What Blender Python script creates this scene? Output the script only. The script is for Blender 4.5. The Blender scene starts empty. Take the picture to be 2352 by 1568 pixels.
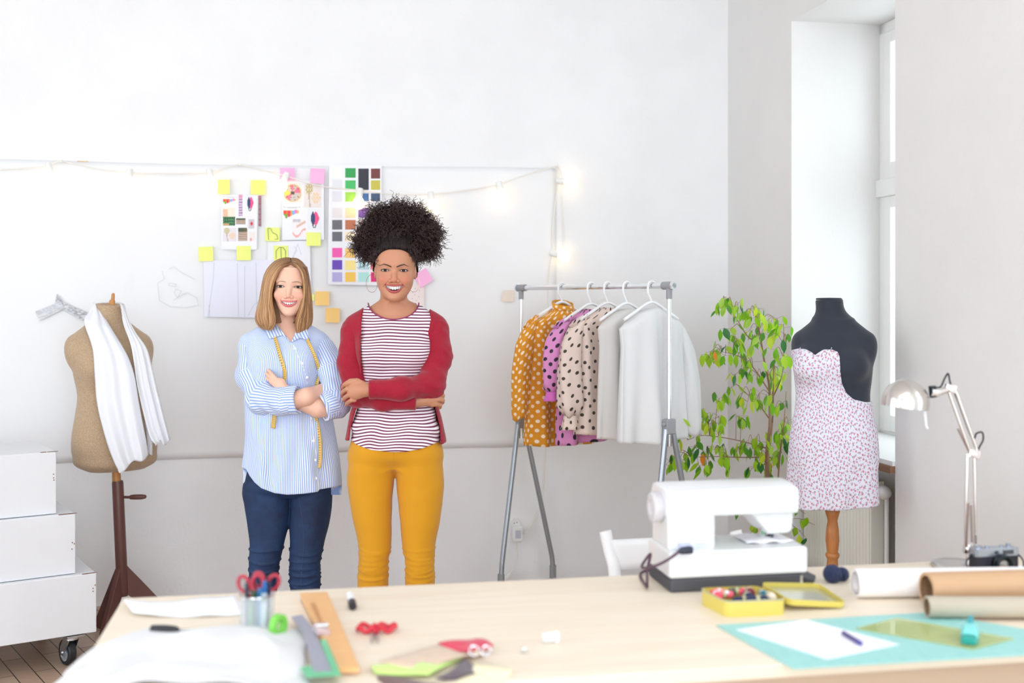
import bpy, math, random
import numpy as np
from mathutils import Vector, Matrix, Euler
random.seed(7)
RNG = np.random.default_rng(11)
C = bpy.context.scene.collection
PI = math.pi

# ---------------------------------------------------------------- camera
FPX, CX, HY, CAMZ = 2600.0, 1176.0, 690.0, 1.45
cam_d = bpy.data.cameras.new('camera'); cam = bpy.data.objects.new('camera', cam_d); C.objects.link(cam)
cam_d.sensor_width = 36.0; cam_d.lens = FPX / 2352 * 36.0
cam_d.shift_x = 0.0; cam_d.shift_y = -(784 - HY) / 2352.0
cam.location = (0, 0, CAMZ); cam.rotation_euler = (PI / 2, 0, 0)
cam_d.clip_start = 0.05; cam_d.clip_end = 100
cam_d.dof.use_dof = True; cam_d.dof.focus_distance = 4.3; cam_d.dof.aperture_fstop = 1.9
bpy.context.scene.camera = cam

# ---------------------------------------------------------------- view, world
sc = bpy.context.scene
sc.view_settings.view_transform = 'Standard'; sc.view_settings.look = 'None'
sc.view_settings.exposure = -0.26; sc.view_settings.gamma = 1.0; sc.view_settings.use_curve_mapping = False
sc.cycles.max_bounces = 10; sc.cycles.diffuse_bounces = 6; sc.cycles.transparent_max_bounces = 16
sc.cycles.caustics_reflective = False; sc.cycles.caustics_refractive = False
sc.cycles.sample_clamp_indirect = 6.0
world = bpy.data.worlds.new('overcast_sky'); sc.world = world; world.use_nodes = True
_bg = world.node_tree.nodes['Background']; _bg.inputs[0].default_value = (0.87, 0.94, 1.0, 1); _bg.inputs[1].default_value = 5.0

# room frame: origin at the far right corner, p runs left along the back wall, q runs towards the camera
C0 = np.array([1.14, 5.976]); AX = np.array([.9816, .1908]); RX = np.array([.1908, -.9816])
ROOM_YAW = math.atan2(AX[1], AX[0])
def room(p, q, z=0.0):
    v = C0 - AX * p + RX * q
    return Vector((v[0], v[1], z))

def area_light(name, loc, direction, sx, sy, power, color=(1, 1, 1)):
    l = bpy.data.lights.new(name, 'AREA'); l.shape = 'RECTANGLE'; l.size = sx; l.size_y = sy; l.energy = power; l.color = color
    o = bpy.data.objects.new(name, l); C.objects.link(o); o.location = loc
    o.rotation_euler = Vector(direction).to_track_quat('-Z', 'Y').to_euler()
    return o
ROOM_L, ROOM_P, ROOM_H = 8.6, 5.6, 3.55
# added fill lights at assumed unseen windows: behind the camera, along the right wall
for i, pc in enumerate((1.0, 2.8, 4.6)):
    area_light('fill_rear', room(pc, ROOM_L + .30, 1.6), (RX[0] * -1, RX[1] * -1, -.05), 1.5, 2.7, (64, 8, 2)[i], (.83, .93, 1.03))
for qc in (3.95, 6.1):
    area_light('fill_side', room(-.36, qc, 1.85), (-AX[0], -AX[1], -.05), 1.0, 1.95, 5, (.83, .93, 1.03))
for qc in (2.9, 5.4):
    area_light('fill_left', room(ROOM_P + .28, qc, 1.5), (AX[0], AX[1], -.10), 1.4, 2.5, 1.0, (.83, .93, 1.03))  # added fill from the unseen left side, lifts the lower back wall
# two unseen ceiling strips added as fill to brighten table and lower wall
for pc in (1.6, 3.4):
    area_light('ceiling_fill', room(pc, 4.9, ROOM_H - .12), (0, 0, -1), 1.3, .12, 15, (.90, .96, 1.0))

# ---------------------------------------------------------------- helpers
def W(px, py, Y):
    """the point seen at a pixel at depth Y in front of the camera"""
    return Vector(((px - CX) * Y / FPX, Y, CAMZ - (py - HY) * Y / FPX))
def ray_floor(px, py, z=0.0):
    s = (py - HY) / (CAMZ - z); Y = FPX / s
    return Vector(((px - CX) * Y / FPX, Y, z))
def ray_wall(px, py, off=0.0):
    """on the back wall, off metres in front of it"""
    o = C0 + RX * off; k = (px - CX) / FPX
    t = (k * o[1] - o[0]) / (-AX[0] + AX[1] * k)   # point = o - AX*t
    Y = o[1] - AX[1] * t
    return Vector((o[0] - AX[0] * t, Y, CAMZ - (py - HY) * Y / FPX))
TZ = 0.74
def ray_table(px, py, h=0.0): return ray_floor(px, py, TZ + h)

_M = {}
def _nt(name):
    m = bpy.data.materials.new(name); m.use_nodes = True
    return m, m.node_tree, m.node_tree.nodes['Principled BSDF']
def setp(b, **k):
    names = {'color': 'Base Color', 'rough': 'Roughness', 'metal': 'Metallic', 'trans': 'Transmission Weight', 'ior': 'IOR', 'alpha': 'Alpha',
             'sheen': 'Sheen Weight', 'sss': 'Subsurface Weight', 'coat': 'Coat Weight', 'emit': 'Emission Color', 'emits': 'Emission Strength', 'spec': 'Specular IOR Level'}
    for a, v in k.items():
        if a in ('color', 'emit') and len(v) == 3: v = (*v, 1)
        b.inputs[names[a]].default_value = v
def bump(nt, b, scale=200, strength=.2, dist=.002, detail=3, coord='Object', stretch=None):
    tc = nt.nodes.new('ShaderNodeTexCoord'); n = nt.nodes.new('ShaderNodeTexNoise'); bp = nt.nodes.new('ShaderNodeBump')
    n.inputs['Scale'].default_value = scale; n.inputs['Detail'].default_value = detail
    if stretch:
        mp = nt.nodes.new('ShaderNodeMapping'); mp.inputs['Scale'].default_value = stretch
        nt.links.new(tc.outputs[coord], mp.inputs[0]); nt.links.new(mp.outputs[0], n.inputs['Vector'])
    else: nt.links.new(tc.outputs[coord], n.inputs['Vector'])
    bp.inputs['Strength'].default_value = strength; bp.inputs['Distance'].default_value = dist
    nt.links.new(n.outputs['Fac'], bp.inputs['Height']); nt.links.new(bp.outputs[0], b.inputs['Normal'])
    return n, bp
def mat(name, color=(.8, .8, .8), rough=.5, metal=0, bmp=None, var=None, **k):
    """plain surface; bmp=(scale,strength[,dist]); var=(scale, colour2, contrast lo, hi) mottles the colour"""
    if name in _M: return _M[name]
    m, nt, b = _nt(name); setp(b, color=color, rough=rough, metal=metal, **k)
    if bmp: bump(nt, b, bmp[0], bmp[1], bmp[2] if len(bmp) > 2 else .002)
    if var:
        tc = nt.nodes.new('ShaderNodeTexCoord'); n = nt.nodes.new('ShaderNodeTexNoise'); r = nt.nodes.new('ShaderNodeValToRGB')
        n.inputs['Scale'].default_value = var[0]; n.inputs['Detail'].default_value = 4
        src = tc.outputs['Object']
        if len(var) > 4:
            mp = nt.nodes.new('ShaderNodeMapping'); mp.inputs['Scale'].default_value = var[4]; nt.links.new(src, mp.inputs[0]); src = mp.outputs[0]
        nt.links.new(src, n.inputs['Vector']); nt.links.new(n.outputs['Fac'], r.inputs[0]); nt.links.new(r.outputs[0], b.inputs['Base Color'])
        r.color_ramp.elements[0].position = var[2]; r.color_ramp.elements[1].position = var[3]
        r.color_ramp.elements[0].color = (*color, 1); r.color_ramp.elements[1].color = (*var[1], 1)
    _M[name] = m
    return m
def lin(r, g, b):
    f = lambda c: (c / 255 / 12.92) if c <= 10 else ((c / 255 + .055) / 1.055) ** 2.4
    return (f(r), f(g), f(b))
def mat_attr(name, rough=.5, bmp=None, **k):
    """colour comes from the mesh's own Col attribute (printed or grown colour)"""
    if name in _M: return _M[name]
    m, nt, b = _nt(name); setp(b, rough=rough, **k)
    a = nt.nodes.new('ShaderNodeAttribute'); a.attribute_name = 'Col'; nt.links.new(a.outputs['Color'], b.inputs['Base Color'])
    if bmp: bump(nt, b, bmp[0], bmp[1], bmp[2] if len(bmp) > 2 else .002)
    _M[name] = m
    return m

def tag(o, label=None, cat=None, group=None, kind=None):
    if label: o['label'] = label
    if cat: o['category'] = cat
    if group: o['group'] = group
    if kind: o['kind'] = kind
    return o
def thing(name, label, cat, loc=(0, 0, 0), rz=0.0, group=None):
    o = bpy.data.objects.new(name, None); C.objects.link(o); o.empty_display_size = .05
    o.location = loc; o.rotation_euler = (0, 0, rz)
    o['_m'] = 0; del o['_m']
    return tag(o, label, cat, group)
def rootmat(o):
    m = Matrix.LocRotScale(o.location, o.rotation_euler, o.scale)
    return (rootmat(o.parent) @ m) if o.parent else m
def link_mesh(name, me, m, parent=None, world=True, smooth=True, angle=None):
    """world=True: vertices are world coordinates; they are re-based on the parent or on the mesh's own foot"""
    o = bpy.data.objects.new(name, me); C.objects.link(o)
    if m is not None:
        for mm in (m if isinstance(m, (list, tuple)) else [m]): me.materials.append(mm)
    if world:
        if parent is not None: me.transform(rootmat(parent).inverted())
        else:
            n = len(me.vertices); co = np.empty(n * 3, np.float32); me.vertices.foreach_get('co', co); co = co.reshape(-1, 3)
            lo, hi = co.min(0), co.max(0); c = Vector(((lo[0] + hi[0]) / 2, (lo[1] + hi[1]) / 2, lo[2]))
            me.transform(Matrix.Translation(-c)); o.location = c
    if parent is not None: o.parent = parent
    if smooth:
        me.shade_smooth()
        if angle: me.set_sharp_from_angle(angle=math.radians(angle))
    return o

class MB:
    """collects shapes into one mesh"""
    def __init__(s): s.v = []; s.f = []; s.mi = []; s.cols = []; s.cur = 0; s.col = None
    def add(s, vs, fs):
        n = len(s.v); s.v += [tuple(v) for v in vs]; s.f += [tuple(n + i for i in f) for f in fs]; s.mi += [s.cur] * len(fs)
        s.cols += [s.col or (1, 1, 1)] * len(vs); return s
    def box(s, c, size, rot=None, M=None):
        hx, hy, hz = size[0] / 2, size[1] / 2, size[2] / 2
        vs = [Vector((x, y, z)) for x in (-hx, hx) for y in (-hy, hy) for z in (-hz, hz)]
        if rot is not None: R = Euler(rot).to_matrix(); vs = [R @ v for v in vs]
        vs = [v + Vector(c) for v in vs]
        if M is not None: vs = [M @ v for v in vs]
        return s.add(vs, [(0, 1, 3, 2), (4, 6, 7, 5), (0, 4, 5, 1), (2, 3, 7, 6), (0, 2, 6, 4), (1, 5, 7, 3)])
    def slab(s, poly, z0, z1, M=None):
        """polygon (x,y) counter-clockwise extruded z0..z1"""
        n = len(poly); vs = [Vector((x, y, z0)) for x, y in poly] + [Vector((x, y, z1)) for x, y in poly]
        if M is not None: vs = [M @ v for v in vs]
        return s.add(vs, [tuple(range(n - 1, -1, -1)), tuple(range(n, 2 * n))] + [(i, (i + 1) % n, n + (i + 1) % n, n + i) for i in range(n)])
    def loft(s, rings, cap=True, closed=False):
        n = len(rings[0]); vs = [v for r in rings for v in r]; fs = []
        m = len(rings)
        for i in range(m if closed else m - 1):
            a, b = i * n, ((i + 1) % m) * n
            for k in range(n): fs.append((a + k, a + (k + 1) % n, b + (k + 1) % n, b + k))
        if cap and not closed: fs.append(tuple(range(n - 1, -1, -1))); fs.append(tuple(range((m - 1) * n, m * n)))
        return s.add(vs, fs)
    def tube(s, pts, r, n=8, closed=False, cap=True):
        pts = [Vector(p) for p in pts]; m = len(pts); rs = r if isinstance(r, (list, tuple, np.ndarray)) else [r] * m
        rings = []; up = None
        for i, p in enumerate(pts):
            a = pts[(i - 1) % m] if (closed or i > 0) else pts[i]; b = pts[(i + 1) % m] if (closed or i < m - 1) else pts[i]
            t = (b - a).normalized()
            if up is None: up = t.orthogonal().normalized()
            u = (up - t * up.dot(t))
            if u.length < 1e-6: u = t.orthogonal()
            u.normalize(); up = u; w = t.cross(u)
            rings.append([p + (u * math.cos(2 * PI * k / n) + w * math.sin(2 * PI * k / n)) * rs[i] for k in range(n)])
        return s.loft(rings, cap, closed)
    def cyl(s, a, b, r, r2=None, n=20): return s.tube([a, b], [r, r if r2 is None else r2], n)
    def lathe(s, prof, n=28, M=None, cap=True):
        """prof: (r,z) pairs about the z axis"""
        rings = []
        for r, z in prof:
            ring = [Vector((r * math.cos(2 * PI * k / n), r * math.sin(2 * PI * k / n), z)) for k in range(n)]
            if M is not None: ring = [M @ v for v in ring]
            rings.append(ring)
        return s.loft(rings, cap)
    def sphere(s, c, r, n=16, m=10, M=None, sc=(1, 1, 1)):
        T = Matrix.Translation(Vector(c)) if M is None else M @ Matrix.Translation(Vector(c))
        T = T @ Matrix.Diagonal((*sc, 1))
        return s.lathe([(max(r * math.sin(PI * i / m), 1e-5), -r * math.cos(PI * i / m)) for i in range(m + 1)], n, T)
    def grid(s, fn, nu, nv, closed_u=False):
        vs = [fn(i / nu, j / nv) for j in range(nv + 1) for i in range(nu + (0 if closed_u else 1))]
        w = nu if closed_u else nu + 1; fs = []
        for j in range(nv):
            for i in range(nu): fs.append((j * w + i, j * w + (i + 1) % w, (j + 1) * w + (i + 1) % w, (j + 1) * w + i))
        return s.add(vs, fs)
    def build(s, name, m, parent=None, world=True, smooth=True, angle=35, bevel=0, seg=2, sub=0, solid=0):
        me = bpy.data.meshes.new(name); me.from_pydata([tuple(v) for v in s.v], [], s.f)
        if isinstance(m, (list, tuple)): me.polygons.foreach_set('material_index', s.mi)
        if s.col is not None:
            a = me.color_attributes.new('Col', 'FLOAT_COLOR', 'POINT'); a.data.foreach_set('color', np.array([(*c, 1) for c in s.cols], np.float32).ravel())
        o = link_mesh(name, me, m, parent, world, smooth, angle)
        if solid: md = o.modifiers.new('solid', 'SOLIDIFY'); md.thickness = solid; md.offset = 0
        if sub: md = o.modifiers.new('sub', 'SUBSURF'); md.levels = sub; md.render_levels = sub
        if bevel: md = o.modifiers.new('bevel', 'BEVEL'); md.width = bevel; md.segments = seg; md.limit_method = 'ANGLE'; md.harden_normals = True
        return o

def smooth_path(pts, n=8):
    """Catmull-Rom through the points"""
    pts = [np.array(p, float) for p in pts]; P = [2 * pts[0] - pts[1]] + pts + [2 * pts[-1] - pts[-2]]; out = []
    for i in range(1, len(P) - 2):
        for k in range(n):
            t = k / n; a, b, c, d = P[i - 1], P[i], P[i + 1], P[i + 2]
            out.append(.5 * ((2 * b) + (-a + c) * t + (2 * a - 5 * b + 4 * c - d) * t * t + (-a + 3 * b - 3 * c + d) * t ** 3))
    out.append(P[-2]); return [Vector(o) for o in out]

# ---------------------------------------------------------------- implicit surfaces -> one continuous mesh
def sm(a, b, k):
    h = np.clip(.5 + .5 * (b - a) / k, 0, 1); return b + (a - b) * h - k * h * (1 - h)
def smax(a, b, k): return -sm(-a, -b, k)
def cone(P, a, b, ra, rb):
    a = np.asarray(a, float); b = np.asarray(b, float); ab = b - a; t = np.clip(((P - a) @ ab) / (ab @ ab), 0, 1)
    return np.linalg.norm(P - a - t[:, None] * ab, axis=1) - (ra + (rb - ra) * t)
def chain(P, pts, rs, k=0):
    d = None
    for i in range(len(pts) - 1):
        e = cone(P, pts[i], pts[i + 1], rs[i], rs[i + 1]); d = e if d is None else (sm(d, e, k) if k else np.minimum(d, e))
    return d
def ell(P, c, r, R=None):
    q = P - np.asarray(c, float)
    if R is not None: q = q @ R            # R columns = local axes
    r = np.asarray(r, float); k0 = np.linalg.norm(q / r, axis=1); k1 = np.linalg.norm(q / (r * r), axis=1)
    return k0 * (k0 - 1) / np.maximum(k1, 1e-9)
def pinterp(z, zs, vs):
    """smooth interpolation of stations"""
    zs = np.asarray(zs, float); vs = np.asarray(vs, float); o = np.argsort(zs); zs = zs[o]; vs = vs[o]
    zz = np.linspace(zs[0], zs[-1], 240); m = np.gradient(vs, zs)
    i = np.clip(np.searchsorted(zs, zz) - 1, 0, len(zs) - 2); h = zs[i + 1] - zs[i]; t = (zz - zs[i]) / h
    y = (2 * t**3 - 3 * t**2 + 1) * vs[i] + (t**3 - 2 * t**2 + t) * h * m[i] + (-2 * t**3 + 3 * t**2) * vs[i + 1] + (t**3 - t**2) * h * m[i + 1]
    return np.interp(z, zz, y)
def loftd(P, st, p=2.2, grow=0.0):
    """stations (z, cx, cy, rx, ry): a body of elliptical sections"""
    st = np.asarray(st, float); z = P[:, 2]
    cx, cy, rx, ry = (pinterp(z, st[:, 0], st[:, i]) for i in (1, 2, 3, 4)); rx = np.maximum(rx + grow, .002); ry = np.maximum(ry + grow, .002)
    k = (np.abs((P[:, 0] - cx) / rx) ** p + np.abs((P[:, 1] - cy) / ry) ** p) ** (1 / p)
    q = np.sqrt(((P[:, 0] - cx) / rx**2) ** 2 + ((P[:, 1] - cy) / ry**2) ** 2) + 1e-9
    d = np.where(k > .35, (k - 1) * np.clip(k / q, 0, 4 * np.maximum(rx, ry)), -np.minimum(rx, ry) * .8)
    zl, zh = st[:, 0].min() - grow, st[:, 0].max() + grow
    return np.maximum(d, np.maximum(zl - z, z - zh))
def rot_axes(yaw=0, pitch=0, roll=0): return np.array(Euler((pitch, roll, yaw)).to_matrix())

_EDG = [(0, 1), (2, 3), (4, 5), (6, 7), (0, 2), (1, 3), (4, 6), (5, 7), (0, 4), (1, 5), (2, 6), (3, 7)]
def sdf_mesh(fn, lo, hi, h, slack=.5, newton=2, B=6):
    """surface nets over fn<0; returns verts, quads"""
    lo = np.asarray(lo, float); hi = np.asarray(hi, float)
    nb = np.maximum(1, np.ceil((hi - lo) / (h * B)).astype(int)); n = nb * B + 1
    ctr = np.stack(np.meshgrid(*[lo[i] + (np.arange(nb[i]) + .5) * B * h for i in range(3)], indexing='ij'), -1).reshape(-1, 3)
    dc = fn(ctr).reshape(nb); act = np.abs(dc) < B * h * (.87 + slack)
    V = np.full(n, 1e3, np.float32)
    coarse = np.repeat(np.repeat(np.repeat(dc, B, 0), B, 1), B, 2); V[:-1, :-1, :-1] = coarse; del coarse
    V[-1] = 1e3; V[:, -1] = 1e3; V[:, :, -1] = 1e3
    ab = np.argwhere(act); off = np.stack(np.meshgrid(*[np.arange(B + 1)] * 3, indexing='ij'), -1).reshape(-1, 3)
    for s in range(0, len(ab), 600):
        idx = (ab[s:s + 600, None, :] * B + off[None]).reshape(-1, 3)
        V[idx[:, 0], idx[:, 1], idx[:, 2]] = fn(lo + idx * h)
    S = V < 0
    cs = np.zeros(n - 1, np.int8)
    for a in (0, 1):
        for b in (0, 1):
            for c in (0, 1): cs += S[a:n[0] - 1 + a, b:n[1] - 1 + b, c:n[2] - 1 + c]
    cells = np.argwhere((cs > 0) & (cs < 8))
    cid = np.full(n - 1, -1, np.int32); cid[cells[:, 0], cells[:, 1], cells[:, 2]] = np.arange(len(cells))
    cor = np.array([(i & 1, (i >> 1) & 1, (i >> 2) & 1) for i in range(8)])
    cv = np.stack([V[cells[:, 0] + c[0], cells[:, 1] + c[1], cells[:, 2] + c[2]] for c in cor], 1)
    acc = np.zeros((len(cells), 3)); cnt = np.zeros(len(cells))
    for a, b in _EDG:
        va, vb = cv[:, a], cv[:, b]; m = (va < 0) != (vb < 0)
        t = np.where(m, va / np.where(m, va - vb, 1), 0)[:, None]
        acc += np.where(m[:, None], cor[a] + (cor[b] - cor[a]) * t, 0); cnt += m
    P = lo + (cells + acc / cnt[:, None]) * h
    F = []
    for ax in range(3):
        sl0 = [slice(None)] * 3; sl1 = [slice(None)] * 3; sl0[ax] = slice(0, -1); sl1[ax] = slice(1, None)
        e = np.argwhere(S[tuple(sl0)] != S[tuple(sl1)]); u, w = (ax + 1) % 3, (ax + 2) % 3
        e = e[(e[:, u] > 0) & (e[:, w] > 0) & (e[:, u] < n[u] - 1) & (e[:, w] < n[w] - 1)]
        ins = S[e[:, 0], e[:, 1], e[:, 2]]; q = []
        for du, dw in ((-1, -1), (0, -1), (0, 0), (-1, 0)):
            g = e.copy(); g[:, u] += du; g[:, w] += dw; q.append(cid[g[:, 0], g[:, 1], g[:, 2]])
        q = np.stack(q, 1); ok = (q >= 0).all(1); q, ins = q[ok], ins[ok]; q[~ins] = q[~ins][:, ::-1]; F.append(q)
    F = np.concatenate(F); e = h * .25
    for _ in range(newton):
        d = fn(P); g = np.stack([(fn(P + np.eye(3)[i] * e) - d) / e for i in range(3)], 1); g2 = (g * g).sum(1)
        st = np.clip(d / np.maximum(g2, .05), -h * .6, h * .6); P = P - g * st[:, None]
    return P, F
def np_mesh(name, P, F, m, parent=None, cols=None, attrs=None, smooth=True):
    me = bpy.data.meshes.new(name); me.vertices.add(len(P)); me.vertices.foreach_set('co', np.asarray(P, np.float32).ravel())
    k = F.shape[1]; me.loops.add(len(F) * k); me.loops.foreach_set('vertex_index', F.astype(np.int32).ravel())
    me.polygons.add(len(F)); me.polygons.foreach_set('loop_start', np.arange(0, len(F) * k, k, dtype=np.int32)); me.polygons.foreach_set('loop_total', np.full(len(F), k, np.int32))
    me.update(calc_edges=True); me.validate()
    if cols is not None:
        a = me.color_attributes.new('Col', 'FLOAT_COLOR', 'POINT'); a.data.foreach_set('color', np.hstack([cols, np.ones((len(cols), 1))]).astype(np.float32).ravel())
    for kk, v in (attrs or {}).items():
        v = np.asarray(v, np.float32)
        if v.ndim == 1: a = me.attributes.new(kk, 'FLOAT', 'POINT'); a.data.foreach_set('value', v)
        else: a = me.attributes.new(kk, 'FLOAT_VECTOR', 'POINT'); a.data.foreach_set('vector', v.ravel())
    return link_mesh(name, me, m, parent, True, smooth, None)
def vnoise(P, scale, seed=0):
    """cheap smooth noise: a sum of rotated sines, about -1..1"""
    r = np.random.default_rng(seed); out = np.zeros(len(P))
    for i in range(5):
        d = r.normal(size=3); d /= np.linalg.norm(d); out += np.sin(P @ d * scale * r.uniform(.6, 1.5) + r.uniform(0, 6.28) + 1.2 * np.sin(P @ np.roll(d, 1) * scale * .7 + i))
    return out / 3.2

# ================================================================ THE ROOM
def plaster(name, color, sc_=3.0, st=.12):
    m, nt, b = _nt(name); setp(b, rough=.85, spec=.3)
    tc = nt.nodes.new('ShaderNodeTexCoord'); n1 = nt.nodes.new('ShaderNodeTexNoise'); n2 = nt.nodes.new('ShaderNodeTexNoise')
    n1.inputs['Scale'].default_value = sc_; n1.inputs['Detail'].default_value = 6; n2.inputs['Scale'].default_value = 60; n2.inputs['Detail'].default_value = 5
    for n in (n1, n2): nt.links.new(tc.outputs['Object'], n.inputs['Vector'])
    r = nt.nodes.new('ShaderNodeValToRGB'); nt.links.new(n1.outputs['Fac'], r.inputs[0]); nt.links.new(r.outputs[0], b.inputs['Base Color'])
    c2 = tuple(c * .965 for c in color); r.color_ramp.elements[0].position = .35; r.color_ramp.elements[1].position = .62
    r.color_ramp.elements[0].color = (*c2, 1); r.color_ramp.elements[1].color = (*color, 1)
    ad = nt.nodes.new('ShaderNodeMath'); ad.operation = 'MULTIPLY_ADD'; ad.inputs[1].default_value = 3.0
    nt.links.new(n1.outputs['Fac'], ad.inputs[0]); nt.links.new(n2.outputs['Fac'], ad.inputs[2])
    bp = nt.nodes.new('ShaderNodeBump'); bp.inputs['Strength'].default_value = st; bp.inputs['Distance'].default_value = .01
    nt.links.new(ad.outputs[0], bp.inputs['Height']); nt.links.new(bp.outputs[0], b.inputs['Normal'])
    return m
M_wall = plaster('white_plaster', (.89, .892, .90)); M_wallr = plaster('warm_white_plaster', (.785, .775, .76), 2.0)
M_white = mat('white_paint', (.84, .84, .84), .45, bmp=(40, .05))
def struct(name, mb, m, **k): o = mb.build(name, m, None, **k); o['kind'] = 'structure'; return o
def rbox(mb, p0, p1, q0, q1, z0, z1):
    """box in room coordinates"""
    c = [room(p, q, z) for z in (z0, z1) for p, q in ((p0, q0), (p1, q0), (p1, q1), (p0, q1))]
    return mb.add(c, [(0, 1, 2, 3), (7, 6, 5, 4), (0, 4, 5, 1), (1, 5, 6, 2), (2, 6, 7, 3), (3, 7, 4, 0)])
# floor: oiled parquet boards
def parquet():
    m, nt, b = _nt('parquet'); setp(b, rough=.42)
    tc = nt.nodes.new('ShaderNodeTexCoord'); mp = nt.nodes.new('ShaderNodeMapping'); mp.inputs['Rotation'].default_value = (0, 0, .95)
    br = nt.nodes.new('ShaderNodeTexBrick'); nt.links.new(tc.outputs['Object'], mp.inputs[0]); nt.links.new(mp.outputs[0], br.inputs['Vector'])
    br.inputs['Scale'].default_value = 1.0; br.inputs['Brick Width'].default_value = .42; br.inputs['Row Height'].default_value = .075; br.inputs['Mortar Size'].default_value = .0022
    br.inputs['Color1'].default_value = (*lin(216, 188, 164), 1); br.inputs['Color2'].default_value = (*lin(192, 162, 138), 1); br.inputs['Mortar'].default_value = (*lin(70, 50, 40), 1)
    n = nt.nodes.new('ShaderNodeTexNoise'); n.inputs['Scale'].default_value = 9; n.inputs['Detail'].default_value = 6; mp2 = nt.nodes.new('ShaderNodeMapping'); mp2.inputs['Scale'].default_value = (1, 8, 1); mp2.inputs['Rotation'].default_value = (0, 0, .95)
    nt.links.new(tc.outputs['Object'], mp2.inputs[0]); nt.links.new(mp2.outputs[0], n.inputs['Vector'])
    mx = nt.nodes.new('ShaderNodeMixRGB'); mx.blend_type = 'MULTIPLY'; mx.inputs[0].default_value = .35
    nt.links.new(br.outputs['Color'], mx.inputs[1]); nt.links.new(n.outputs['Fac'], mx.inputs[2]); nt.links.new(mx.outputs[0], b.inputs['Base Color'])
    bp = nt.nodes.new('ShaderNodeBump'); bp.inputs['Strength'].default_value = .3; bp.inputs['Distance'].default_value = .002; nt.links.new(br.outputs['Fac'], bp.inputs['Height']); bp.invert = True; nt.links.new(bp.outputs[0], b.inputs['Normal'])
    return m
mb = MB(); rbox(mb, -.6, ROOM_P + .2, -.2, ROOM_L + .3, -.12, 0); struct('floor', mb, parquet(), smooth=False)
mb = MB(); rbox(mb, -.6, ROOM_P + .2, -.2, ROOM_L + .3, ROOM_H, ROOM_H + .15); struct('ceiling', mb, M_wall, smooth=False)
mb = MB(); rbox(mb, -.6, ROOM_P + .2, -.2, 0, 0, ROOM_H); struct('wall_back', mb, M_wall, smooth=False)
mb = MB(); q = 0.0
for a, b_ in ((2.15, 3.65), (4.65, 6.15)):  # unseen openings added to let the left fill in
    rbox(mb, ROOM_P, ROOM_P + .2, q, a, 0, ROOM_H); rbox(mb, ROOM_P, ROOM_P + .2, a, b_, 0, .2); rbox(mb, ROOM_P, ROOM_P + .2, a, b_, 2.85, ROOM_H); q = b_
rbox(mb, ROOM_P, ROOM_P + .2, q, ROOM_L, 0, ROOM_H); struct('wall_left', mb, M_wall, smooth=False)
# right wall, .6 thick, with three deep window openings, the last two assumed for the side fill
WIN = [(.7745, 1.6877), (3.4, 4.5), (5.55, 6.65)]; HEAD, SILL = 2.738, .80
mb = MB(); q = 0.0
for a, b_ in WIN:
    rbox(mb, -.6, 0, q, a, 0, ROOM_H); rbox(mb, -.6, 0, a, b_, HEAD, ROOM_H); q = b_
rbox(mb, -.6, 0, q, ROOM_L, 0, ROOM_H)
for a, b_ in WIN[1:]: rbox(mb, -.6, 0, a, b_, 0, SILL)
rbox(mb, -.6, -.22, WIN[0][0], WIN[0][1], 0, SILL)          # parapet behind the radiator niche
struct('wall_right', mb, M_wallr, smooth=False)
# rear wall behind the camera with three tall openings added for the rear fill
mb = MB(); q = 0.0
for pc in (1.0, 2.8, 4.6):
    rbox(mb, q, pc - .8, ROOM_L, ROOM_L + .25, 0, ROOM_H); rbox(mb, pc - .8, pc + .8, ROOM_L, ROOM_L + .25, 0, .2); rbox(mb, pc - .8, pc + .8, ROOM_L, ROOM_L + .25, 3.0, ROOM_H); q = pc + .8
rbox(mb, q, ROOM_P, ROOM_L, ROOM_L + .25, 0, ROOM_H); struct('wall_rear', mb, M_wall, smooth=False)

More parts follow.
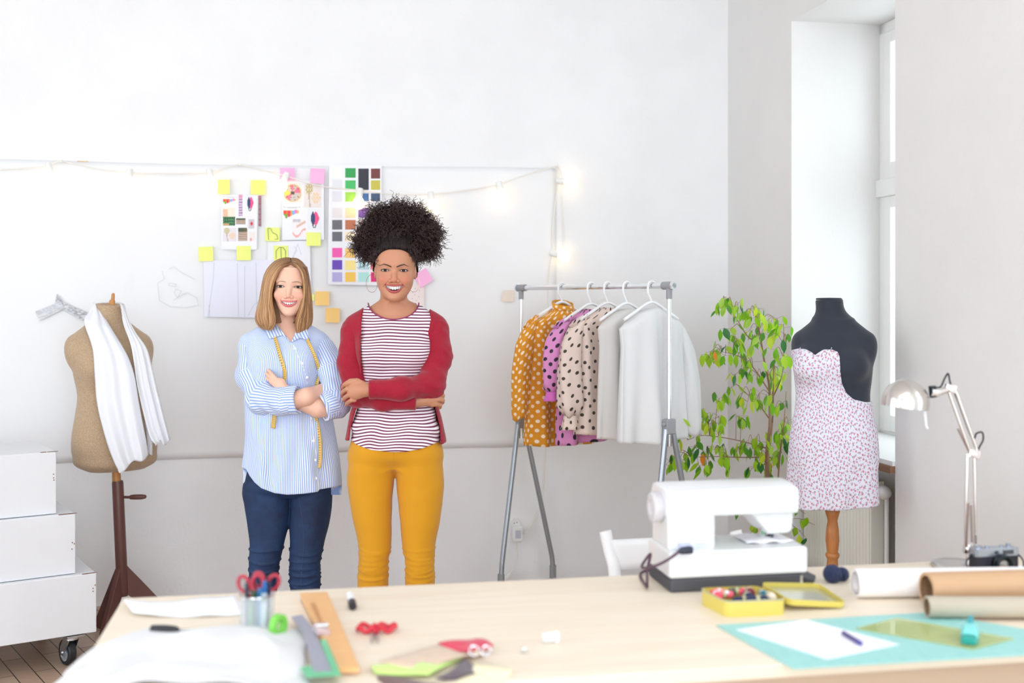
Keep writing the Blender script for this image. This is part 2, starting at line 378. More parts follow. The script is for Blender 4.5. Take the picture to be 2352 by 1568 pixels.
def glass_mat():
    m = bpy.data.materials.new('window_glass'); m.use_nodes = True; nt = m.node_tree; nt.nodes.clear()
    o = nt.nodes.new('ShaderNodeOutputMaterial'); mx = nt.nodes.new('ShaderNodeMixShader'); t = nt.nodes.new('ShaderNodeBsdfTransparent'); g = nt.nodes.new('ShaderNodeBsdfGlossy')
    g.inputs['Roughness'].default_value = .02; t.inputs[0].default_value = (.96, .98, .98, 1)
    mx.inputs[0].default_value = .06; nt.links.new(t.outputs[0], mx.inputs[1]); nt.links.new(g.outputs[0], mx.inputs[2]); nt.links.new(mx.outputs[0], o.inputs[0]); return m
M_glass = glass_mat(); M_frame = mat('window_paint', (.85, .85, .84), .35)
def window(n, q0, q1, v=.44):
    root = bpy.data.objects.new('window_%d' % n, None); C.objects.link(root); root.location = room(-v, (q0 + q1) / 2, SILL); root['kind'] = 'structure'
    zm = 1.975
    fr = MB()
    for a, b_ in ((q0, q0 + .06), (q1 - .06, q1)): rbox(fr, -v - .08, -v, a, b_, SILL, HEAD)
    rbox(fr, -v - .08, -v, q0, q1, SILL, SILL + .05); rbox(fr, -v - .08, -v, q0, q1, HEAD - .05, HEAD); rbox(fr, -v - .08, -v + .02, q0, q1, zm - .045, zm + .035)
    fr.build('window_frame', M_frame, root, bevel=.004)
    cm = (q0 + q1) / 2
    for z0, z1 in ((SILL + .05, zm - .045), (zm + .035, HEAD - .05)):
        for a, b_ in ((q0 + .06, cm), (cm, q1 - .06)):
            s = MB(); w = .055
            rbox(s, -v - .05, -v + .01, a, a + w, z0, z1); rbox(s, -v - .05, -v + .01, b_ - w, b_, z0, z1); rbox(s, -v - .05, -v + .01, a + w, b_ - w, z0, z0 + w + .02); rbox(s, -v - .05, -v + .01, a + w, b_ - w, z1 - w, z1)
            so = s.build('sash', M_frame, root, bevel=.004)
            g = MB(); rbox(g, -v - .028, -v - .022, a + w, b_ - w, z0 + w, z1 - w); g.build('pane', M_glass, root, smooth=False)
    return root
for i, (a, b_) in enumerate(WIN): window(i + 1, a, b_)  # the last two windows are assumed and out of view
# timber sill board with a white painted top
M_sill = mat('sill_wood', lin(150, 110, 84), .5, var=(14, lin(120, 84, 62), .3, .7, (1, 1, 8)))
mb = MB(); rbox(mb, -.44, .02, WIN[0][0] + .002, WIN[0][1] - .002, .790, .818); struct('trim_1', mb, M_sill, smooth=False)
mb = MB(); rbox(mb, -.44, .01, WIN[0][0] + .002, WIN[0][1] - .002, .818, .836); struct('trim_2', mb, M_white, smooth=False)
for n_, (a, b_) in enumerate(WIN[1:]):  # sills of the two assumed, unseen windows
    mb = MB(); rbox(mb, -.44, .02, a + .002, b_ - .002, SILL, .83); struct('trim_%d' % (n_ + 3), mb, M_white, smooth=False)

# radiator in the niche
rd = thing('radiator', 'cream ribbed panel radiator in the niche under the tall window', 'radiator', room(-.07, 1.05, 0), 0)
mb = MB(); n = 22; q0, q1 = .80, 1.40
prof = []
for i in range(n * 6 + 1):
    t = i / 6; prof.append((q0 + (q1 - q0) * i / (n * 6), .010 * (.5 + .5 * math.cos(2 * PI * t)) ** .6))
rings = []
for z in (.14, .155, .70, .715):
    g = 0 if z in (.14, .715) else 1
    front = [room(-.06 + d * g, q_, z) for q_, d in prof]; back = [room(-.10 - d * g * .3, q_, z) for q_, d in reversed(prof)]
    rings.append(front + back)
mb.loft(rings); mb.build('panel', mat('radiator_enamel', lin(232, 230, 220), .35), rd)
mb = MB(); rbox(mb, -.11, -.05, q1, q1 + .012, .14, .715); mb.build('side_cover', mat('radiator_enamel', lin(232, 230, 220), .35), rd, bevel=.003)
mb = MB(); rbox(mb, -.2, -.1, 1.08, 1.12, .2, .6); mb.build('bracket', M_white, rd)
vt = room(-.07, 1.545, .685)
mb = MB(); mb.tube([room(-.07, q1 + .012, .685), room(-.07, 1.50, .685), room(-.07, 1.50, .06), room(-.2, 1.50, .04)], .009, 10); mb.build('pipe', M_white, rd)
mb = MB(); mb.sphere(room(-.045, 1.525, .69), .029, 18, 12); mb.cyl(room(-.07, 1.49, .69), room(-.05, 1.52, .69), .018); mb.build('valve', M_frame, rd)

# ---------------------------------------------------------------- hung paper sheet on the back wall
def wbox(mb, x0, y0, x1, y1, off, th):
    """a rectangle on the back wall between two pixels"""
    a, b_, c, d = (ray_wall(x, y, off) for x, y in ((x0, y0), (x1, y0), (x1, y1), (x0, y1)))
    n = Vector((RX[0], RX[1], 0)) * th
    return mb.add([a, b_, c, d, a + n, b_ + n, c + n, d + n], [(0, 1, 2, 3), (7, 6, 5, 4), (0, 4, 5, 1), (1, 5, 6, 2), (2, 6, 7, 3), (3, 7, 4, 0)])
def wquad(mb, pts, off, th):
    a = [ray_wall(x, y, off) for x, y in pts]; n = Vector((RX[0], RX[1], 0)) * th; k = len(a)
    return mb.add(a + [p + n for p in a], [tuple(range(k)), tuple(range(2 * k - 1, k - 1, -1))] + [(i, k + i, k + (i + 1) % k, (i + 1) % k) for i in range(k)])
M_sheet = mat('matte_backing_paper', (.875, .88, .89), .8, bmp=(5, .25, .02))
mb = MB()
top = [(-260, 362), (0, 365), (180, 370), (420, 377), (760, 381), (1100, 383), (1278, 386)]
bot = [(1274, 1021), (1185, 1026), (1080, 1028), (780, 1038), (560, 1050), (300, 1058), (100, 1064), (-260, 1072)]
nu, nv = 90, 40
def shf(u, v):
    x = -260 + u * 1538; yt = np.interp(x, [p[0] for p in top], [p[1] for p in top]); yb = np.interp(x, [p[0] for p in reversed(bot)], [p[1] for p in reversed(bot)])
    off = .003 + .0022 * math.sin(x * .013 + 1) * math.sin(v * 3.1) + .0015 * math.sin(x * .031 + v * 4)
    return ray_wall(x, yt + (yb - yt) * v, off)
mb.grid(shf, nu, nv)
tag(mb.build('paper_backdrop', M_sheet, None, solid=.0008), 'very wide white paper sheet pinned across the back wall behind everything', 'paper sheet')

# ================================================================ THINGS ON THE BACK WALL
def flat_mat(name, rgb, rough=.7, **k): return mat(name, lin(*rgb), rough, **k)
# pale sheets pinned below and behind the notes
def sheet(name, pts, label, cat, m, off=.016, th=.0012, group=None):
    mb = MB(); wquad(mb, pts, off, th); return tag(mb.build(name, m, None, smooth=False), label, cat, group)
M_paper = flat_mat('printer_paper', (243, 244, 250), .75); M_pale = flat_mat('lavender_tracing_paper', (236, 238, 252), .75)
def pencil_lines(mb, segs, off, w=1.0):
    """thin drawn lines: ribbons between pixel points on the wall"""
    for a, b_ in segs:
        A = ray_wall(*a, off); B = ray_wall(*b_, off); d = (B - A); 
        if d.length < 1e-5: continue
        d.normalize(); n = Vector((RX[0], RX[1], 0)); s = d.cross(n) * (w * .0011); nn = n * .0006
        mb.add([A - s, A + s, B + s, B - s, A - s + nn, A + s + nn, B + s + nn, B - s + nn], [(0, 1, 2, 3), (7, 6, 5, 4), (0, 4, 5, 1), (1, 5, 6, 2), (2, 6, 7, 3), (3, 7, 4, 0)])
    return mb
def poly(pts, closed=False):
    return [(pts[i], pts[i + 1]) for i in range(len(pts) - 1)] + ([(pts[-1], pts[0])] if closed else [])
M_line = flat_mat('grey_pencil', (205, 208, 214), .8); M_dline = flat_mat('dark_pencil', (120, 130, 90), .8)
def sheet_thing(name, pts, label, cat, lines, off=.016, m=M_pale, lm=None, w=1.0, group=None, ndraw='pattern_line'):
    o = sheet(name, pts, label, cat, m, off, group=group)
    if lines:
        mb = MB(); pencil_lines(mb, lines, off + .0016, w); mb.build(ndraw, lm or M_line, o, smooth=False)
    return o
def fix_child(o):
    return o
sheet_thing('pattern_sheet', [(467, 598), (561, 598), (562, 729), (469, 727)], 'pale lavender pattern sheet on the wall, left of the pair left of the blonde woman', 'paper sheet',
            poly([(492, 602), (490, 640), (478, 727)]) + poly([(480, 700), (482, 727)]) + poly([(545, 604), (548, 728)]), .017)
sheet_thing('pattern_sheet', [(561, 596), (640, 596), (640, 729), (562, 729)], 'pale lavender pattern sheet on the wall, partly hidden by the blonde woman', 'paper sheet',
            poly([(562, 610), (562, 728)]) + poly([(588, 602), (590, 728)]) + poly([(570, 725), (583, 700), (598, 690)]), .0185)
sheet_thing('sketch_sheet', [(615, 555), (712, 553), (714, 680), (616, 682)], 'white sheet with a faint fashion sketch above the blonde woman', 'paper sheet',
            poly([(676, 565), (682, 575), (672, 590), (690, 600), (668, 606), (684, 560), (692, 585)]), .017, m=M_paper, lm=flat_mat('faint_pencil', (214, 212, 220)))
mb = MB(); pencil_lines(mb, poly([(372, 622), (378, 640), (362, 650), (366, 690), (392, 704), (430, 706), (456, 700), (452, 684), (430, 672), (412, 680), (398, 690)]) +
    poly([(388, 618), (400, 612), (420, 628), (446, 640)]) + poly([(404, 664), (416, 668), (408, 684), (400, 672), (404, 664)]) + poly([(388, 650), (404, 652), (404, 658), (388, 656), (388, 650)]), .016, 1.2)
tag(mb.build('pencil_sketch', flat_mat('faint_pencil2', (218, 221, 226)), None, smooth=False), 'faint pencil doodle on the wall between the linen mannequin and the pattern sheets', 'drawing')

# grey shaded strips of drawing paper
def tape_mat(name, lo, hi):
    m, nt, b = _nt(name); setp(b, rough=.8); tc = nt.nodes.new('ShaderNodeTexCoord'); mp = nt.nodes.new('ShaderNodeMapping'); n = nt.nodes.new('ShaderNodeTexNoise'); r = nt.nodes.new('ShaderNodeValToRGB')
    mp.inputs['Scale'].default_value = (1, 1, 3.5); mp.inputs['Rotation'].default_value = (0, .5, 0); n.inputs['Scale'].default_value = 55; n.inputs['Detail'].default_value = 3
    nt.links.new(tc.outputs['Object'], mp.inputs[0]); nt.links.new(mp.outputs[0], n.inputs['Vector']); nt.links.new(n.outputs['Fac'], r.inputs[0]); nt.links.new(r.outputs[0], b.inputs['Base Color'])
    r.color_ramp.elements[0].position = .42; r.color_ramp.elements[1].position = .62; r.color_ramp.elements[0].color = (*lin(*lo), 1); r.color_ramp.elements[1].color = (*lin(*hi), 1); return m
sheet('shaded_strip', [(131, 674), (150, 702), (144, 712), (124, 706)], 'small dark grey pointed paper scrap at the fork of the strips', 'paper strip', tape_mat('graphite_dark', (150, 155, 162), (225, 227, 230)), .015)
sheet('shaded_strip', [(146, 694), (200, 718), (193, 737), (143, 710)], 'dark grey shaded paper strip pointing down to the linen mannequin', 'paper strip', tape_mat('graphite_mid', (160, 165, 172), (226, 228, 231)), .017)
sheet('shaded_strip', [(81, 715), (140, 692), (148, 708), (90, 737)], 'light grey shaded paper strip at the far left of the wall', 'paper strip', tape_mat('graphite_light', (196, 200, 205), (224, 226, 229)), .019)

# sticky notes: a slightly curled square each
def note_mat(name, rgb): return mat(name, lin(*rgb), .65)
YEL, LIM, PNK, ORG = note_mat('yellow_note', (252, 245, 130)), note_mat('lime_note', (240, 248, 136)), note_mat('pink_note', (250, 184, 224)), note_mat('orange_note', (255, 212, 130))
def note(cx, cy, w, h, rot, m, label, lines=None, off=.020):
    mb = MB(); cr, sr = math.cos(rot), math.sin(rot)
    def f(u, v):
        x, y = (u - .5) * w, (v - .5) * h; return ray_wall(cx + x * cr - y * sr, cy + x * sr + y * cr, off + .008 * v * v + .002 * math.sin(3 * u))
    mb.grid(f, 6, 6); o = tag(mb.build('sticky_note', m, None, solid=.0006, smooth=False), label, 'sticky note', 'sticky notes on the back wall')
    if lines:
        l = MB(); pencil_lines(l, lines, off + .0075, 1.1); l.build('pen_drawing', M_dline, o, smooth=False)
    return o
note(514, 429, 27, 33, .02, YEL, 'yellow sticky note touching the right side of the third glowing bulb')
note(593, 430, 33, 33, .02, YEL, 'bright yellow sticky note above the narrow dark ribbon photo')
note(660, 400, 34, 29, .02, PNK, 'pink sticky note just behind the bulb over the right collage')
note(729, 404, 33, 34, .05, PNK, 'pink sticky note at the top right corner of the right collage')
note(473, 583, 33, 33, -.03, LIM, 'lime yellow sticky note farthest left, above the lavender sheet')
note(560, 581, 33, 33, .0, LIM, 'lime yellow sticky note under the left photo collage')
note(626, 538, 33, 31, .03, LIM, 'lime sticky note with an L shaped pattern piece drawn on it', poly([(615, 524), (621, 524), (626, 534), (636, 539), (638, 549), (617, 550)], True))
note(720, 549, 33, 31, .01, LIM, 'lime sticky note at the bottom right of the right collage')
note(645, 581, 33, 34, .0, LIM, 'lime sticky note with a coat outline, right above the blonde head', poly([(634, 597), (634, 576), (641, 568), (650, 568), (656, 576), (656, 597)]) + poly([(645, 568), (646, 597)]))
note(717, 683, 10, 14, .1, LIM, 'small lime note sliver beside the blonde hair, left of the orange note')
note(740, 685, 33, 32, .02, ORG, 'orange sticky note higher of the two between the women')
note(764, 724, 33, 33, .03, ORG, 'orange sticky note lower of the two between the women')
note(972, 638, 34, 33, -.55, PNK, 'tilted pink sticky note to the right of the curly haired woman\'s face')
mb = MB(); wquad(mb, [(1155, 667), (1180, 666), (1180, 693), (1152, 692)], .013, .001); tag(mb.build('masking_tape', flat_mat('beige_tape', (240, 226, 214)), None, smooth=False), 'beige masking tape square left of the clothes rail', 'tape')
mb = MB(); wquad(mb, [(177, 369), (203, 370), (203, 372), (177, 371)], .016, .002); tag(mb.build('masking_tape', flat_mat('ochre_tape', (222, 190, 140)), None, smooth=False), 'thin ochre tape scrap on the upper edge of the paper backdrop', 'tape')
o = sheet('sketch_sheet', [(938, 652), (974, 652), (975, 720), (938, 720)], 'pale pinkish dotted sheet behind the curly haired woman\'s neck', 'paper sheet', flat_mat('rose_paper', (242, 230, 226)), .016)
mb = MB()
for i in range(14): 
    c = ray_wall(945 + 8 * (i % 3) + (i * 5) % 4, 658 + 4.6 * i, .0182); mb.box(c, (.004, .0012, .004), (0, 0, ROOM_YAW))
mb.build('ink_dot', flat_mat('rose_ink', (196, 160, 160)), o, smooth=False)['kind'] = 'stuff'
for yy, yl in ((1005, 0), (1035, 1)):
    pass

# ---- photo collages: sheets with small printed pictures (own abstract colours)
def picture(parent, x0, y0, x1, y1, style, off, seed=0):
    """a printed picture: grid of coloured cells painted through the Col attribute"""
    nx, ny = 20, 24; mb = MB(); mb.col = (1, 1, 1); cols = []; r = random.Random(seed)
    blobs = []
    bgc = dict(bunting=(246, 246, 250), leaves=(40, 62, 44), twig=(232, 226, 232), yarn=(238, 239, 246), stones=(120, 108, 92), tag=(240, 238, 244), dream=(240, 238, 232), ribbon=(150, 130, 140), strip=(200, 170, 200), pale=(240, 232, 228), dry=(236, 226, 222), hand=(250, 236, 224))[style]
    def colour(u, v):
        h = math.sin(u * 41.3 + seed) * math.sin(v * 37.7 + seed * 2)
        if style == 'bunting':
            for k, (c, top, bot) in enumerate((((240, 70, 40), .28, .62), ((245, 120, 40), .3, .8), ((236, 60, 90), .3, .72), ((250, 150, 60), .28, .66), ((120, 190, 240), .28, .6), ((245, 130, 200), .26, .52), ((250, 190, 80), .28, .5))):
                x = .06 + k * .13
                if abs(u - x) < .075 and top < v < bot - abs(u - x): return c if v < .5 or k not in (0, 1) else (130, 170, 50)
            if v < .16 and abs(v - .08 - .05 * math.sin(u * 3)) < .03: return (205, 210, 215)
        if style == 'leaves': 
            if v < .5: return (250, 232, 214) if u > .38 or v < .08 else (236, 190, 160)
            return (90, 190, 110) if h > .35 else ((226, 150, 110) if (v > .88 and u < .5) else (38, 58, 42))
        if style == 'twig' or style == 'dry':
            d1 = math.hypot(u - .3, v - .22); d2 = math.hypot(u - .7, v - .6)
            if d1 < .22 and h > -.3: return (196, 182, 120)
            if d2 < .24 and h > -.2: return (238, 206, 160)
            if abs(u - .25 - .1 * v) < .04 and v > .3: return (200, 180, 170)
        if style == 'yarn':
            if .12 < v < .8:
                w = .22 * math.sin(PI * (v - .08) / .76)
                if abs(u - .40) < w * .7: return (44, 62, 110)
                if abs(u - .60) < w * 1.1: return (240, 84, 140)
            if .72 < v < .9 and abs(math.hypot(u - .5, (v - .8)) - .1) < .03: return (90, 90, 100)
        if style == 'stones': return (60, 96, 66) if (v < .3 and h > 0) else ((232, 206, 184) if h > .1 else ((170, 110, 70) if h > -.2 else (90, 74, 60)))
        if style == 'tag':
            if .3 < v < .95 and .2 < u < .85: return (215, 60, 80) if math.hypot(u - .55, v - .6) < .14 else (206, 198, 204)
        if style == 'dream':
            d = math.hypot((u - .5), (v - .5)); a = math.atan2(v - .5, u - .5)
            if d > .47: return bgc
            if d > .41: return (236, 186, 130)
            if d < .1 or abs(math.sin(a * 5)) < .16: return (90, 80, 86)
            return (246, 120, 150) if (2.0 < a < 2.7 or -.9 < a < 0 or -1.9 < a < -1.4) else ((246, 214, 100) if a > 2.7 or a < -2.7 else (206, 198, 188))
        if style == 'ribbon': return (230, 90, 110) if (h > .25 and v < .3) or h > .6 else ((80, 86, 100) if h < -.1 else (176, 140, 150))
        if style == 'strip': return (90, 40, 110) if abs(math.sin(v * 26)) < .4 and h > -.2 else ((236, 120, 160) if v < .25 and h > 0 else (216, 190, 220))
        if style == 'pale': return (236, 160, 150) if (math.hypot(u - .3, v - .8) < .16) else bgc
        if style == 'hand': 
            if abs(v - .3 - (u - .6) * -.4) < .07 and u > .3: return (226, 190, 178)
            if abs(v - .75 - .2 * math.sin(u * 5)) < .06: return (240, 176, 172)
            return (246, 240, 242)
        return bgc
    vs = []; fs = []; cc = []
    for j in range(ny):
        for i in range(nx):
            k = len(vs)
            for du, dv in ((0, 0), (1, 0), (1, 1), (0, 1)):
                u, v = (i + du) / nx, (j + dv) / ny; vs.append(ray_wall(x0 + (x1 - x0) * u, y0 + (y1 - y0) * v, off))
            c = lin(*colour((i + .5) / nx, (j + .5) / ny)); cc += [c] * 4; fs.append((k, k + 1, k + 2, k + 3))
    mb.v = [tuple(v) for v in vs]; mb.f = fs; mb.mi = [0] * len(fs); mb.cols = cc
    return mb.build('printed_picture', mat_attr('printed_ink', .55), parent, smooth=False)
o = sheet('photo_collage', [(508, 447), (592, 447), (590, 573), (508, 573)], 'white collage sheet of small photos, left of the two collages', 'photo collage', M_paper, .018)
for i, (x0, y0, x1, y1, st) in enumerate(((512, 450, 545, 474, 'bunting'), (548, 447, 557, 496, 'strip'), (562, 447, 586, 488, 'yarn'), (512, 477, 540, 518, 'leaves'), (542, 501, 564, 515, 'stones'), (567, 494, 587, 526, 'tag'), (512, 523, 543, 554, 'twig'), (547, 523, 568, 553, 'stones'), (572, 532, 586, 554, 'pale'))):
    picture(o, x0, y0, x1, y1, st, .0196, i)
o = sheet('photo_strip', [(592, 447), (601, 447), (601, 521), (592, 521)], 'narrow dark ribbon photo strip right of the left collage', 'photo strip', M_paper, .0215)
picture(o, 593, 449, 600.5, 520, 'ribbon', .0232, 5)
o = sheet('photo_collage', [(648, 414), (744, 414), (744, 550), (648, 551)], 'white collage sheet of larger photos, right of the two collages', 'photo collage', M_paper, .0165)
for i, (x0, y0, x1, y1, st) in enumerate(((650, 421, 694, 465, 'dream'), (698, 422, 738, 476, 'dry'), (651, 472, 690, 510, 'bunting'), (706, 480, 738, 527, 'yarn'), (672, 503, 702, 545, 'hand'))):
    picture(o, x0, y0, x1, y1, st, .0182, i + 20)
# ---- colour swatch chart
chart = thing('colour_chart', 'large white poster of coloured swatches behind the curly haired woman', 'colour chart', ray_wall(820, 655, .02))
mb = MB(); wquad(mb, [(756, 378), (876, 380), (878, 655), (753, 653)], .020, .004); mb.build('board', M_paper, chart, smooth=False)
CH = [  # columns x0,x1 then (y0,y1,rgb)
    (763, 786, [(386, 408, (247, 245, 240)), (412, 434, (228, 228, 235)), (439, 463, (226, 226, 236)), (477, 500, (232, 226, 228)), (505, 527, (112, 112, 120)), (532, 554, (108, 110, 118)), (569, 591, (248, 98, 180)), (597, 619, (110, 76, 190)), (625, 647, (186, 180, 230))]),
    (793, 817, [(386, 408, (50, 162, 84)), (414, 436, (74, 190, 104)), (441, 463, (160, 214, 84)), (477, 500, (250, 222, 176)), (505, 527, (192, 116, 84)), (532, 554, (250, 232, 200)), (570, 592, (252, 206, 120)), (598, 620, (252, 232, 150)), (625, 647, (252, 206, 96))]),
    (823, 847, [(387, 436, (52, 52, 62)), (444, 462, (70, 110, 170)), (477, 500, (120, 84, 160)), (505, 527, (236, 214, 200)), (532, 554, (150, 110, 130)), (570, 591, (70, 176, 240)), (598, 619, (190, 222, 230)), (625, 647, (182, 232, 226))]),
    (852, 873, [(387, 410, (120, 60, 60)), (414, 436, (200, 190, 80)), (444, 462, (70, 90, 120)), (505, 527, (206, 170, 140)), (570, 591, (90, 110, 200)), (598, 619, (236, 120, 120)), (625, 647, (226, 40, 120))])]
for x0, x1, cells in CH:
    for y0, y1, c in cells:
        mb = MB(); wquad(mb, [(x0, y0), (x1, y0), (x1, y1), (x0, y1)], .0243, .0008); mb.build('swatch', flat_mat('swatch_%d_%d_%d' % c, c, .6), chart, smooth=False)

# ---- string of bulbs
M_socket = flat_mat('white_socket', (238, 238, 236), .4)
def bulb_mat():
    m = bpy.data.materials.new('lit_bulb'); m.use_nodes = True; nt = m.node_tree; b = nt.nodes['Principled BSDF']
    setp(b, color=(1, .95, .85), rough=.3, emit=(1.0, .74, .42), emits=3.6); return m
M_bulb = bulb_mat()
SP = {}
def socket_bulb(sx, sy, bx_, by, label, off=.055):
    a = ray_wall(sx, sy, off - .012); b_ = ray_wall(bx_, by, off + .008); d = (b_ - a).normalized(); root = thing('string_light', label, 'string light', a, 0, 'warm bulbs on the light string')
    mb = MB(); mb.tube([a - d * .026, a - d * .024, a + d * .012, a + d * .020], [.008, .0155, .0165, .0125], 18); mb.build('socket', M_socket, root)
    c = a + d * .048; Q = d.to_track_quat('Z', 'Y').to_matrix().to_4x4(); T = Matrix.Translation(a + d * .016) @ Q
    mb = MB(); mb.lathe([(.012, 0), (.014, .006), (.022, .016), (.0275, .028), (.029, .038), (.0265, .051), (.019, .061), (.009, .066), (.0001, .0675)], 24, T); mb.build('bulb', M_bulb, root, angle=None)
    return a
SO = [socket_bulb(113, 387, 118, 415, 'glowing string bulb above the far left of the wall, first from the left'),
      socket_bulb(297, 400, 295, 430, 'glowing string bulb above right of the linen mannequin, second from the left'),
      socket_bulb(482, 400, 486, 428, 'glowing string bulb left of the yellow sticky note, third from the left'),
      socket_bulb(655, 408, 648, 424, 'glowing string bulb over the round dreamcatcher photo'),
      socket_bulb(826, 444, 822, 476, 'glowing string bulb in front of the colour chart'),
      socket_bulb(990, 452, 994, 482, 'glowing string bulb just right of the curly hair top'),
      socket_bulb(1148, 428, 1155, 458, 'glowing string bulb alone between the curly hair and the hook'),
      socket_bulb(1288, 416, 1322, 419, 'glowing string bulb pointing right beside the hook, upper of the two'),
      socket_bulb(1274, 583, 1308, 592, 'glowing string bulb pointing right below the hook, lower of the two')]
CORD = [(-200, 398), (0, 390), (100, 383), (128, 372), (148, 371), (165, 375), (230, 389), (288, 395), (360, 399), (474, 397), (520, 384), (552, 379), (590, 387), (650, 402), (700, 418), (752, 430), (826, 437), (905, 446), (985, 446), (1060, 439), (1144, 424), (1210, 401), (1277, 382), (1284, 396), (1283, 412), (1272, 500), (1268, 576), (1262, 620), (1258, 700), (1256, 900), (1250, 1100), (1235, 1180), (1192, 1240)]
CORD2 = [(1277, 382), (1290, 400), (1291, 470), (1296, 560), (1280, 580)]
mb = MB(); mb.tube(smooth_path([ray_wall(x, y, .038 if y < 600 else .03) for x, y in CORD], 5), .0032, 7)
mb.tube(smooth_path([ray_wall(x, y, .030) for x, y in CORD2], 5), .0028, 7)
cord = tag(mb.build('light_cord', flat_mat('cream_cord', (236, 232, 224), .5), None), 'thin cream cord carrying the string bulbs along the back wall', 'cord')
mb = MB(); h0 = ray_wall(1276, 384, .0); nn = Vector((RX[0], RX[1], 0)); mb.tube(smooth_path([h0, h0 + nn * .04, h0 + nn * .052 + Vector((0, 0, .012)), h0 + nn * .05 + Vector((0, 0, .024))], 4), .003, 8); mb.cyl(h0, h0 + nn * .005, .01)
tag(mb.build('wall_hook', M_socket, None), 'small white wall hook holding the end of the light cord', 'hook')
for (x, y) in ((148, 372), (552, 380)):
    mb = MB(); h0 = ray_wall(x, y, 0); mb.cyl(h0, h0 + nn * .045, .0016, n=8); mb.cyl(h0 + nn * .044, h0 + nn * .047, .004, n=10)
    tag(mb.build('nail', mat('steel', (.5, .5, .5), .35, 1), None), 'small nail holding the cord ' + ('above the linen mannequin' if x < 300 else 'above the left collage'), 'nail')

# ---- wall socket and plugged in adaptor
so = thing('power_outlet', 'round white wall outlet between the legs of the clothes rail', 'outlet', ray_wall(1184, 1200, 0), ROOM_YAW)
c = ray_wall(1184, 1200, 0); Q = Matrix.Translation(c) @ nn.to_track_quat('Z', 'Y').to_matrix().to_4x4()
mb = MB(); mb.lathe([(.0001, 0), (.028, 0), (.028, .010), (.024, .014), (.021, .013), (.019, .004), (.0001, .004)], 28, Q); mb.build('face_plate', M_socket, so)
for dx in (-.007, .007):
    mb = MB(); mb.lathe([(.0001, .0041), (.003, .0041), (.003, .005), (.0001, .005)], 10, Q @ Matrix.Translation((dx, dx * .3, 0))); mb.build('socket_hole', flat_mat('dark_hole', (120, 112, 96)), so)
ad = thing('power_adaptor', 'white plug-in adaptor with a grey printed label below the outlet', 'adaptor', ray_wall(1188, 1235, .03), ROOM_YAW)
c = ray_wall(1188, 1225, .032); R_ = (0, 0, ROOM_YAW)
mb = MB(); mb.box(c, (.050, .045, .074), R_); mb.build('housing', M_socket, ad, bevel=.005)
c2 = c + nn * .0235; mb = MB(); mb.box(c2, (.030, .001, .042), R_); lab = mb.build('label_plate', flat_mat('pale_label', (214, 216, 224)), ad, smooth=False)
mb = MB()
for k in range(7): mb.box(c2 + Vector((0, 0, .017 - k * .0056)) + nn * .0007, (.026, .0006, .0022), R_)
mb.build('printed_line', flat_mat('label_ink', (165, 168, 182)), lab, smooth=False)['kind'] = 'stuff'
mb = MB(); mb.tube(smooth_path([ray_wall(1188, 1240, .03), ray_wall(1188, 1262, .028), ray_wall(1190, 1278, .03), ray_wall(1182, 1300, .035), ray_wall(1168, 1322, .04)], 5), .0022, 6); mb.build('lead', flat_mat('cream_cord', (236, 232, 224)), ad)
mb = MB(); mb.box(ray_wall(1164, 1326, .04), (.05, .02, .016), (0, -.7, ROOM_YAW)); tag(mb.build('inline_switch', M_frame, None, bevel=.003), 'small pale inline switch on the cord by the left rail foot', 'switch')

# ================================================================ LEFT: STEPPED WHITE BOXES, LINEN MANNEQUIN
M_box = mat('worn_white_paint', (.74, .75, .78), .55, bmp=(9, .25, .01), var=(3, (.78, .79, .81), .3, .7))
M_raw = mat('bare_wood', lin(140, 96, 74), .7)
u_ = Vector((-.839, -.545, 0)); v_ = Vector((-.545, .839, 0))        # along the front to the left, and away from the camera
def crate(corner, z0, z1, L, D, label, du=None):
    root = thing('wooden_box', label, 'box', corner + Vector((0, 0, z0)), 0, 'white boxes stacked in steps')
    a = Vector((corner.x, corner.y, 0)); t = .022
    def bx_(mb, a0, a1, b0, b1, c0, c1):
        P = [a + u_ * x + v_ * y + Vector((0, 0, z)) for z in (c0, c1) for x, y in ((a0, b0), (a1, b0), (a1, b1), (a0, b1))]
        mb.add(P, [(0, 1, 2, 3), (7, 6, 5, 4), (0, 4, 5, 1), (1, 5, 6, 2), (2, 6, 7, 3), (3, 7, 4, 0)])
    mb = MB(); bx_(mb, 0, L, 0, t, z0, z1); mb.build('front_panel', M_box, root, bevel=.004)
    mb = MB(); bx_(mb, 0, t, t, D, z0, z1 - t); bx_(mb, L - t, L, t, D, z0, z1 - t); bx_(mb, t, L - t, D - t, D, z0, z1 - t); mb.build('side_panel', M_box, root, bevel=.003)
    mb = MB(); bx_(mb, 0, L, t, D, z1 - t, z1 - .001); mb.build('lid', M_box, root, bevel=.004)
    # bare chipped wood at the corner
    mb = MB(); r = random.Random(int(z0 * 100))
    n = 9
    for k in range(n):
        x = .004 + r.random() * .05; s = .003 + r.random() * .005; p = a + u_ * x + v_ * .004 + Vector((0, 0, z1 + .0005)); mb.box(p, (s * 3, s, .0016), (0, 0, .58))
    for k in range(3): mb.box(a + v_ * -.001 + u_ * (.004 + r.random() * .012) + Vector((0, 0, z0 + (z1 - z0) * r.uniform(.1, .9))), (.004, .002, .004), (0, 0, .58))
    mb.build('chipped_spot', M_raw, root, smooth=False)['kind'] = 'stuff'
    return root
K1 = Vector((-1.655, 4.51, 0)); ZB = .130
crate(K1, ZB, ZB + .236, 1.25, .62, 'bottom white wooden box on castors, longest of the stack')
K2 = K1 + u_ * .073 + v_ * .03; crate(K2, ZB + .237, ZB + .475, 1.05, .5, 'middle white wooden box of the stack at the left edge')
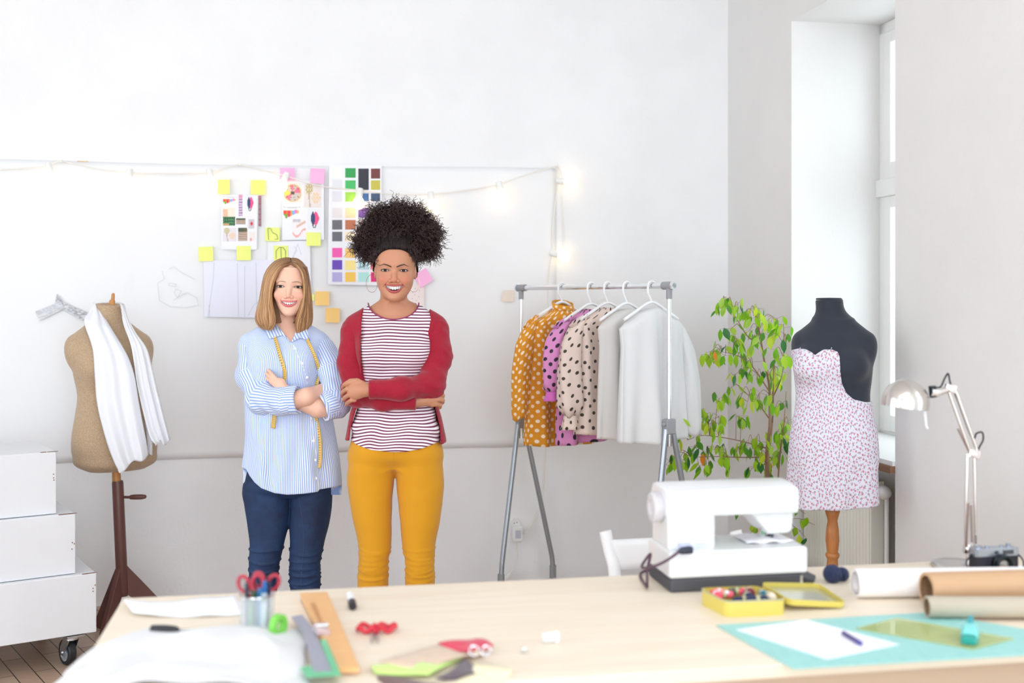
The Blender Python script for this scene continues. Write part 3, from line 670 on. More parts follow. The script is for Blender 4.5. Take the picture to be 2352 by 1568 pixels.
K3 = K1 + u_ * .139 + v_ * .06; crate(K3, ZB + .476, ZB + .722, .85, .42, 'topmost white wooden box with a chipped corner')
M_zinc = mat('zinc_plate', (.62, .66, .70), .3, 1.0); M_rub = mat('black_rubber', (.015, .016, .02), .55); M_hub = mat('grey_hub', (.55, .6, .66), .35, .6)
def castor(c, ang, label):
    root = thing('castor_wheel', label, 'castor', Vector((c.x, c.y, 0)), ang, 'castors under the bottom box')
    ax = Vector((math.cos(ang), math.sin(ang), 0)); fw = Vector((-math.sin(ang), math.cos(ang), 0)); wc = Vector((c.x, c.y, .052)); R = .052
    Q = Matrix.Translation(wc) @ ax.to_track_quat('Z', 'Y').to_matrix().to_4x4()
    mb = MB(); mb.lathe([(.036, -.016), (.048, -.0155), (R, -.010), (R, .010), (.048, .0155), (.036, .016)], 36, Q, cap=False); mb.build('tyre', M_rub, root)
    mb = MB(); mb.lathe([(.0001, -.014), (.012, -.019), (.014, -.012), (.030, -.011), (.037, -.0155), (.037, .0155), (.030, .011), (.014, .012), (.012, .019), (.0001, .014)], 36, Q); mb.build('hub', M_hub, root)
    top = Vector((c.x, c.y, .126)) + fw * .035
    mb = MB(); mb.box(top, (.07, .085, .006), (0, 0, ang)); mb.cyl(top - Vector((0, 0, .018)), top, .026); mb.build('mounting_plate', M_zinc, root)
    for s in (-1, 1):
        o = ax * (s * .0215); n = ax * .0025
        pts = [wc + o + fw * -.012 + Vector((0, 0, -.012)), wc + o + fw * .012 + Vector((0, 0, -.012)), wc + o + fw * .060 + Vector((0, 0, .058)), wc + o + fw * .010 + Vector((0, 0, .058)), wc + o + fw * -.016 + Vector((0, 0, .012))]
        mb = MB(); k = 5; mb.add([p - n for p in pts] + [p + n for p in pts], [tuple(range(k)), tuple(range(2 * k - 1, k - 1, -1))] + [(i, k + i, k + (i + 1) % k, (i + 1) % k) for i in range(k)])
        mb.cyl(wc + o * 1.0 - n * 1.5, wc + o + n * 2.6, .008, n=12); mb.build('fork', M_zinc, root)
    mb = MB(); p = wc + fw * -.03 + Vector((0, 0, .062)); mb.box(p, (.03, .045, .005), (.25, 0, ang)); mb.build('brake_tab', mat('dark_steel', (.1, .1, .11), .4, .8), root, bevel=.002)
w = ray_floor(153, 1527); castor(Vector((w.x, w.y + .01, 0)), -2.35, 'steel castor with black tyre under the right front of the boxes')
for a_, b_, l in ((.12, .52, 'back castor hidden under the right end of the boxes'), (1.1, .1, 'front castor under the left end of the boxes, beyond the frame'), (1.1, .52, 'back castor under the left end of the boxes, beyond the frame')):
    p = K1 + u_ * a_ + v_ * b_; castor(p, -2.35, l)

# ---------------------------------------------------------------- linen mannequin
def fabric(name, color, scale=900, st=.35, rough=.85, var=None):
    m, nt, b = _nt(name); setp(b, color=color, rough=rough, sheen=.2)
    tc = nt.nodes.new('ShaderNodeTexCoord'); n = nt.nodes.new('ShaderNodeTexNoise'); n.inputs['Scale'].default_value = scale * .35; n.inputs['Detail'].default_value = 2
    nt.links.new(tc.outputs['Object'], n.inputs['Vector']); bp = nt.nodes.new('ShaderNodeBump'); bp.inputs['Strength'].default_value = st; bp.inputs['Distance'].default_value = .001
    nt.links.new(n.outputs['Fac'], bp.inputs['Height']); nt.links.new(bp.outputs[0], b.inputs['Normal'])
    if var:
        r = nt.nodes.new('ShaderNodeValToRGB'); r.color_ramp.elements[0].position = .3; r.color_ramp.elements[1].position = .7
        r.color_ramp.elements[0].color = (*color, 1); r.color_ramp.elements[1].color = (*var, 1); nt.links.new(n.outputs['Fac'], r.inputs[0]); nt.links.new(r.outputs[0], b.inputs['Base Color'])
    return m
M_linen = fabric('linen_cover', lin(164, 138, 110), 700, .4, var=lin(192, 166, 136)); M_brown = mat('dark_brown_wood', lin(98, 60, 54), .4, bmp=(60, .1)); M_pine = mat('turned_pine', lin(206, 148, 84), .42, var=(12, lin(190, 128, 66), .3, .7, (8, 8, 1)))
LY = 4.95; LB = Vector((-1.70, LY, 0))
lm = thing('dress_form', 'beige linen mannequin torso on a brown wooden stand, white cloth around its neck', 'mannequin', LB)
sL = FPX / LY
def lx(px): return (px - CX) / sL
def lz(py): return CAMZ - (py - HY) / sL
LYAW = .62       # the torso faces right of the camera
# body in its own frame: x across the shoulders, -y front
tilt = [(1076, 267), (1000, 262), (900, 258), (800, 254), (730, 250), (690, 246)]
def lcx(py): return np.interp(py, [t[0] for t in tilt][::-1], [t[1] for t in tilt][::-1])
ca, sa = math.cos(LYAW), math.sin(LYAW)
LST = []
for py, hw, dd, ox in ((1078, .120, .080, .00), (1068, .158, .108, .0), (1040, .178, .118, .0), (1000, .176, .116, 0), (950, .158, .104, 0), (905, .146, .096, 0), (860, .158, .104, 0), (815, .166, .112, 0), (785, .155, .105, 0), (765, .125, .088, 0), (748, .085, .068, 0), (732, .060, .058, 0)):
    LST.append((lz(py), 0, 0, hw, dd))
def l_sdf(P):
    q = P - np.array([LB.x, LB.y, 0]); cxs = lx(lcx(np.interp(P[:, 2], [lz(1100), lz(650)], [1100, 650]))) - LB.x; q = q.copy(); q[:, 0] -= cxs
    lq = np.stack([q[:, 0] * ca + q[:, 1] * sa, -q[:, 0] * sa + q[:, 1] * ca, q[:, 2]], 1)
    d = loftd(lq, LST, 2.25)
    d = sm(d, cone(lq, (-.03, 0, lz(750)), (-.128, .01, lz(790)), .045, .048), .04)
    d = sm(d, cone(lq, (.03, 0, lz(750)), (.128, .01, lz(790)), .045, .048), .04)
    d = sm(d, ell(lq, (-.150, .01, lz(808)), (.036, .055, .062)), .03); d = sm(d, ell(lq, (.145, .01, lz(808)), (.036, .055, .062)), .03)
    d = sm(d, ell(lq, (-.065, -.075, lz(835)), (.075, .06, .07)), .06); d = sm(d, ell(lq, (.065, -.075, lz(835)), (.075, .06, .07)), .06)
    nk = cone(lq, (0, -.005, lz(745)), (0, -.022, lz(694)), .056, .058); d = sm(d, nk, .035)
    top = (lq[:, 2] - lz(697)) + (lq[:, 1]) * -.12
    d = smax(d, top, .006)
    bowl = ell(lq, (0, -.02, lz(695)), (.05, .05, .018)); d = smax(d, -bowl, .004)
    return d
P, F = sdf_mesh(l_sdf, (-2.02, 4.65, .66), (-1.42, 5.25, 1.5), .0065); np_mesh('torso', P, F, M_linen, lm)
pt = Vector((lx(259), LY, 0))
mb = MB(); mb.tube([Vector((lx(257), LY, lz(700))), Vector((lx(258), LY, lz(690))), Vector((lx(259), LY, lz(688))), Vector((lx(260), LY, lz(676))), Vector((lx(260.5), LY, lz(673)))], [.013, .012, .008, .007, .004], 14); mb.build('finial', M_pine, lm)
mb = MB(); mb.cyl(Vector((lx(268), LY, lz(1106))), Vector((lx(266), LY, lz(1066))), .0185); mb.build('post_collar', M_pine, lm)
mb = MB(); mb.tube([Vector((lx(270), LY, lz(1066))), Vector((lx(270), LY, lz(1080)))], [.024, .02], 20); mb.build('socket_cap', M_brown, lm)
pa, pb = Vector((lx(270), LY, lz(1104))), Vector((lx(282), LY, lz(1368)))
mb = MB(); mb.tube([pa, pa.lerp(pb, .02), pa.lerp(pb, .98), pb], [.0225, .0245, .0245, .022], 22); mb.build('pole', M_brown, lm)
k0 = pa.lerp(pb, .14); mb = MB(); mb.tube([k0, k0 + Vector((.05, -.005, 0)), k0 + Vector((.056, -.005, 0)), k0 + Vector((.075, -.006, .001)), k0 + Vector((.105, -.008, .002)), k0 + Vector((.122, -.009, .003)), k0 + Vector((.126, -.009, .003))], [.006, .006, .010, .0115, .0115, .008, .003], 16); mb.build('clamp_handle', M_brown, lm)
for (fx, fy, py0) in ((-1.862, 4.80, 0), (-1.64, 4.60, 0), (-1.50, 5.05, 0)):
    p0 = pa.lerp(pb, .72); p1 = pb.copy(); f = Vector((fx, fy, 0)) if fx != -1.862 else ray_floor(226, 1440)
    if fx == -1.64: f = ray_floor(236, 1471)
    d = Vector((f.x - p0.x, f.y - p0.y, 0)).normalized(); s = Vector((-d.y, d.x, 0)) * .011
    A = [p0 + d * .015, Vector((f.x, f.y, .045)) + d * 0, Vector((f.x, f.y, 0)), Vector((f.x, f.y, 0)) - d * .035, p1 + d * .015 + Vector((0, 0, .01))]
    A[1] = Vector((f.x, f.y, .03)) + d * .012
    mb = MB(); k = len(A); mb.add([p - s for p in A] + [p + s for p in A], [tuple(range(k)), tuple(range(2 * k - 1, k - 1, -1))] + [(i, k + i, k + (i + 1) % k, (i + 1) % k) for i in range(k)])
    mb.build('leg', M_brown, lm, bevel=.003)

# white cloth hung round the neck: two falling tails as folded sheets
M_scarf = fabric('white_voile', (.80, .81, .85), 500, .15)
def tail(mb, left, right, dep, nu=26, nv=46, folds=5, amp=.010, hem=0, seed=0):
    """left / right: pixel edges down the tail, dep: depth in metres towards the camera from LY along it"""
    Lp = smooth_path([(x, y, 0) for x, y in left], 10); Rp = smooth_path([(x, y, 0) for x, y in right], 10)
    def f(u, v):
        a = Lp[int(round(v * (len(Lp) - 1)))]; b_ = Rp[int(round(v * (len(Rp) - 1)))]; x = a[0] + (b_[0] - a[0]) * u; y = a[1] + (b_[1] - a[1]) * u
        d = np.interp(v, [0, .15, .4, 1], dep) + amp * (.3 + .9 * v) * math.sin(u * folds * 2 * PI / 2 + seed + v * 1.2) + .02 * math.sin(PI * u)
        if v > .97: y += hem * math.sin(u * 9 + seed) * 6
        return W(x, y, LY - d)
    return mb.grid(f, nu, nv)
sc_ = thing('white_cloth', 'thin white cloth draped round the neck of the linen mannequin', 'cloth', Vector((lx(265), LY - .12, lz(1080))))
mb = MB(); tail(mb, [(215, 694), (204, 716), (194, 740), (213, 800), (218, 860), (224, 930), (244, 1010), (262, 1060), (274, 1083)], [(222, 700), (244, 735), (262, 765), (290, 812), (308, 860), (318, 920), (328, 975), (337, 1020), (340, 1045)], [.03, .085, .17, .16], hem=1, seed=.5); 
mb.build('front_tail', M_scarf, sc_, solid=.0035)
mb = MB(); tail(mb, [(276, 696), (279, 715), (284, 745), (300, 790), (308, 835), (316, 890), (340, 990), (352, 1015), (358, 1018)], [(282, 702), (296, 735), (312, 765), (336, 800), (348, 840), (360, 890), (375, 950), (385, 990), (391, 1016)], [.03, .06, .15, .14], seed=2.1, folds=6, amp=.008, hem=1)
mb.build('back_tail', M_scarf, sc_, solid=.0035)
mb = MB()
def fneck(u, v):
    t = PI * (1.0 + u) + .05; ct, st = math.cos(t), math.sin(t); r = .066 + .010 * math.sin(v * 9 + u * 3)
    c = Vector((lx(248), LY, lz(712))); x = ct * .066; y = -st * .062
    return c + Vector((x, y + .004, (.036 - .060 * v) - .012 * abs(ct) ** 2)) + Vector((ct, -st, 0)) * .014 * v
mb.grid(fneck, 30, 8); mb.build('neck_wrap', M_scarf, sc_, solid=.005)
mb = MB(); tail(mb, [(322, 860), (326, 900), (330, 940), (334, 980), (338, 1010), (340, 1040)], [(338, 860), (345, 900), (350, 940), (352, 970), (350, 1010), (349, 1046)], [.10, .10, .10, .11], folds=3, amp=.004, hem=0, nu=8)
mb.build('inner_fold', M_scarf, sc_, solid=.003)

# ================================================================ WORK TABLE
TO = ray_table(283, 1373); TU = Vector((.9835, .1808, 0)); TV = Vector((-.1808, .9835, 0)); TLEN, TDEP = 2.50, .745
def tp(a, b_, z=0.0):
    """a metres right of the far left corner, b_ metres towards the camera"""
    return Vector((TO.x, TO.y, 0)) + TU * a - TV * b_ + Vector((0, 0, z))
M_top = mat('pale_birch_top', lin(236, 224, 205), .45, var=(2.2, lin(230, 214, 192), .35, .7, (1, 14, 1)))
M_edge = mat('birch_edge', lin(196, 174, 150), .5)
tb = thing('work_table', 'long pale wooden cutting table across the foreground', 'table', tp(TLEN / 2, TDEP / 2, 0), math.atan2(TU.y, TU.x))
def tbox(mb, a0, a1, b0, b1, z0, z1):
    P = [tp(a, b_, z) for z in (z0, z1) for a, b_ in ((a0, b1), (a1, b1), (a1, b0), (a0, b0))]
    return mb.add(P, [(3, 2, 1, 0), (4, 5, 6, 7), (0, 1, 5, 4), (1, 2, 6, 5), (2, 3, 7, 6), (3, 0, 4, 7)])
mb = MB(); tbox(mb, 0, TLEN, 0, TDEP, TZ - .028, TZ); mb.build('tabletop', M_top, tb, bevel=.003)
mb = MB()
for a0, a1, b0, b1 in ((.06, TLEN - .06, .06, .08), (.06, TLEN - .06, TDEP - .08, TDEP - .06)): tbox(mb, a0, a1, b0, b1, TZ - .10, TZ - .028)
mb.build('apron', M_edge, tb)
for a in (.07, TLEN - .07 - .06):
    for b_ in (.07, TDEP - .07 - .06):
        mb = MB(); tbox(mb, a, a + .06, b_, b_ + .06, 0, TZ - .028); mb.build('leg', M_edge, tb, bevel=.003)
# things stored on a shelf under the near edge, only their tops glimpsed
def place(pts, z0, z1): return [ray_table(x, y) for x, y in pts]
def flat_on_table(name, pts, z0, z1, m, label, cat, bevel=0, parent=None, group=None, smooth=False):
    """a sheet or slab on the table whose outline is given by pixels"""
    P = [ray_table(x, y, z0) for x, y in pts]; k = len(P); mb = MB()
    Q = [Vector((p.x, p.y, TZ + z0)) for p in P] + [Vector((p.x, p.y, TZ + z1)) for p in P]
    mb.add(Q, [tuple(range(k)), tuple(range(2 * k - 1, k - 1, -1))] + [(i, k + i, k + (i + 1) % k, (i + 1) % k) for i in range(k)])
    o = mb.build(name, m, parent, smooth=smooth, bevel=bevel)
    return tag(o, label, cat, group)

# ---------------------------------------------------------------- sewing machine
A0 = ray_table(1540, 1362); A1 = ray_table(1868, 1340)
mu = Vector((TU.x, TU.y, 0)); mv = Vector((TV.x, TV.y, 0))
M_mach = mat('white_enamel', (.75, .76, .78), .28, coat=.3); M_dgrey = mat('charcoal_plastic', lin(70, 70, 76), .5, bmp=(300, .2)); M_chrome = mat('chrome', (.8, .8, .82), .12, 1.0)
MX = Vector((A0.x, A0.y, TZ)); SM = FPX / A0.y
def mp(a, b_, z): return MX + mu * a + mv * b_ + Vector((0, 0, z))
def mx_(px): return (px - 1540) / (FPX / 2.67) # unused scale guide
def sbox(mb, a0, a1, b0, b1, z0, z1):
    P = [mp(a, b_, z) for z in (z0, z1) for a, b_ in ((a0, b0), (a1, b0), (a1, b1), (a0, b1))]
    return mb.add(P, [(3, 2, 1, 0), (4, 5, 6, 7), (0, 1, 5, 4), (1, 2, 6, 5), (2, 3, 7, 6), (3, 0, 4, 7)])
sm_ = thing('sewing_machine', 'white electric sewing machine seen from its back on the table', 'sewing machine', mp(.17, .08, 0), math.atan2(mu.y, mu.x))
k_ = 1 / (FPX / A0.y)    # metres per pixel at the near face
L = 332 * k_; D = .175
mb = MB(); sbox(mb, 0, L * .98, .0, D, 0, .034); mb.build('base', M_dgrey, sm_, bevel=.006, seg=3)
zb = .034; zt = 62 * k_ + zb      # top of the bed
mb = MB(); sbox(mb, -.003, L * 1.015, -.003, D, zb, zt); mb.build('bed', M_mach, sm_, bevel=.008, seg=3)
zh = (1362 - 1127) * k_           # top of the arm
mb = MB(); sbox(mb, .0, 116 * k_, .015, D - .02, zt - .005, zh - .01); mb.build('column', M_mach, sm_, bevel=.012, seg=3)
za = (1362 - 1192) * k_
prof = [(.018, za), (.014, za + .014), (.012, zh - .022), (.020, zh - .006), (.045, zh), (D - .06, zh + .004), (D - .03, zh - .002), (D - .018, zh - .02), (D - .016, za + .012), (D - .022, za)]
mb = MB(); mb.loft([[mp(a, b_ * f + (1 - f) * D / 2, za + (z - za) * g) for b_, z in prof] for a, f, g in ((-.002, .9, .96), (.006, 1, 1), (L * .94, 1, 1.02), (L * .965, .97, 1.0), (L * .98, .86, .94))])
mb.build('arm', M_mach, sm_, bevel=.004)
mb = MB(); mb.tube([mp(.034, .022, zh - .012), mp(L * .90, .022, zh - .008)], .0085, 14); mb.build('carry_handle', M_mach, sm_)
mb = MB(); hx0, hx1 = 205 * k_, 318 * k_
P = [(hx0 + .0, za + .004), (hx1, za + .004), (hx1 - .004, za - 44 * k_), (hx1 - .016, za - 50 * k_), (hx1 - .066, za - 52 * k_)]
kk = len(P); mb.add([mp(a, .035, z) for a, z in P] + [mp(a, D - .03, z) for a, z in P], [tuple(range(kk)), tuple(range(2 * kk - 1, kk - 1, -1))] + [(i, kk + i, kk + (i + 1) % kk, (i + 1) % kk) for i in range(kk)])
mb.build('needle_head', M_mach, sm_, bevel=.007, seg=3)
nx = 272 * k_; nz = za - 50 * k_
mb = MB(); mb.cyl(mp(nx, .09, nz + .01), mp(nx, .09, zt + .004), .0035); mb.cyl(mp(nx, .09, nz + .01), mp(nx, .09, nz - .012), .006); mb.build('needle_bar', M_chrome, sm_)
mb = MB(); sbox(mb, nx - .024, nx - .012, .075, .09, nz - .02, nz + .004); sbox(mb, nx - .022, nx - .013, .078, .086, zt + .008, nz - .01); mb.build('thread_guide', M_chrome, sm_)
mb = MB(); mb.tube([mp(nx + .010, .085, nz + .004), mp(nx + .008, .085, nz - .028), mp(nx + .0, .085, zt + .016)], [.006, .0075, .0045], 10); sbox(mb, nx - .012, nx + .006, .07, .10, zt + .002, zt + .010); mb.build('presser_foot', M_dgrey, sm_)
mb = MB()
def cloth_(u, v): return mp(205 * k_ + u * 118 * k_, .05 + v * .10, zt + .003 + .008 * math.sin(u * PI) * math.sin(v * PI) ** .5 + .002 * math.sin(u * 14 + v * 5))
tag_o = None
hw = mp(-.004, .075, (1362 - 1180) * k_ + .004)
Qh = Matrix.Translation(hw) @ (-mu).to_track_quat('Z', 'Y').to_matrix().to_4x4()
mb = MB(); mb.lathe([(.0001, -.002), (.036, -.002), (.038, .004), (.038, .018), (.034, .022), (.020, .023), (.018, .019), (.0001, .018)], 36, Qh); mb.build('hand_wheel', mat('grey_plastic', lin(204, 200, 204), .4), sm_)
mb = MB(); sbox(mb, 24 * k_, 50 * k_, -.006, .018, (1362 - 1270) * k_, (1362 - 1250) * k_); mb.build('power_inlet', mat('pale_grey_plastic', lin(190, 196, 222), .4), sm_, bevel=.002)
mb = MB(); sbox(mb, 62 * k_, 100 * k_, .0125, .016, (1362 - 1268) * k_, (1362 - 1250) * k_); lp = mb.build('rating_plate', mat('rating_plate', lin(222, 226, 236), .4), sm_)
mb = MB()
for i in range(4): sbox(mb, 65 * k_, (96 - 7 * (i % 2)) * k_, .0118, .0124, (1362 - 1265.5 + 4 * i) * k_, (1362 - 1264 + 4 * i) * k_)
mb.build('plate_print', mat('plate_ink', lin(180, 186, 200), .5), lp, smooth=False)['kind'] = 'stuff'
mb = MB(); mb.cyl(mp(L * .965, .0, .0), mp(L * .965, .0, .03), .004); mb.build('screw_foot', M_chrome, sm_)
# power lead: plug part of its own thing
z_ = (1362 - 1262) * k_
mb = MB(); mb.tube([mp(48 * k_, -.012, z_), mp(40 * k_, -.012, z_), mp(22 * k_, -.013, z_ - .001), mp(14 * k_, -.014, z_ - .003)], [.0085, .0095, .0085, .004], 12); mb.build('power_plug', mat('navy_plastic', lin(40, 42, 60), .45), sm_)
M_lead = mat('aubergine_rubber', lin(84, 56, 72), .5)
mb = MB(); mb.tube(smooth_path([mp(16 * k_, -.014, z_ - .002), mp(-4 * k_, -.02, z_ - .014), mp(-34 * k_, -.03, z_ - .026), mp(-58 * k_, -.02, z_ - .036), mp(-60 * k_, .03, z_ - .045), mp(-30 * k_, .06, z_ - .022), mp(-46 * k_, .03, z_ - .05), mp(-50 * k_, .02, .03), mp(-42 * k_, .05, .006), mp(-10 * k_, .20, .0045), mp(.1, .22, .0045)], 8), .0036, 8); mb.build('power_lead', M_lead, sm_)
mb = MB(); mb.grid(cloth_, 14, 10); tag(mb.build('cloth_scrap', fabric('pale_pink_cotton', (.86, .84, .87), 400, .1), None, solid=.002), 'pale scrap of cloth under the presser foot of the sewing machine', 'cloth')
# foot pedal behind
mb = MB(); P = [ray_table(x, y) for x, y in ((1756, 1330), (1832, 1318), (1874, 1331), (1868, 1342))]
pdl = thing('foot_pedal', 'flat black pedal beside the right end of the sewing machine', 'pedal', P[3])
k = 4; mb.add([Vector((p.x, p.y, TZ + .001)) for p in P] + [Vector((p.x, p.y, TZ + h)) for p, h in zip(P, (.022, .020, .012, .012))], [(0, 1, 2, 3), (7, 6, 5, 4)] + [(i, k + i, k + (i + 1) % k, (i + 1) % k) for i in range(k)])
mb.build('housing', M_dgrey, pdl, bevel=.003)

# ---------------------------------------------------------------- yellow tin with threads, and its lid
M_tin = mat('mustard_tin', lin(214, 196, 96), .38, bmp=(30, .05)); M_tinin = mat('tin_inside', lin(196, 190, 150), .4, .4)
t0, t1, t3 = ray_table(1668, 1418), ray_table(1808, 1412), ray_table(1600, 1374)
ex = (t1 - t0).normalized(); ey = Vector((-ex.y, ex.x, 0)); TW = (t1 - t0).length; TD = .125
if ey.y < 0: ey = -ey
ez = .036
def tn(a, b_, z): return Vector((t0.x, t0.y, TZ)) + ex * a + ey * b_ + Vector((0, 0, z)) - ex * b_ * .18
tin = thing('thread_tin', 'open mustard yellow tin full of red and navy threads in front of the sewing machine', 'tin', tn(TW / 2, TD / 2, 0))
def rr(a0, a1, b0, b1, r, z, n=5):
    out = []
    for cx_, cy_, s in ((a1 - r, b0 + r, -PI / 2), (a1 - r, b1 - r, 0), (a0 + r, b1 - r, PI / 2), (a0 + r, b0 + r, PI)):
        for i in range(n + 1): t = s + PI / 2 * i / n; out.append(tn(cx_ + r * math.cos(t), cy_ + r * math.sin(t), z))
    return out
w_ = .0012
mb = MB(); mb.loft([rr(0, TW, 0, TD, .018, 0), rr(0, TW, 0, TD, .018, ez), rr(w_, TW - w_, w_, TD - w_, .018, ez), rr(w_, TW - w_, w_, TD - w_, .018, .002)]); mb.build('tin_body', M_tin, tin, angle=50)
mb = MB(); mb.loft([rr(-.001, TW + .001, -.001, TD + .001, .018, ez - .003), rr(-.001, TW + .001, -.001, TD + .001, .018, ez), rr(.001, TW - .001, .001, TD - .001, .018, ez + .001)], cap=False); mb.build('rim', M_tinin, tin)
THR = [('coral', (240, 84, 104)), ('pink', (250, 110, 130)), ('navy', (30, 44, 92)), ('navy', (24, 36, 78)), ('teal', (40, 110, 130)), ('beige', (226, 210, 190)), ('maroon', (120, 40, 60)), ('olive', (90, 100, 84))]
r = random.Random(4); lay = [(.016, .10, 0, .05, 'coral'), (.016, .085, 0, .06, 'pink'), (.016, .07, 1, .055, 'coral'), (.03, .03, 0, .07, 'navy'), (.075, .035, 0, .06, 'navy'), (.078, .05, 1, .055, 'navy'), (.095, .075, 1, .05, 'maroon'), (.12, .03, 1, .05, 'beige'), (.115, .055, 1, .04, 'teal'), (.06, .105, 0, .05, 'olive'), (.055, .018, 0, .07, 'navy'), (.08, .095, 0, .04, 'coral')]
dsc = iter(['at the back left', 'second from the back left', 'at the left middle', 'at the front left', 'in the middle front', 'in the centre', 'near the back right', 'in the front right corner', 'at the right', 'at the back', 'nearest the front rim', 'under the maroon one'])
for a, b_, o_, ln, nm in lay:
    c = dict(THR)[nm]; a = a * TW / .14; d = ex if o_ == 0 else ey; A = tn(a, b_, ez - .008 + r.uniform(0, .008)); B = A + d * ln * .75
    if o_: A = A - d * ln * .3; B = A + d * ln * .75
    for side in range(2): pass
    sk = thing('thread_skein', '%s thread skein lying in the yellow tin, %s' % (nm, next(dsc)), 'thread', A, 0, 'threads in the yellow tin')
    n = 18; pts = [A.lerp(B, t / n) for t in range(n + 1)]
    mb = MB(); mb.tube(pts, [(.0092 + .0012 * math.sin(t * 2.1)) * (.55 + .45 * math.sin(PI * t / n) ** .4) for t in range(n + 1)], 12); mb.build('thread', fabric('thread_' + nm, lin(*c), 900, .6), sk)
    mb = MB(); m_ = A.lerp(B, .5); mb.tube([m_ - d * .004, m_ + d * .004], .0105, 12); mb.build('band', M_tinin if nm != 'coral' else mat('thread_band', lin(240, 220, 220), .5), sk)
for px_, py_ in ((1670, 1360), (1752, 1357)):
    mb = MB(); p = ray_table(px_, py_, ez + .004); mb.sphere(p, .0045); tag(mb.build('ball_pin', M_paper, None), 'small white ball pin on the front rim of the tin, ' + ('left' if px_ < 1700 else 'right'), 'pin')
lid = thing('tin_lid', 'mustard tin lid leaning upside down against the right side of the tin', 'lid', ray_table(1880, 1400))
q = [ray_table(1812, 1352, .026), ray_table(1905, 1352, .026), ray_table(1947, 1385, .010), ray_table(1812, 1366, .030)]
c0 = ray_table(1812, 1386, .018); c1 = ray_table(1944, 1392, .006); c2 = ray_table(1880, 1348, .016); c3 = ray_table(1745, 1346, .03)
def ldp(u, v, n_): 
    p = (c0 * (1 - u) + c1 * u) * (1 - v) + (c3 * (1 - u) + c2 * u) * v; nrm = (c1 - c0).cross(c3 - c0).normalized(); nrm = nrm if nrm.z > 0 else -nrm; return p + nrm * n_
def lrr(inset, n_):
    out = []; r_ = .12
    for cx_, cy_, s in ((1 - r_, r_, -PI / 2), (1 - r_, 1 - r_, 0), (r_, 1 - r_, PI / 2), (r_, r_, PI)):
        for i in range(6): t = s + PI / 2 * i / 5; out.append(ldp(cx_ + (r_ - inset) * math.cos(t), cy_ + (r_ - inset) * math.sin(t), n_))
    return out
mb = MB(); mb.loft([lrr(0, -.004), lrr(0, .010), lrr(.008, .010), lrr(.008, -.002)]); mb.build('lid_shell', M_tin, lid, angle=50)
mb = MB(); mb.loft([lrr(.012, -.0015), lrr(.012, -.0005)]); mb.build('lid_lining', mat('tin_inner_silver', lin(205, 205, 190), .25, .7), lid)

# ---------------------------------------------------------------- yarn ball, rolls
def yarn_ball(c, r, label, m, n=70, seed=1):
    root = thing('yarn_ball', label, 'yarn', Vector((c.x, c.y, c.z - r))); rr_ = random.Random(seed)
    mb = MB(); mb.sphere(c, r * .93, 20, 12); mb.build('core', m, root)
    mb = MB()
    for k in range(n // 6):
        ax = Vector((rr_.gauss(0, 1), rr_.gauss(0, 1), rr_.gauss(0, 1))).normalized(); u = ax.orthogonal().normalized(); w = ax.cross(u); o = rr_.uniform(-.3, .3)
        for j in range(5):
            oo = o + (j - 2) * .085; R = r * math.sqrt(max(.05, 1 - oo * oo)); mb.tube([c + ax * oo * r + (u * math.cos(t * PI / 12) + w * math.sin(t * PI / 12)) * R for t in range(24)], .0022, 5, closed=True)
    mb.build('yarn_strand', m, root)['kind'] = 'stuff'; return root
M_navy = fabric('navy_yarn', lin(34, 46, 84), 500, .5)
c = ray_table(1912, 1337); yarn_ball(Vector((c.x, c.y, TZ + .0215)), .0215, 'dark navy yarn ball left of the white paper roll', M_navy)
c = ray_table(1934, 1333); yarn_ball(Vector((c.x, c.y, TZ + .016)), .016, 'smaller navy yarn ball with a yellow pin stuck in, behind the first', M_navy, 50, 3)
mb = MB(); p = ray_table(1932, 1309, .026); mb.sphere(p, .004); mb.cyl(p, p - Vector((0, 0, .012)), .0007, n=6); tag(mb.build('pin', mat('yellow_pin', lin(240, 190, 50), .4), None), 'yellow headed pin stuck in the small yarn ball', 'pin')
def roll(name, a, b_, r, m, mi, label, turns=3):
    root = thing(name, label, 'paper roll', (a + b_) / 2 - Vector((0, 0, r))); d = (b_ - a).normalized(); Q = Matrix.Translation(a) @ d.to_track_quat('Z', 'Y').to_matrix().to_4x4(); L_ = (b_ - a).length
    mb = MB(); mb.lathe([(r * .80, 0.0), (r, 0.0), (r, L_), (r * .8, L_)], 40, Q, cap=False); mb.build('outer_wrap', m, root, angle=40)
    mb = MB(); n = 120; ring = []
    for zz in (.001, L_ - .001):
        ring.append([Q @ Vector(((r * .8 - r * .22 * t / n) * math.cos(2 * PI * turns * t / n), (r * .8 - r * .22 * t / n) * math.sin(2 * PI * turns * t / n), zz)) for t in range(n + 1)])
    vs = ring[0] + ring[1]; k = n + 1; mb.add(vs, [(i, i + 1, k + i + 1, k + i) for i in range(n)]); mb.build('inner_turns', mi, root)
    return root
def on_t(px, py, r):
    """centre of a roll of radius r lying on the table whose contact is seen near this pixel"""
    p = ray_table(px, py); return Vector((p.x, p.y, TZ + r + .0008))
M_rollw = mat('white_roll_paper', lin(244, 240, 240), .6); M_kraft = mat('kraft_paper', lin(196, 158, 122), .7, bmp=(80, .1)); M_kraft2 = mat('grey_kraft', lin(184, 172, 154), .6); M_kraftd = mat('kraft_inside', lin(150, 116, 86), .8)
ra = on_t(1965, 1372, .034); roll('paper_roll', ra, ra + (TU * .45 + TV * -.062), .034, M_rollw, M_rollw, 'white paper roll lying on the right of the table beside the yarn')
ra = on_t(2128, 1395, .041); roll('kraft_roll', ra, ra + (TU * .42 - TV * .03), .0395, M_kraft, M_kraftd, 'thick brown kraft paper roll lying behind the thin one')
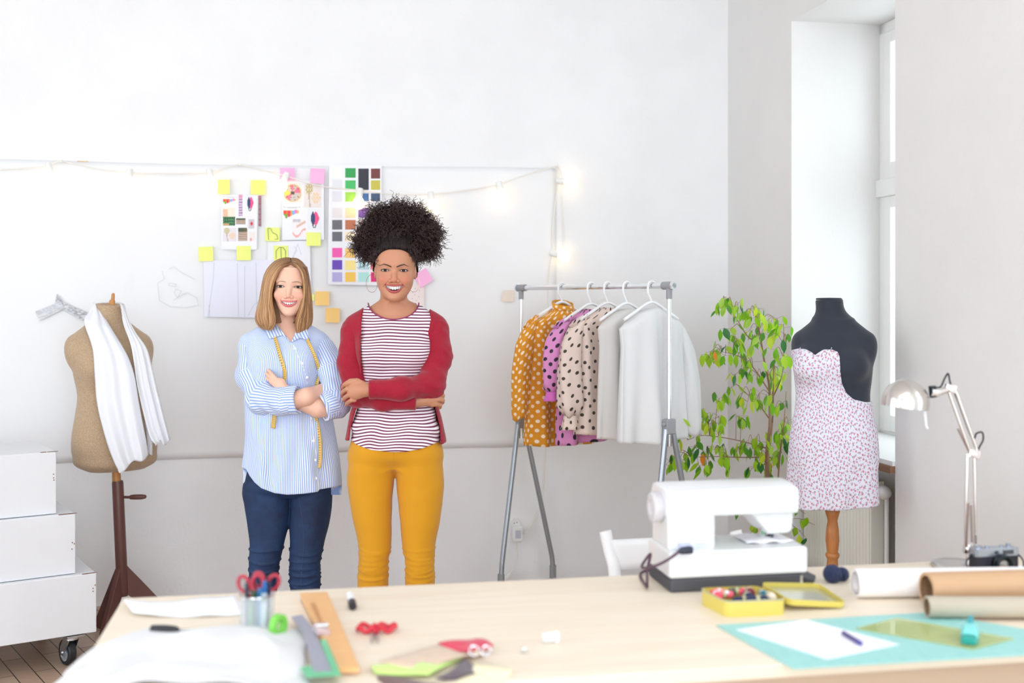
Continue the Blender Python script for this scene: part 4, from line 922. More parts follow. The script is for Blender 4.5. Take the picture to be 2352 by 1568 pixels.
ra = on_t(2138, 1412, .026); roll('kraft_roll', ra + Vector((-.02, -.03, 0)), ra + Vector((-.02, -.03, 0)) + (TU * .36 - TV * .07), .0235, M_kraft2, M_kraftd, 'thin greyish kraft tube nearest the turquoise mat')

# ---------------------------------------------------------------- camera, lamp, papers at the back right
flat_on_table('paper_sheet', [(2206, 1308), (2350, 1300), (2390, 1322), (2262, 1334)], .0005, .003, M_paper, 'white sheets lying under the camera', 'paper')
cp = ray_table(2282, 1318)
cam_o = thing('photo_camera', 'old black and silver film camera on the table by the lamp', 'camera', Vector((cp.x, cp.y, TZ + .004)), .18)
Mc = Matrix.Translation(Vector((cp.x, cp.y, TZ + .004))) @ Matrix.Rotation(.20, 4, 'Z')
M_blk = mat('black_leatherette', lin(34, 36, 46), .6, bmp=(500, .5)); M_sil = mat('satin_silver', lin(176, 184, 196), .3, .85); M_lens = mat('lens_glass', (.02, .03, .05), .05, spec=1.0)
mb = MB(); mb.slab([(-.062, -.014), (-.056, -.018), (.056, -.018), (.062, -.014), (.062, .012), (.056, .016), (-.056, .016), (-.062, .012)], .006, .046, Mc); mb.build('body', M_blk, cam_o, angle=30)
mb = MB(); mb.slab([(-.062, -.0145), (-.056, -.0185), (.056, -.0185), (.062, -.0145), (.062, .0125), (.056, .0165), (-.056, .0165), (-.062, .0125)], .046, .066, Mc); mb.slab([(-.062, -.0145), (.062, -.0145), (.062, .0125), (-.062, .0125)], 0, .006, Mc); mb.build('top_plate', M_sil, cam_o, angle=30, bevel=.001)
mb = MB(); mb.box((.030, -.0188, .056), (.030, .002, .011), M=Mc); mb.box((-.004, -.0188, .057), (.010, .002, .007), M=Mc); mb.build('viewfinder_window', M_lens, cam_o)
LQ = Mc @ Matrix.Translation((.008, -.018, .026)) @ Matrix.Rotation(PI / 2, 4, 'X')
mb = MB(); mb.lathe([(.027, 0), (.027, .010), (.025, .011), (.025, .022), (.022, .024), (.019, .022), (.015, .014), (.0001, .013)], 36, LQ); mb.build('lens_barrel', mat('black_metal', lin(30, 38, 44), .35, .4), cam_o, angle=40)
mb = MB(); mb.lathe([(.0138, .0135), (.010, .017), (.005, .0185), (.0001, .019)], 24, LQ); mb.build('front_lens', mat('pale_lens', lin(150, 140, 132), .1, spec=1.0), cam_o)
for x, r_, h in ((-.045, .009, .007), (.043, .007, .008), (.022, .004, .006), (-.02, .006, .004)):
    mb = MB(); mb.lathe([(.0001, .066), (r_, .066), (r_, .066 + h), (.0001, .066 + h)], 18, Mc @ Matrix.Translation((x, 0, 0))); mb.build('dial', M_sil, cam_o)
mb = MB(); mb.tube(smooth_path([Mc @ Vector(v) for v in ((-.063, 0, .05), (-.085, -.01, .03), (-.078, -.03, .004), (-.10, -.05, .0035), (-.075, -.052, .0035), (-.045, -.035, .0035))], 6), .0022, 6); mb.tube(smooth_path([Mc @ Vector(v) for v in ((.063, 0, .052), (.078, -.012, .03), (.072, -.02, .004), (.09, -.01, .0035))], 6), .0022, 6); mb.build('strap', M_blk, cam_o)
flat_on_table('leather_scrap', [(2338, 1312), (2420, 1306), (2430, 1324), (2340, 1330)], .0032, .008, mat('tan_leather', lin(206, 150, 128), .6), 'reddish tan scrap at the right edge beside the camera', 'scrap')

lp_ = ray_table(2222, 1300); LZ = FPX / lp_.y
def lw(px, py, dy=0): p = W(px, py, lp_.y + dy); return p
lamp = thing('desk_lamp', 'chrome jointed desk lamp with a dome shade on the right of the table', 'lamp', Vector((lp_.x, lp_.y, TZ)))
bc = ray_table(2200, 1302); mb = MB(); mb.lathe([(.0001, 0), (.066, 0), (.068, .004), (.066, .010), (.058, .013), (.0001, .014)], 40, Matrix.Translation((bc.x, bc.y, TZ))); mb.build('base', mat('brushed_steel', (.62, .60, .58), .25, 1.0), lamp, angle=50)
M_ch2 = mat('lamp_chrome', (.80, .76, .74), .14, 1.0)
def rod(mb, a, b_, r): mb.cyl(a, b_, r, n=12)
mb = MB(); mb.tube([Vector((lw(2226, 1290).x, lp_.y, TZ + .012)), lw(2226, 1262), lw(2226, 1250)], [.009, .009, .006], 14); mb.build('stem', M_ch2, lamp)
mb = MB()
for px0, px1 in ((2217, 2222), (2241, 2238)): rod(mb, lw(px0, 1262, 0), lw(px1, 1042, 0), .0042)
mb.build('lower_arm', M_ch2, lamp)
mb = MB()
for s in ((2219, 1255, 2224, 1155), (2232, 1245, 2230, 1160)):
    a, b_ = lw(s[0], s[1], -.012), lw(s[2], s[3], -.012); n = 60; pts = []
    for i in range(n * 3 // 3 + 1):
        p = a.lerp(b_, i / n); t = i * 2.1; pts.append(p + Vector((math.cos(t), math.sin(t), 0)) * .0036)
    mb.tube(pts, .0012, 5)
mb.build('tension_spring', mat('spring_steel', lin(170, 140, 130), .3, 1.0), lamp)
mb = MB()
rod(mb, lw(2229, 1042), lw(2177, 893), .0042); rod(mb, lw(2246, 1040), lw(2192, 888), .0042); mb.build('upper_arm', M_ch2, lamp)
a, b_ = lw(2200, 985, -.012), lw(2225, 1035, -.012); mb = MB(); mb.tube([a.lerp(b_, i / 40) + Vector((math.cos(i * 2.1), math.sin(i * 2.1), 0)) * .0036 for i in range(41)], .0012, 5); mb.build('upper_spring', mat('spring_steel', lin(170, 140, 130), .3, 1.0), lamp)
for p in ((2226, 1262), (2238, 1042), (2184, 892)):
    c = lw(*p); mb = MB(); mb.cyl(c + Vector((0, -.015, 0)), c + Vector((0, .015, 0)), .0095); mb.cyl(c + Vector((.0, -.02, 0)), c + Vector((0, .02, 0)), .004); mb.box(c, (.030, .012, .022), (0, .2, 0)); mb.build('joint', M_ch2, lamp, bevel=.0015)
mb = MB(); mb.tube([lw(2184, 892), lw(2165, 898), lw(2150, 902), lw(2138, 900)], [.008, .009, .012, .014], 14); mb.build('neck', M_ch2, lamp)
mb = MB(); mb.cyl(lw(2141, 886), lw(2144, 912), .010); mb.build('black_collar', mat('black_metal', lin(30, 38, 44), .35, .4), lamp)
# dome shade, open side down
dome_c = lw(2079, 928); R_ = 53 / LZ; T = Matrix.Translation(dome_c) @ Matrix.Rotation(.12, 4, 'Y')
pr = [(R_ * math.cos(t), R_ * 1.02 * math.sin(t) + .004) for t in np.linspace(0, PI / 2 - .02, 14)]
mb = MB(); mb.lathe([(R_ - .003, -.006), (R_, -.008), (R_, 0)] + pr + [(.004, R_ * 1.02 + .003)], 44, T, cap=True); 
sh = mb.build('lamp_shade', mat('nickel_shade', (.66, .62, .59), .22, 1.0), lamp, angle=60)
mb = MB(); mb.sphere((0, 0, .012), .026, 18, 12, T); mb.build('bulb', mat('frosted_bulb', (.85, .85, .85), .3), lamp)
mb = MB(); mb.tube([lw(2122, 935, -.01), lw(2124, 950, -.01), lw(2127, 978, -.012), lw(2131, 984, -.012)], [.003, .0045, .0035, .003], 10); mb.build('handle_bar', mat('white_plastic', (.8, .8, .82), .4), lamp)
mb = MB(); mb.tube(smooth_path([lw(2144, 890, .01), lw(2160, 888, .012), lw(2170, 868, .01), lw(2178, 858, .0), lw(2183, 880, .0), lw(2200, 920, .012), lw(2232, 1005, .014), lw(2243, 995, .014), lw(2256, 993, .012), lw(2258, 1010, .012), lw(2248, 1030, .012), lw(2240, 1060, .014), lw(2240, 1180, .014), lw(2238, 1270, .014), lw(2236, 1292, .02)], 6), .0026, 7); mb.build('cable', mat('black_cable', lin(50, 46, 56), .5), lamp)

# ---------------------------------------------------------------- cutting mat and what lies on it
M_mat = mat('turquoise_mat', lin(150, 206, 204), .55)
def mat_grid():
    m, nt, b = _nt('cutting_mat'); setp(b, rough=.5); tc = nt.nodes.new('ShaderNodeTexCoord'); br = nt.nodes.new('ShaderNodeTexBrick'); br.offset = 0
    br.inputs['Scale'].default_value = 1; br.inputs['Brick Width'].default_value = .025; br.inputs['Row Height'].default_value = .025; br.inputs['Mortar Size'].default_value = .0004
    for i, c in (('Color1', (150, 206, 202)), ('Color2', (154, 210, 206)), ('Mortar', (176, 222, 218))): br.inputs[i].default_value = (*lin(*c), 1)
    nt.links.new(tc.outputs['Object'], br.inputs['Vector']); nt.links.new(br.outputs['Color'], b.inputs['Base Color']); return m
flat_on_table('cutting_mat', [(1646, 1437), (1822, 1537), (2440, 1500), (2400, 1462), (2352, 1446), (2130, 1408), (1900, 1422)], .0006, .0030, mat_grid(), 'turquoise self-healing cutting mat on the right of the table', 'mat')
pp = flat_on_table('sketch_paper', [(1690, 1446), (1900, 1514), (2066, 1480), (1852, 1423)], .0032, .0040, M_paper, 'white sketch sheet with a faint drawing lying on the turquoise mat', 'paper')
mb = MB()
for a, b_ in poly([(1790, 1450), (1830, 1462), (1880, 1458), (1850, 1448), (1800, 1452)]) + poly([(1870, 1470), (1920, 1478), (1900, 1490)]) + poly([(1850, 1440), (1880, 1448)]):
    A, B = ray_table(*a, .0042), ray_table(*b_, .0042); mb.tube([A, B], .0006, 4)
mb.build('drawn_line', M_line, pp)['kind'] = 'stuff'
a, b_ = ray_table(1936, 1452, .009), ray_table(1979, 1478, .009); pen = thing('felt_pen', 'dark violet pen lying on the sketch sheet on the mat', 'pen', a)
mb = MB(); mb.tube([a, a.lerp(b_, .02), a.lerp(b_, .72)], [.003, .0045, .0045], 12); mb.build('barrel', mat('violet_pen', lin(70, 60, 120), .4), pen)
mb = MB(); mb.tube([a.lerp(b_, .72), a.lerp(b_, .74), a.lerp(b_, .97), b_], [.0052, .0052, .0046, .002], 12); mb.build('cap', mat('violet_cap', lin(84, 74, 150), .35), pen)
def clear(name, rgb, fac=.55, rough=.08):
    m = bpy.data.materials.new(name); m.use_nodes = True; nt = m.node_tree; b = nt.nodes['Principled BSDF']; setp(b, color=lin(*rgb), rough=rough, alpha=fac); return m
rl = flat_on_table('quilting_ruler', [(1966, 1444), (2060, 1420), (2330, 1468), (2235, 1492)], .0032, .0058, clear('tinted_acrylic', (214, 214, 130), .42, .03), 'see-through yellowish plastic ruler on the turquoise mat', 'ruler', bevel=.0005)
sp = ray_table(2228, 1472); st_ = thing('glue_roller', 'turquoise hand tool standing on the yellow ruler', 'tool', Vector((sp.x, sp.y, TZ + .006)))
T = Matrix.Translation((sp.x, sp.y, TZ + .006)) @ Matrix.Rotation(1.15, 4, 'Z')
mb = MB(); mb.loft([[T @ Vector((x, y * w, z * h)) for y, z in ((-.015, .0), (.015, .0), (.017, .012), (.012, .026), (-.012, .026), (-.017, .012))] for x, w, h in ((-.034, .8, .6), (-.03, 1, .9), (.0, 1.1, 1.15), (.03, .9, 1.1), (.045, .6, .75))]); mb.build('body', mat('aqua_plastic', lin(128, 214, 212), .25), st_, bevel=.003, seg=3)
mb = MB(); mb.loft([[T @ Vector((x, y * w, z * h)) for y, z in ((-.015, .0), (.015, .0), (.017, .012), (.012, .022), (-.012, .022), (-.017, .012))] for x, w, h in ((-.052, .9, .7), (-.036, 1.1, .9))]); mb.build('tip_cap', mat('deep_teal_plastic', lin(30, 150, 140), .25), st_, bevel=.003)
mb = MB(); mb.box((.022, .0, .032), (.022, .012, .012), (0, -.3, 0), M=T); mb.build('lever', mat('teal_lever', lin(60, 150, 160), .3), st_, bevel=.003)

# ---------------------------------------------------------------- middle and left of the table
mk = ray_table(807, 1392, .008); a, b_ = ray_table(803, 1364, .008), ray_table(811, 1394, .008)
mk = thing('marker_pen', 'short white marker with black cap lying alone near the far edge', 'marker', a)
mb = MB(); mb.tube([a, a.lerp(b_, .03), a.lerp(b_, .6)], [.006, .0085, .0085], 16); mb.build('barrel', M_paper, mk)
mb = MB(); mb.tube([a.lerp(b_, .6), a.lerp(b_, .62), a.lerp(b_, .95), b_], [.0092, .0095, .009, .006], 16); mb.build('cap', mat('black_cap', lin(36, 28, 36), .4), mk)
# small red thread snips
def scissors(root, piv, dir_, m_h, m_b, scale=1.0, spread=.35, up=None, blade=1.0, loopr=.018):
    dir_ = dir_.normalized(); side = up.cross(dir_).normalized() if up is not None else Vector((0, 0, 1)).cross(dir_).normalized(); n = dir_.cross(side)
    for s in (-1, 1):
        bd = (dir_ * math.cos(spread * .5) + side * s * math.sin(spread * .5)); hd = (-dir_ * math.cos(spread * .8) + side * s * math.sin(spread * .8) * 1)
        sd = n.cross(bd); o = n * (.0012 * s)
        mb = MB(); pts = [piv - bd * .008 * scale + sd * .005 * scale, piv + bd * .065 * scale * blade + sd * .001, piv + bd * .065 * scale * blade - sd * .0005, piv - bd * .008 * scale - sd * .005 * scale]
        mb.add([p + o - n * .0008 for p in pts] + [p + o + n * .0008 for p in pts], [(0, 1, 2, 3), (7, 6, 5, 4), (0, 4, 5, 1), (1, 5, 6, 2), (2, 6, 7, 3), (3, 7, 4, 0)]); mb.build('blade', m_b, root)
        hs = n.cross(hd); c = piv + hd * .045 * scale + hs * s * -.004
        mb = MB(); mb.tube([piv, piv + hd * .022 * scale], .0038 * scale, 8)
        R1, R2 = loopr * 1.25 * scale, loopr * .85 * scale; mb.tube([c + hd * R1 * math.cos(t * 2 * PI / 22) + hs * R2 * math.sin(t * 2 * PI / 22) for t in range(22)], .0042 * scale, 8, closed=True); mb.build('handle', m_h, root)
    mb = MB(); mb.cyl(piv - n * .003, piv + n * .003, .004 * scale, n=12); mb.build('pivot', m_b, root)
M_redp = mat('red_plastic', lin(206, 40, 60), .25); M_steel = mat('blade_steel', (.6, .6, .62), .2, 1.0)
p = ray_table(863, 1452, .012); rs = thing('scissors', 'small red handled scissors lying open in the middle of the table', 'scissors', p)
for s, (hx, hy) in ((-1, (842, 1441)), (1, (888, 1440))):
    c = ray_table(hx, hy, .010); mb = MB(); d = Vector((1, .1 * s, 0)).normalized(); e = Vector((-d.y, d.x, 0))
    mb.tube([c + d * .019 * math.cos(t * 2 * PI / 22) + e * .017 * math.sin(t * 2 * PI / 22) + Vector((0, 0, .004 * math.sin(t))) for t in range(22)], .0052, 8, closed=True)
    mb.tube([c + Vector((-s * .014, -.010, 0)), ray_table(863 - s * 3, 1452, .008)], .005, 8); mb.build('handle', M_redp, rs)
    mb = MB(); q_ = ray_table(863 - s * 3, 1450, .006); mb.tube([q_, ray_table(860 - s * 8, 1478, .004)], [.004, .0008], 6); mb.build('blade', M_steel, rs)
# rulers and squares
M_rw = mat('beech_ruler', lin(232, 184, 128), .5, var=(20, lin(222, 170, 112), .3, .7, (1, 10, 1)))
wr = thing('wooden_ruler_case', 'long light wooden slide-lid box lying on the left of the table', 'wooden box', ray_table(790, 1545))
flat_on_table('case_body', [(690, 1372), (770, 1547), (826, 1546), (752, 1370)], .004, .016, M_rw, None, None, .001, wr)
flat_on_table('groove', [(712, 1385), (733, 1430), (742, 1430), (724, 1384)], .0162, .0168, mat('groove_brown', lin(196, 140, 92), .6), None, None, 0, wr)
flat_on_table('drafting_triangle', [(669, 1418), (697, 1458), (722, 1552), (768, 1550), (716, 1440), (694, 1413)], .0165, .0188, mat('grey_acrylic', lin(150, 154, 168), .3), 'grey plastic drafting triangle overlapping the left edge of the wooden box', 'ruler')
flat_on_table('drafting_triangle', [(735, 1472), (748, 1468), (784, 1551), (704, 1556), (688, 1534), (712, 1530), (724, 1545), (764, 1543)], .0192, .0210, mat('green_acrylic', lin(92, 190, 140), .25), 'bright green plastic triangle lying over the grey one and the wooden box', 'ruler')
ck = thing('clear_clip', 'small clear plastic clip lying across the wooden box', 'clip', ray_table(738, 1450)); c = ray_table(738, 1446, .026)
mb = MB(); mb.box(c, (.030, .034, .014), (.2, .3, .5)); mb.build('clip_body', clear('frosted_lilac', (226, 210, 222), .45, .2), ck, bevel=.004)
mb = MB(); mb.cyl(c + Vector((-.012, 0, .009)), c + Vector((.014, .004, .009)), .005); mb.build('clip_spring', M_steel, ck)
# sheet of paper and black handled awl on the left
def curly(u, v):
    a, b_, c, d = (283, 1392), (540, 1368), (560, 1412), (305, 1415); x = (a[0] * (1 - u) + b_[0] * u) * (1 - v) + (d[0] * (1 - u) + c[0] * u) * v; y = (a[1] * (1 - u) + b_[1] * u) * (1 - v) + (d[1] * (1 - u) + c[1] * u) * v + 18 * u * (1 - u) * v
    p = ray_table(x, y, .001); return p + Vector((0, 0, .001 + .016 * max(0, .25 - u) * 4 * (1 - v * .5) + .003 * math.sin(u * 7) ** 2))
mb = MB(); mb.grid(curly, 24, 8); tag(mb.build('paper_sheet', M_paper, None, solid=.0008), 'curling white pattern paper at the far left of the table', 'paper')
kn = thing('craft_knife', 'black handled tool lying at the left of the table', 'tool', ray_table(380, 1447))
a, b_ = ray_table(346, 1446, .011), ray_table(412, 1446, .011); mb = MB(); mb.tube([a, a.lerp(b_, .05), a.lerp(b_, .5), a.lerp(b_, .85), b_], [.008, .0105, .0105, .0085, .004], 14); mb.build('grip', mat('black_grip', lin(38, 38, 44), .45), kn)
mb = MB(); mb.tube([b_, ray_table(446, 1449, .005), ray_table(470, 1450, .003)], [.0028, .002, .0008], 8); mb.build('steel_tip', M_steel, kn)
# wire pen pot with scissors and pens
pc_ = ray_table(590, 1448); POT = thing('pen_pot', 'clear and wire pot packed with scissors and pens, left of the wooden box', 'pen pot', Vector((pc_.x, pc_.y, TZ)))
T = Matrix.Translation((pc_.x, pc_.y, TZ)); PR, PH = .037, .078
mb = MB(); mb.lathe([(PR * .94, 0.001), (PR, .003), (PR, PH), (PR - .0015, PH), (PR - .0015, .004), (.0001, .003)], 32, T, cap=False); mb.build('glass_wall', clear('clear_acrylic_pot', (222, 228, 232), .28, .05), POT)
mb = MB(); mb.tube([T @ Vector((PR * math.cos(t * 2 * PI / 28), PR * math.sin(t * 2 * PI / 28), PH)) for t in range(28)], .0022, 7, closed=True); mb.tube([T @ Vector((PR * math.cos(t * 2 * PI / 28), PR * math.sin(t * 2 * PI / 28), .004)) for t in range(28)], .0022, 7, closed=True); mb.build('rim', M_steel, POT)
M_dred = mat('crimson_plastic', lin(170, 44, 64), .3)
s1 = thing('scissors', 'red handled scissors standing in the pen pot, left pair', 'scissors', Vector((pc_.x, pc_.y, TZ + .01)), 0, 'scissors in the pen pot')
scissors(s1, Vector((pc_.x - .010, pc_.y - .004, TZ + .060)), Vector((.06, .0, -1)), M_dred, M_steel, 1.0, .30, Vector((0, -1, 0)), .78, .0135)
s2 = thing('scissors', 'red handled scissors standing in the pen pot, right pair', 'scissors', Vector((pc_.x, pc_.y, TZ + .01)), 0, 'scissors in the pen pot')
scissors(s2, Vector((pc_.x + .012, pc_.y + .012, TZ + .062)), Vector((-.14, .05, -1)), M_dred, M_steel, 1.0, .34, Vector((0, -1, 0)), .78, .0135)
for i, (dx, dy, tx, ty, h, rad, c, nm) in enumerate(((-.022, -.010, -.03, .0, .10, .0042, (70, 76, 90), 'slate grey pen at the left side of the pot'), (.0, -.022, -.01, -.02, .085, .0055, (40, 90, 60), 'dark green pen at the front of the pot'), (.018, -.012, .05, -.01, .105, .005, (40, 120, 200), 'blue pen leaning right in the pot'), (.010, -.016, .02, -.02, .09, .0062, (60, 130, 190), 'blue marker in the middle of the pot'), (.024, .004, .06, .0, .10, .005, (30, 40, 90), 'navy pen at the right rim of the pot'), (-.012, .008, .0, .03, .10, .0045, (60, 50, 60), 'black pen at the back of the pot'), (.020, -.016, .03, -.01, .080, .0075, (222, 232, 240), 'thick white marker at the front right of the pot'), (-.014, -.018, .02, 0, .07, .005, (120, 170, 90), 'light green pen low in the pot'))):
    a = Vector((pc_.x + dx * .8, pc_.y + dy * .8, TZ + .005)); d = Vector((tx, ty, 1)).normalized(); b_ = a + d * h
    pe = thing('pen', nm, 'pen', a, 0, 'pens in the pot'); m = mat('pen_%d' % i, lin(*c), .35)
    mb = MB(); mb.tube([a, a.lerp(b_, .1), a.lerp(b_, .75)], [.0015, rad, rad], 12); mb.build('barrel', m, pe)
    mb = MB(); mb.tube([a.lerp(b_, .75), a.lerp(b_, .76), b_], [rad * 1.1, rad * 1.15, rad * .9], 12); mb.build('cap', mat('pen_cap_%d' % i, lin(*[int(v * .8) for v in c]), .35), pe)
gt = ray_table(628, 1448, .024); tr_ = thing('tape_roll', 'green tape roll standing against the right side of the pen pot', 'tape', Vector((gt.x, gt.y, TZ)))
mb = MB(); Q = Matrix.Translation((gt.x + .004, gt.y + .03, TZ + .025)) @ Matrix.Rotation(PI / 2, 4, 'Y') @ Matrix.Rotation(.4, 4, 'X')
mb.lathe([(.014, -.007), (.025, -.007), (.025, .007), (.014, .007)], 30, Q, cap=False); mb.lathe([(.0138, -.007), (.0138, .007)], 30, Q, cap=False); mb.build('tape', mat('leaf_green', lin(120, 200, 80), .4), tr_)

# white fabric heap, nearest thing on the left
M_heap = fabric('white_cotton', (.73, .735, .755), 300, .2)
def heap(u, v):
    # outline in pixels: u left to right, v back to front
    xs = np.interp(u, [0, .15, .35, .55, .75, 1], [150, 215, 330, 470, 600, 704]); yb = np.interp(xs, [150, 215, 300, 345, 420, 520, 590, 640, 690, 704], [1545, 1500, 1463, 1448, 1452, 1444, 1440, 1458, 1446, 1475])
    x = xs + (v * v) * (u - .55) * 90 - 20 * v; y = yb + (1606 - yb) * v
    edge = min(1, 5 * min(u, 1 - u) + .0) ** .7; eb = min(1, v * 3.5) ** .6
    fold = .5 + .25 * math.sin(u * 11 + v * 3) + .2 * math.sin(u * 5 - v * 9 + 1) + .14 * math.sin(u * 23 + 5 * v + math.sin(v * 9)) + .1 * math.sin(v * 21 + u * 8)
    h = .002 + .034 * edge * eb * fold + .004 * edge
    return ray_table(x, y, .0) + Vector((0, 0, h)) if True else None
mb = MB(); mb.grid(heap, 90, 60); tag(mb.build('fabric_heap', M_heap, None, solid=.002), 'crumpled heap of white fabric at the near left corner of the table', 'fabric')

# stack of felt sheets
FELT = [('beige_felt', (206, 182, 160), [(905, 1518), (1000, 1499), (1125, 1508), (1066, 1524), (960, 1548), (870, 1538)], .012, 'beige felt sheet on top of the lime one'),
        ('red_felt', (206, 60, 84), [(1005, 1498), (1096, 1482), (1134, 1500), (1082, 1520)], .017, 'red felt sheet on top of the felt pile'),
        ('lime_felt', (196, 226, 130), [(850, 1538), (1064, 1512), (1062, 1516), (985, 1562), (860, 1552)], .008, 'lime green felt sheet at the front of the pile'),
        ('charcoal_felt', (96, 84, 92), [(1000, 1568), (1066, 1520), (1108, 1550), (1050, 1562)], .005, 'charcoal felt sheet at the right of the pile'),
        ('cream_felt', (244, 234, 196), [(1060, 1530), (1110, 1520), (1180, 1545), (1140, 1580), (1030, 1590)], .0015, 'cream felt sheet lying under the charcoal one'),
        ('dark_felt', (110, 80, 78), [(866, 1556), (1000, 1566), (1020, 1600), (880, 1590)], .001, 'dark brown felt sheet lowest at the front of the pile')]
for nm, c, pts, z, lab in FELT:
    Pb = [ray_table(x, y) for x, y in pts]; k = len(Pb); cen = sum(Pb, Vector()) / k; mb = MB(); n = 10; rings = []
    pts2 = []
    for i in range(k):
        for t in range(n): pts2.append(Pb[i].lerp(Pb[(i + 1) % k], t / n))
    N = len(pts2)
    for s in (1, .75, .5, .25, .02):
        rings.append([Vector((cen.x + (p.x - cen.x) * s, cen.y + (p.y - cen.y) * s, TZ + z + .004 * (1 - s) * 1.2 + .003 * s * math.sin(i * 2 * PI * 3 / N + z * 400))) for i, p in enumerate(pts2)])
    mb.loft(rings, cap=False); tag(mb.build('felt_sheet', fabric(nm, lin(*c), 600, .4), None, solid=.0022), lab, 'felt', 'felt sheets in the pile')
# shears lying on the red felt, safety glasses style clear clips
c = ray_table(1110, 1494, .030); gl = thing('metal_clip', 'shiny metal clip lying on the red felt', 'clip', c)
for dx in (-.018, .006): 
    mb = MB(); mb.tube([c + Vector((dx + .009 * math.cos(t * 2 * PI / 18), .006 * math.sin(t * 2 * PI / 18), .008 * math.sin(t * 2 * PI / 18))) for t in range(18)], .0018, 7, closed=True); mb.build('ring', M_chrome, gl)
mb = MB(); mb.box(c + Vector((-.006, 0, -.004)), (.03, .008, .004), (0, .2, .3)); mb.build('bar', M_chrome, gl)
c = ray_table(1262, 1464, .012); cb = thing('clear_tube', 'small clear plastic tube lying in the middle right of the table', 'tube', c)
mb = MB(); mb.cyl(c + Vector((-.014, 0, 0)), c + Vector((.012, .004, 0)), .011); mb.build('tube_wall', clear('clear_tube', (240, 242, 248), .4, .05), cb)
mb = MB(); mb.cyl(c + Vector((.012, .004, 0)), c + Vector((.018, .005, 0)), .012); mb.build('tube_cap', M_paper, cb)
c = ray_table(1204, 1491, .006); mb = MB(); mb.sphere(c, .006); tag(mb.build('glass_bead', M_chrome, None), 'tiny shiny ball lying right of the felt pile', 'bead')

# ---------------------------------------------------------------- white chair behind the table
CHY = 3.33
def cw(px, py, dy=0): return W(px, py, CHY + dy)
ch = thing('chair', 'white wooden chair tucked behind the table by the sewing machine', 'chair', Vector((cw(1550, 1300).x, CHY - .15, 0)))
M_chw = mat('white_chair_paint', (.85, .855, .87), .35)
for (xt, xb) in ((1392, 1412), (1694, 1718)):
    a, b_ = cw(xt, 1224), cw(xb, 1320); dirv = (b_ - a) / (a.z - b_.z); foot = a + dirv * a.z; foot = Vector((b_.x + .01, CHY + .02, 0))
    mb = MB(); mb.tube(smooth_path([a + Vector((0, .03, 0)), a.lerp(b_, .5) + Vector((0, .02, 0)), b_, Vector((b_.x + .005, CHY - .01, .45)), Vector((b_.x + .008, CHY + .03, 0))], 4), .0185, 12)
    for v in range(len(mb.v)): pass
    mb.build('back_post', M_chw, ch)
mb = MB()
A = [cw(1400, 1240, .018), cw(1690, 1238, .018), cw(1700, 1306, .005), cw(1410, 1309, .005)]
def brail(u, v): p = (A[0] * (1 - u) + A[1] * u) * (1 - v) + (A[3] * (1 - u) + A[2] * u) * v; return p + Vector((0, .03 * math.sin(PI * u), 0))
mb.grid(brail, 16, 4); mb.build('backrest', M_chw, ch, solid=.014)
xl, xr = cw(1412, 1320).x, cw(1718, 1320).x
mb = MB(); mb.slab([(xl - .01, CHY - .40), (xr + .02, CHY - .40), (xr + .01, CHY), (xl - .01, CHY)], .44, .462); mb.build('seat', M_chw, ch, bevel=.008, seg=3)
for x in (xl + .01, xr): 
    mb = MB(); mb.tube([Vector((x, CHY - .37, .44)), Vector((x, CHY - .39, 0))], [.018, .014], 12); mb.build('front_leg', M_chw, ch)
mb = MB(); mb.cyl(Vector((xl, CHY - .38, .2)), Vector((xl, CHY, .2)), .009); mb.cyl(Vector((xr, CHY - .38, .2)), Vector((xr, CHY, .2)), .009); mb.cyl(Vector((xl, CHY - .2, .2)), Vector((xr, CHY - .2, .2)), .009); mb.build('stretcher', M_chw, ch)

# ================================================================ CLOTHES RAIL
RA = Vector((W(1197, 690, 5.45).x, 5.45, 0)); RBx = Vector((W(1537, 690, 4.63).x, 4.63, 0)); bd = (RBx - RA); bd.z = 0; BL = bd.length; bd.normalize()
wv = Vector((-bd.y, bd.x, 0)); nv_ = Vector((wv.y, -wv.x, 0))      # wv: along the shoulders, right and away; nv_: out of the garment towards the camera side
ZBAR = 1.511
M_pole = mat('grey_tube', lin(172, 180, 188), .3, .75); M_joint = mat('grey_joint', lin(150, 152, 156), .5); M_post = mat('chromed_post', (.78, .80, .82), .18, .9)
rk = thing('clothes_rail', 'grey metal clothes rail on two A-shaped ends, right of the women', 'clothes rack', (RA + RBx) / 2)
mb = MB(); mb.cyl(RA - bd * .03 + Vector((0, 0, ZBAR)), RBx + bd * .03 + Vector((0, 0, ZBAR)), .0115); mb.build('hanging_bar', M_post, rk)
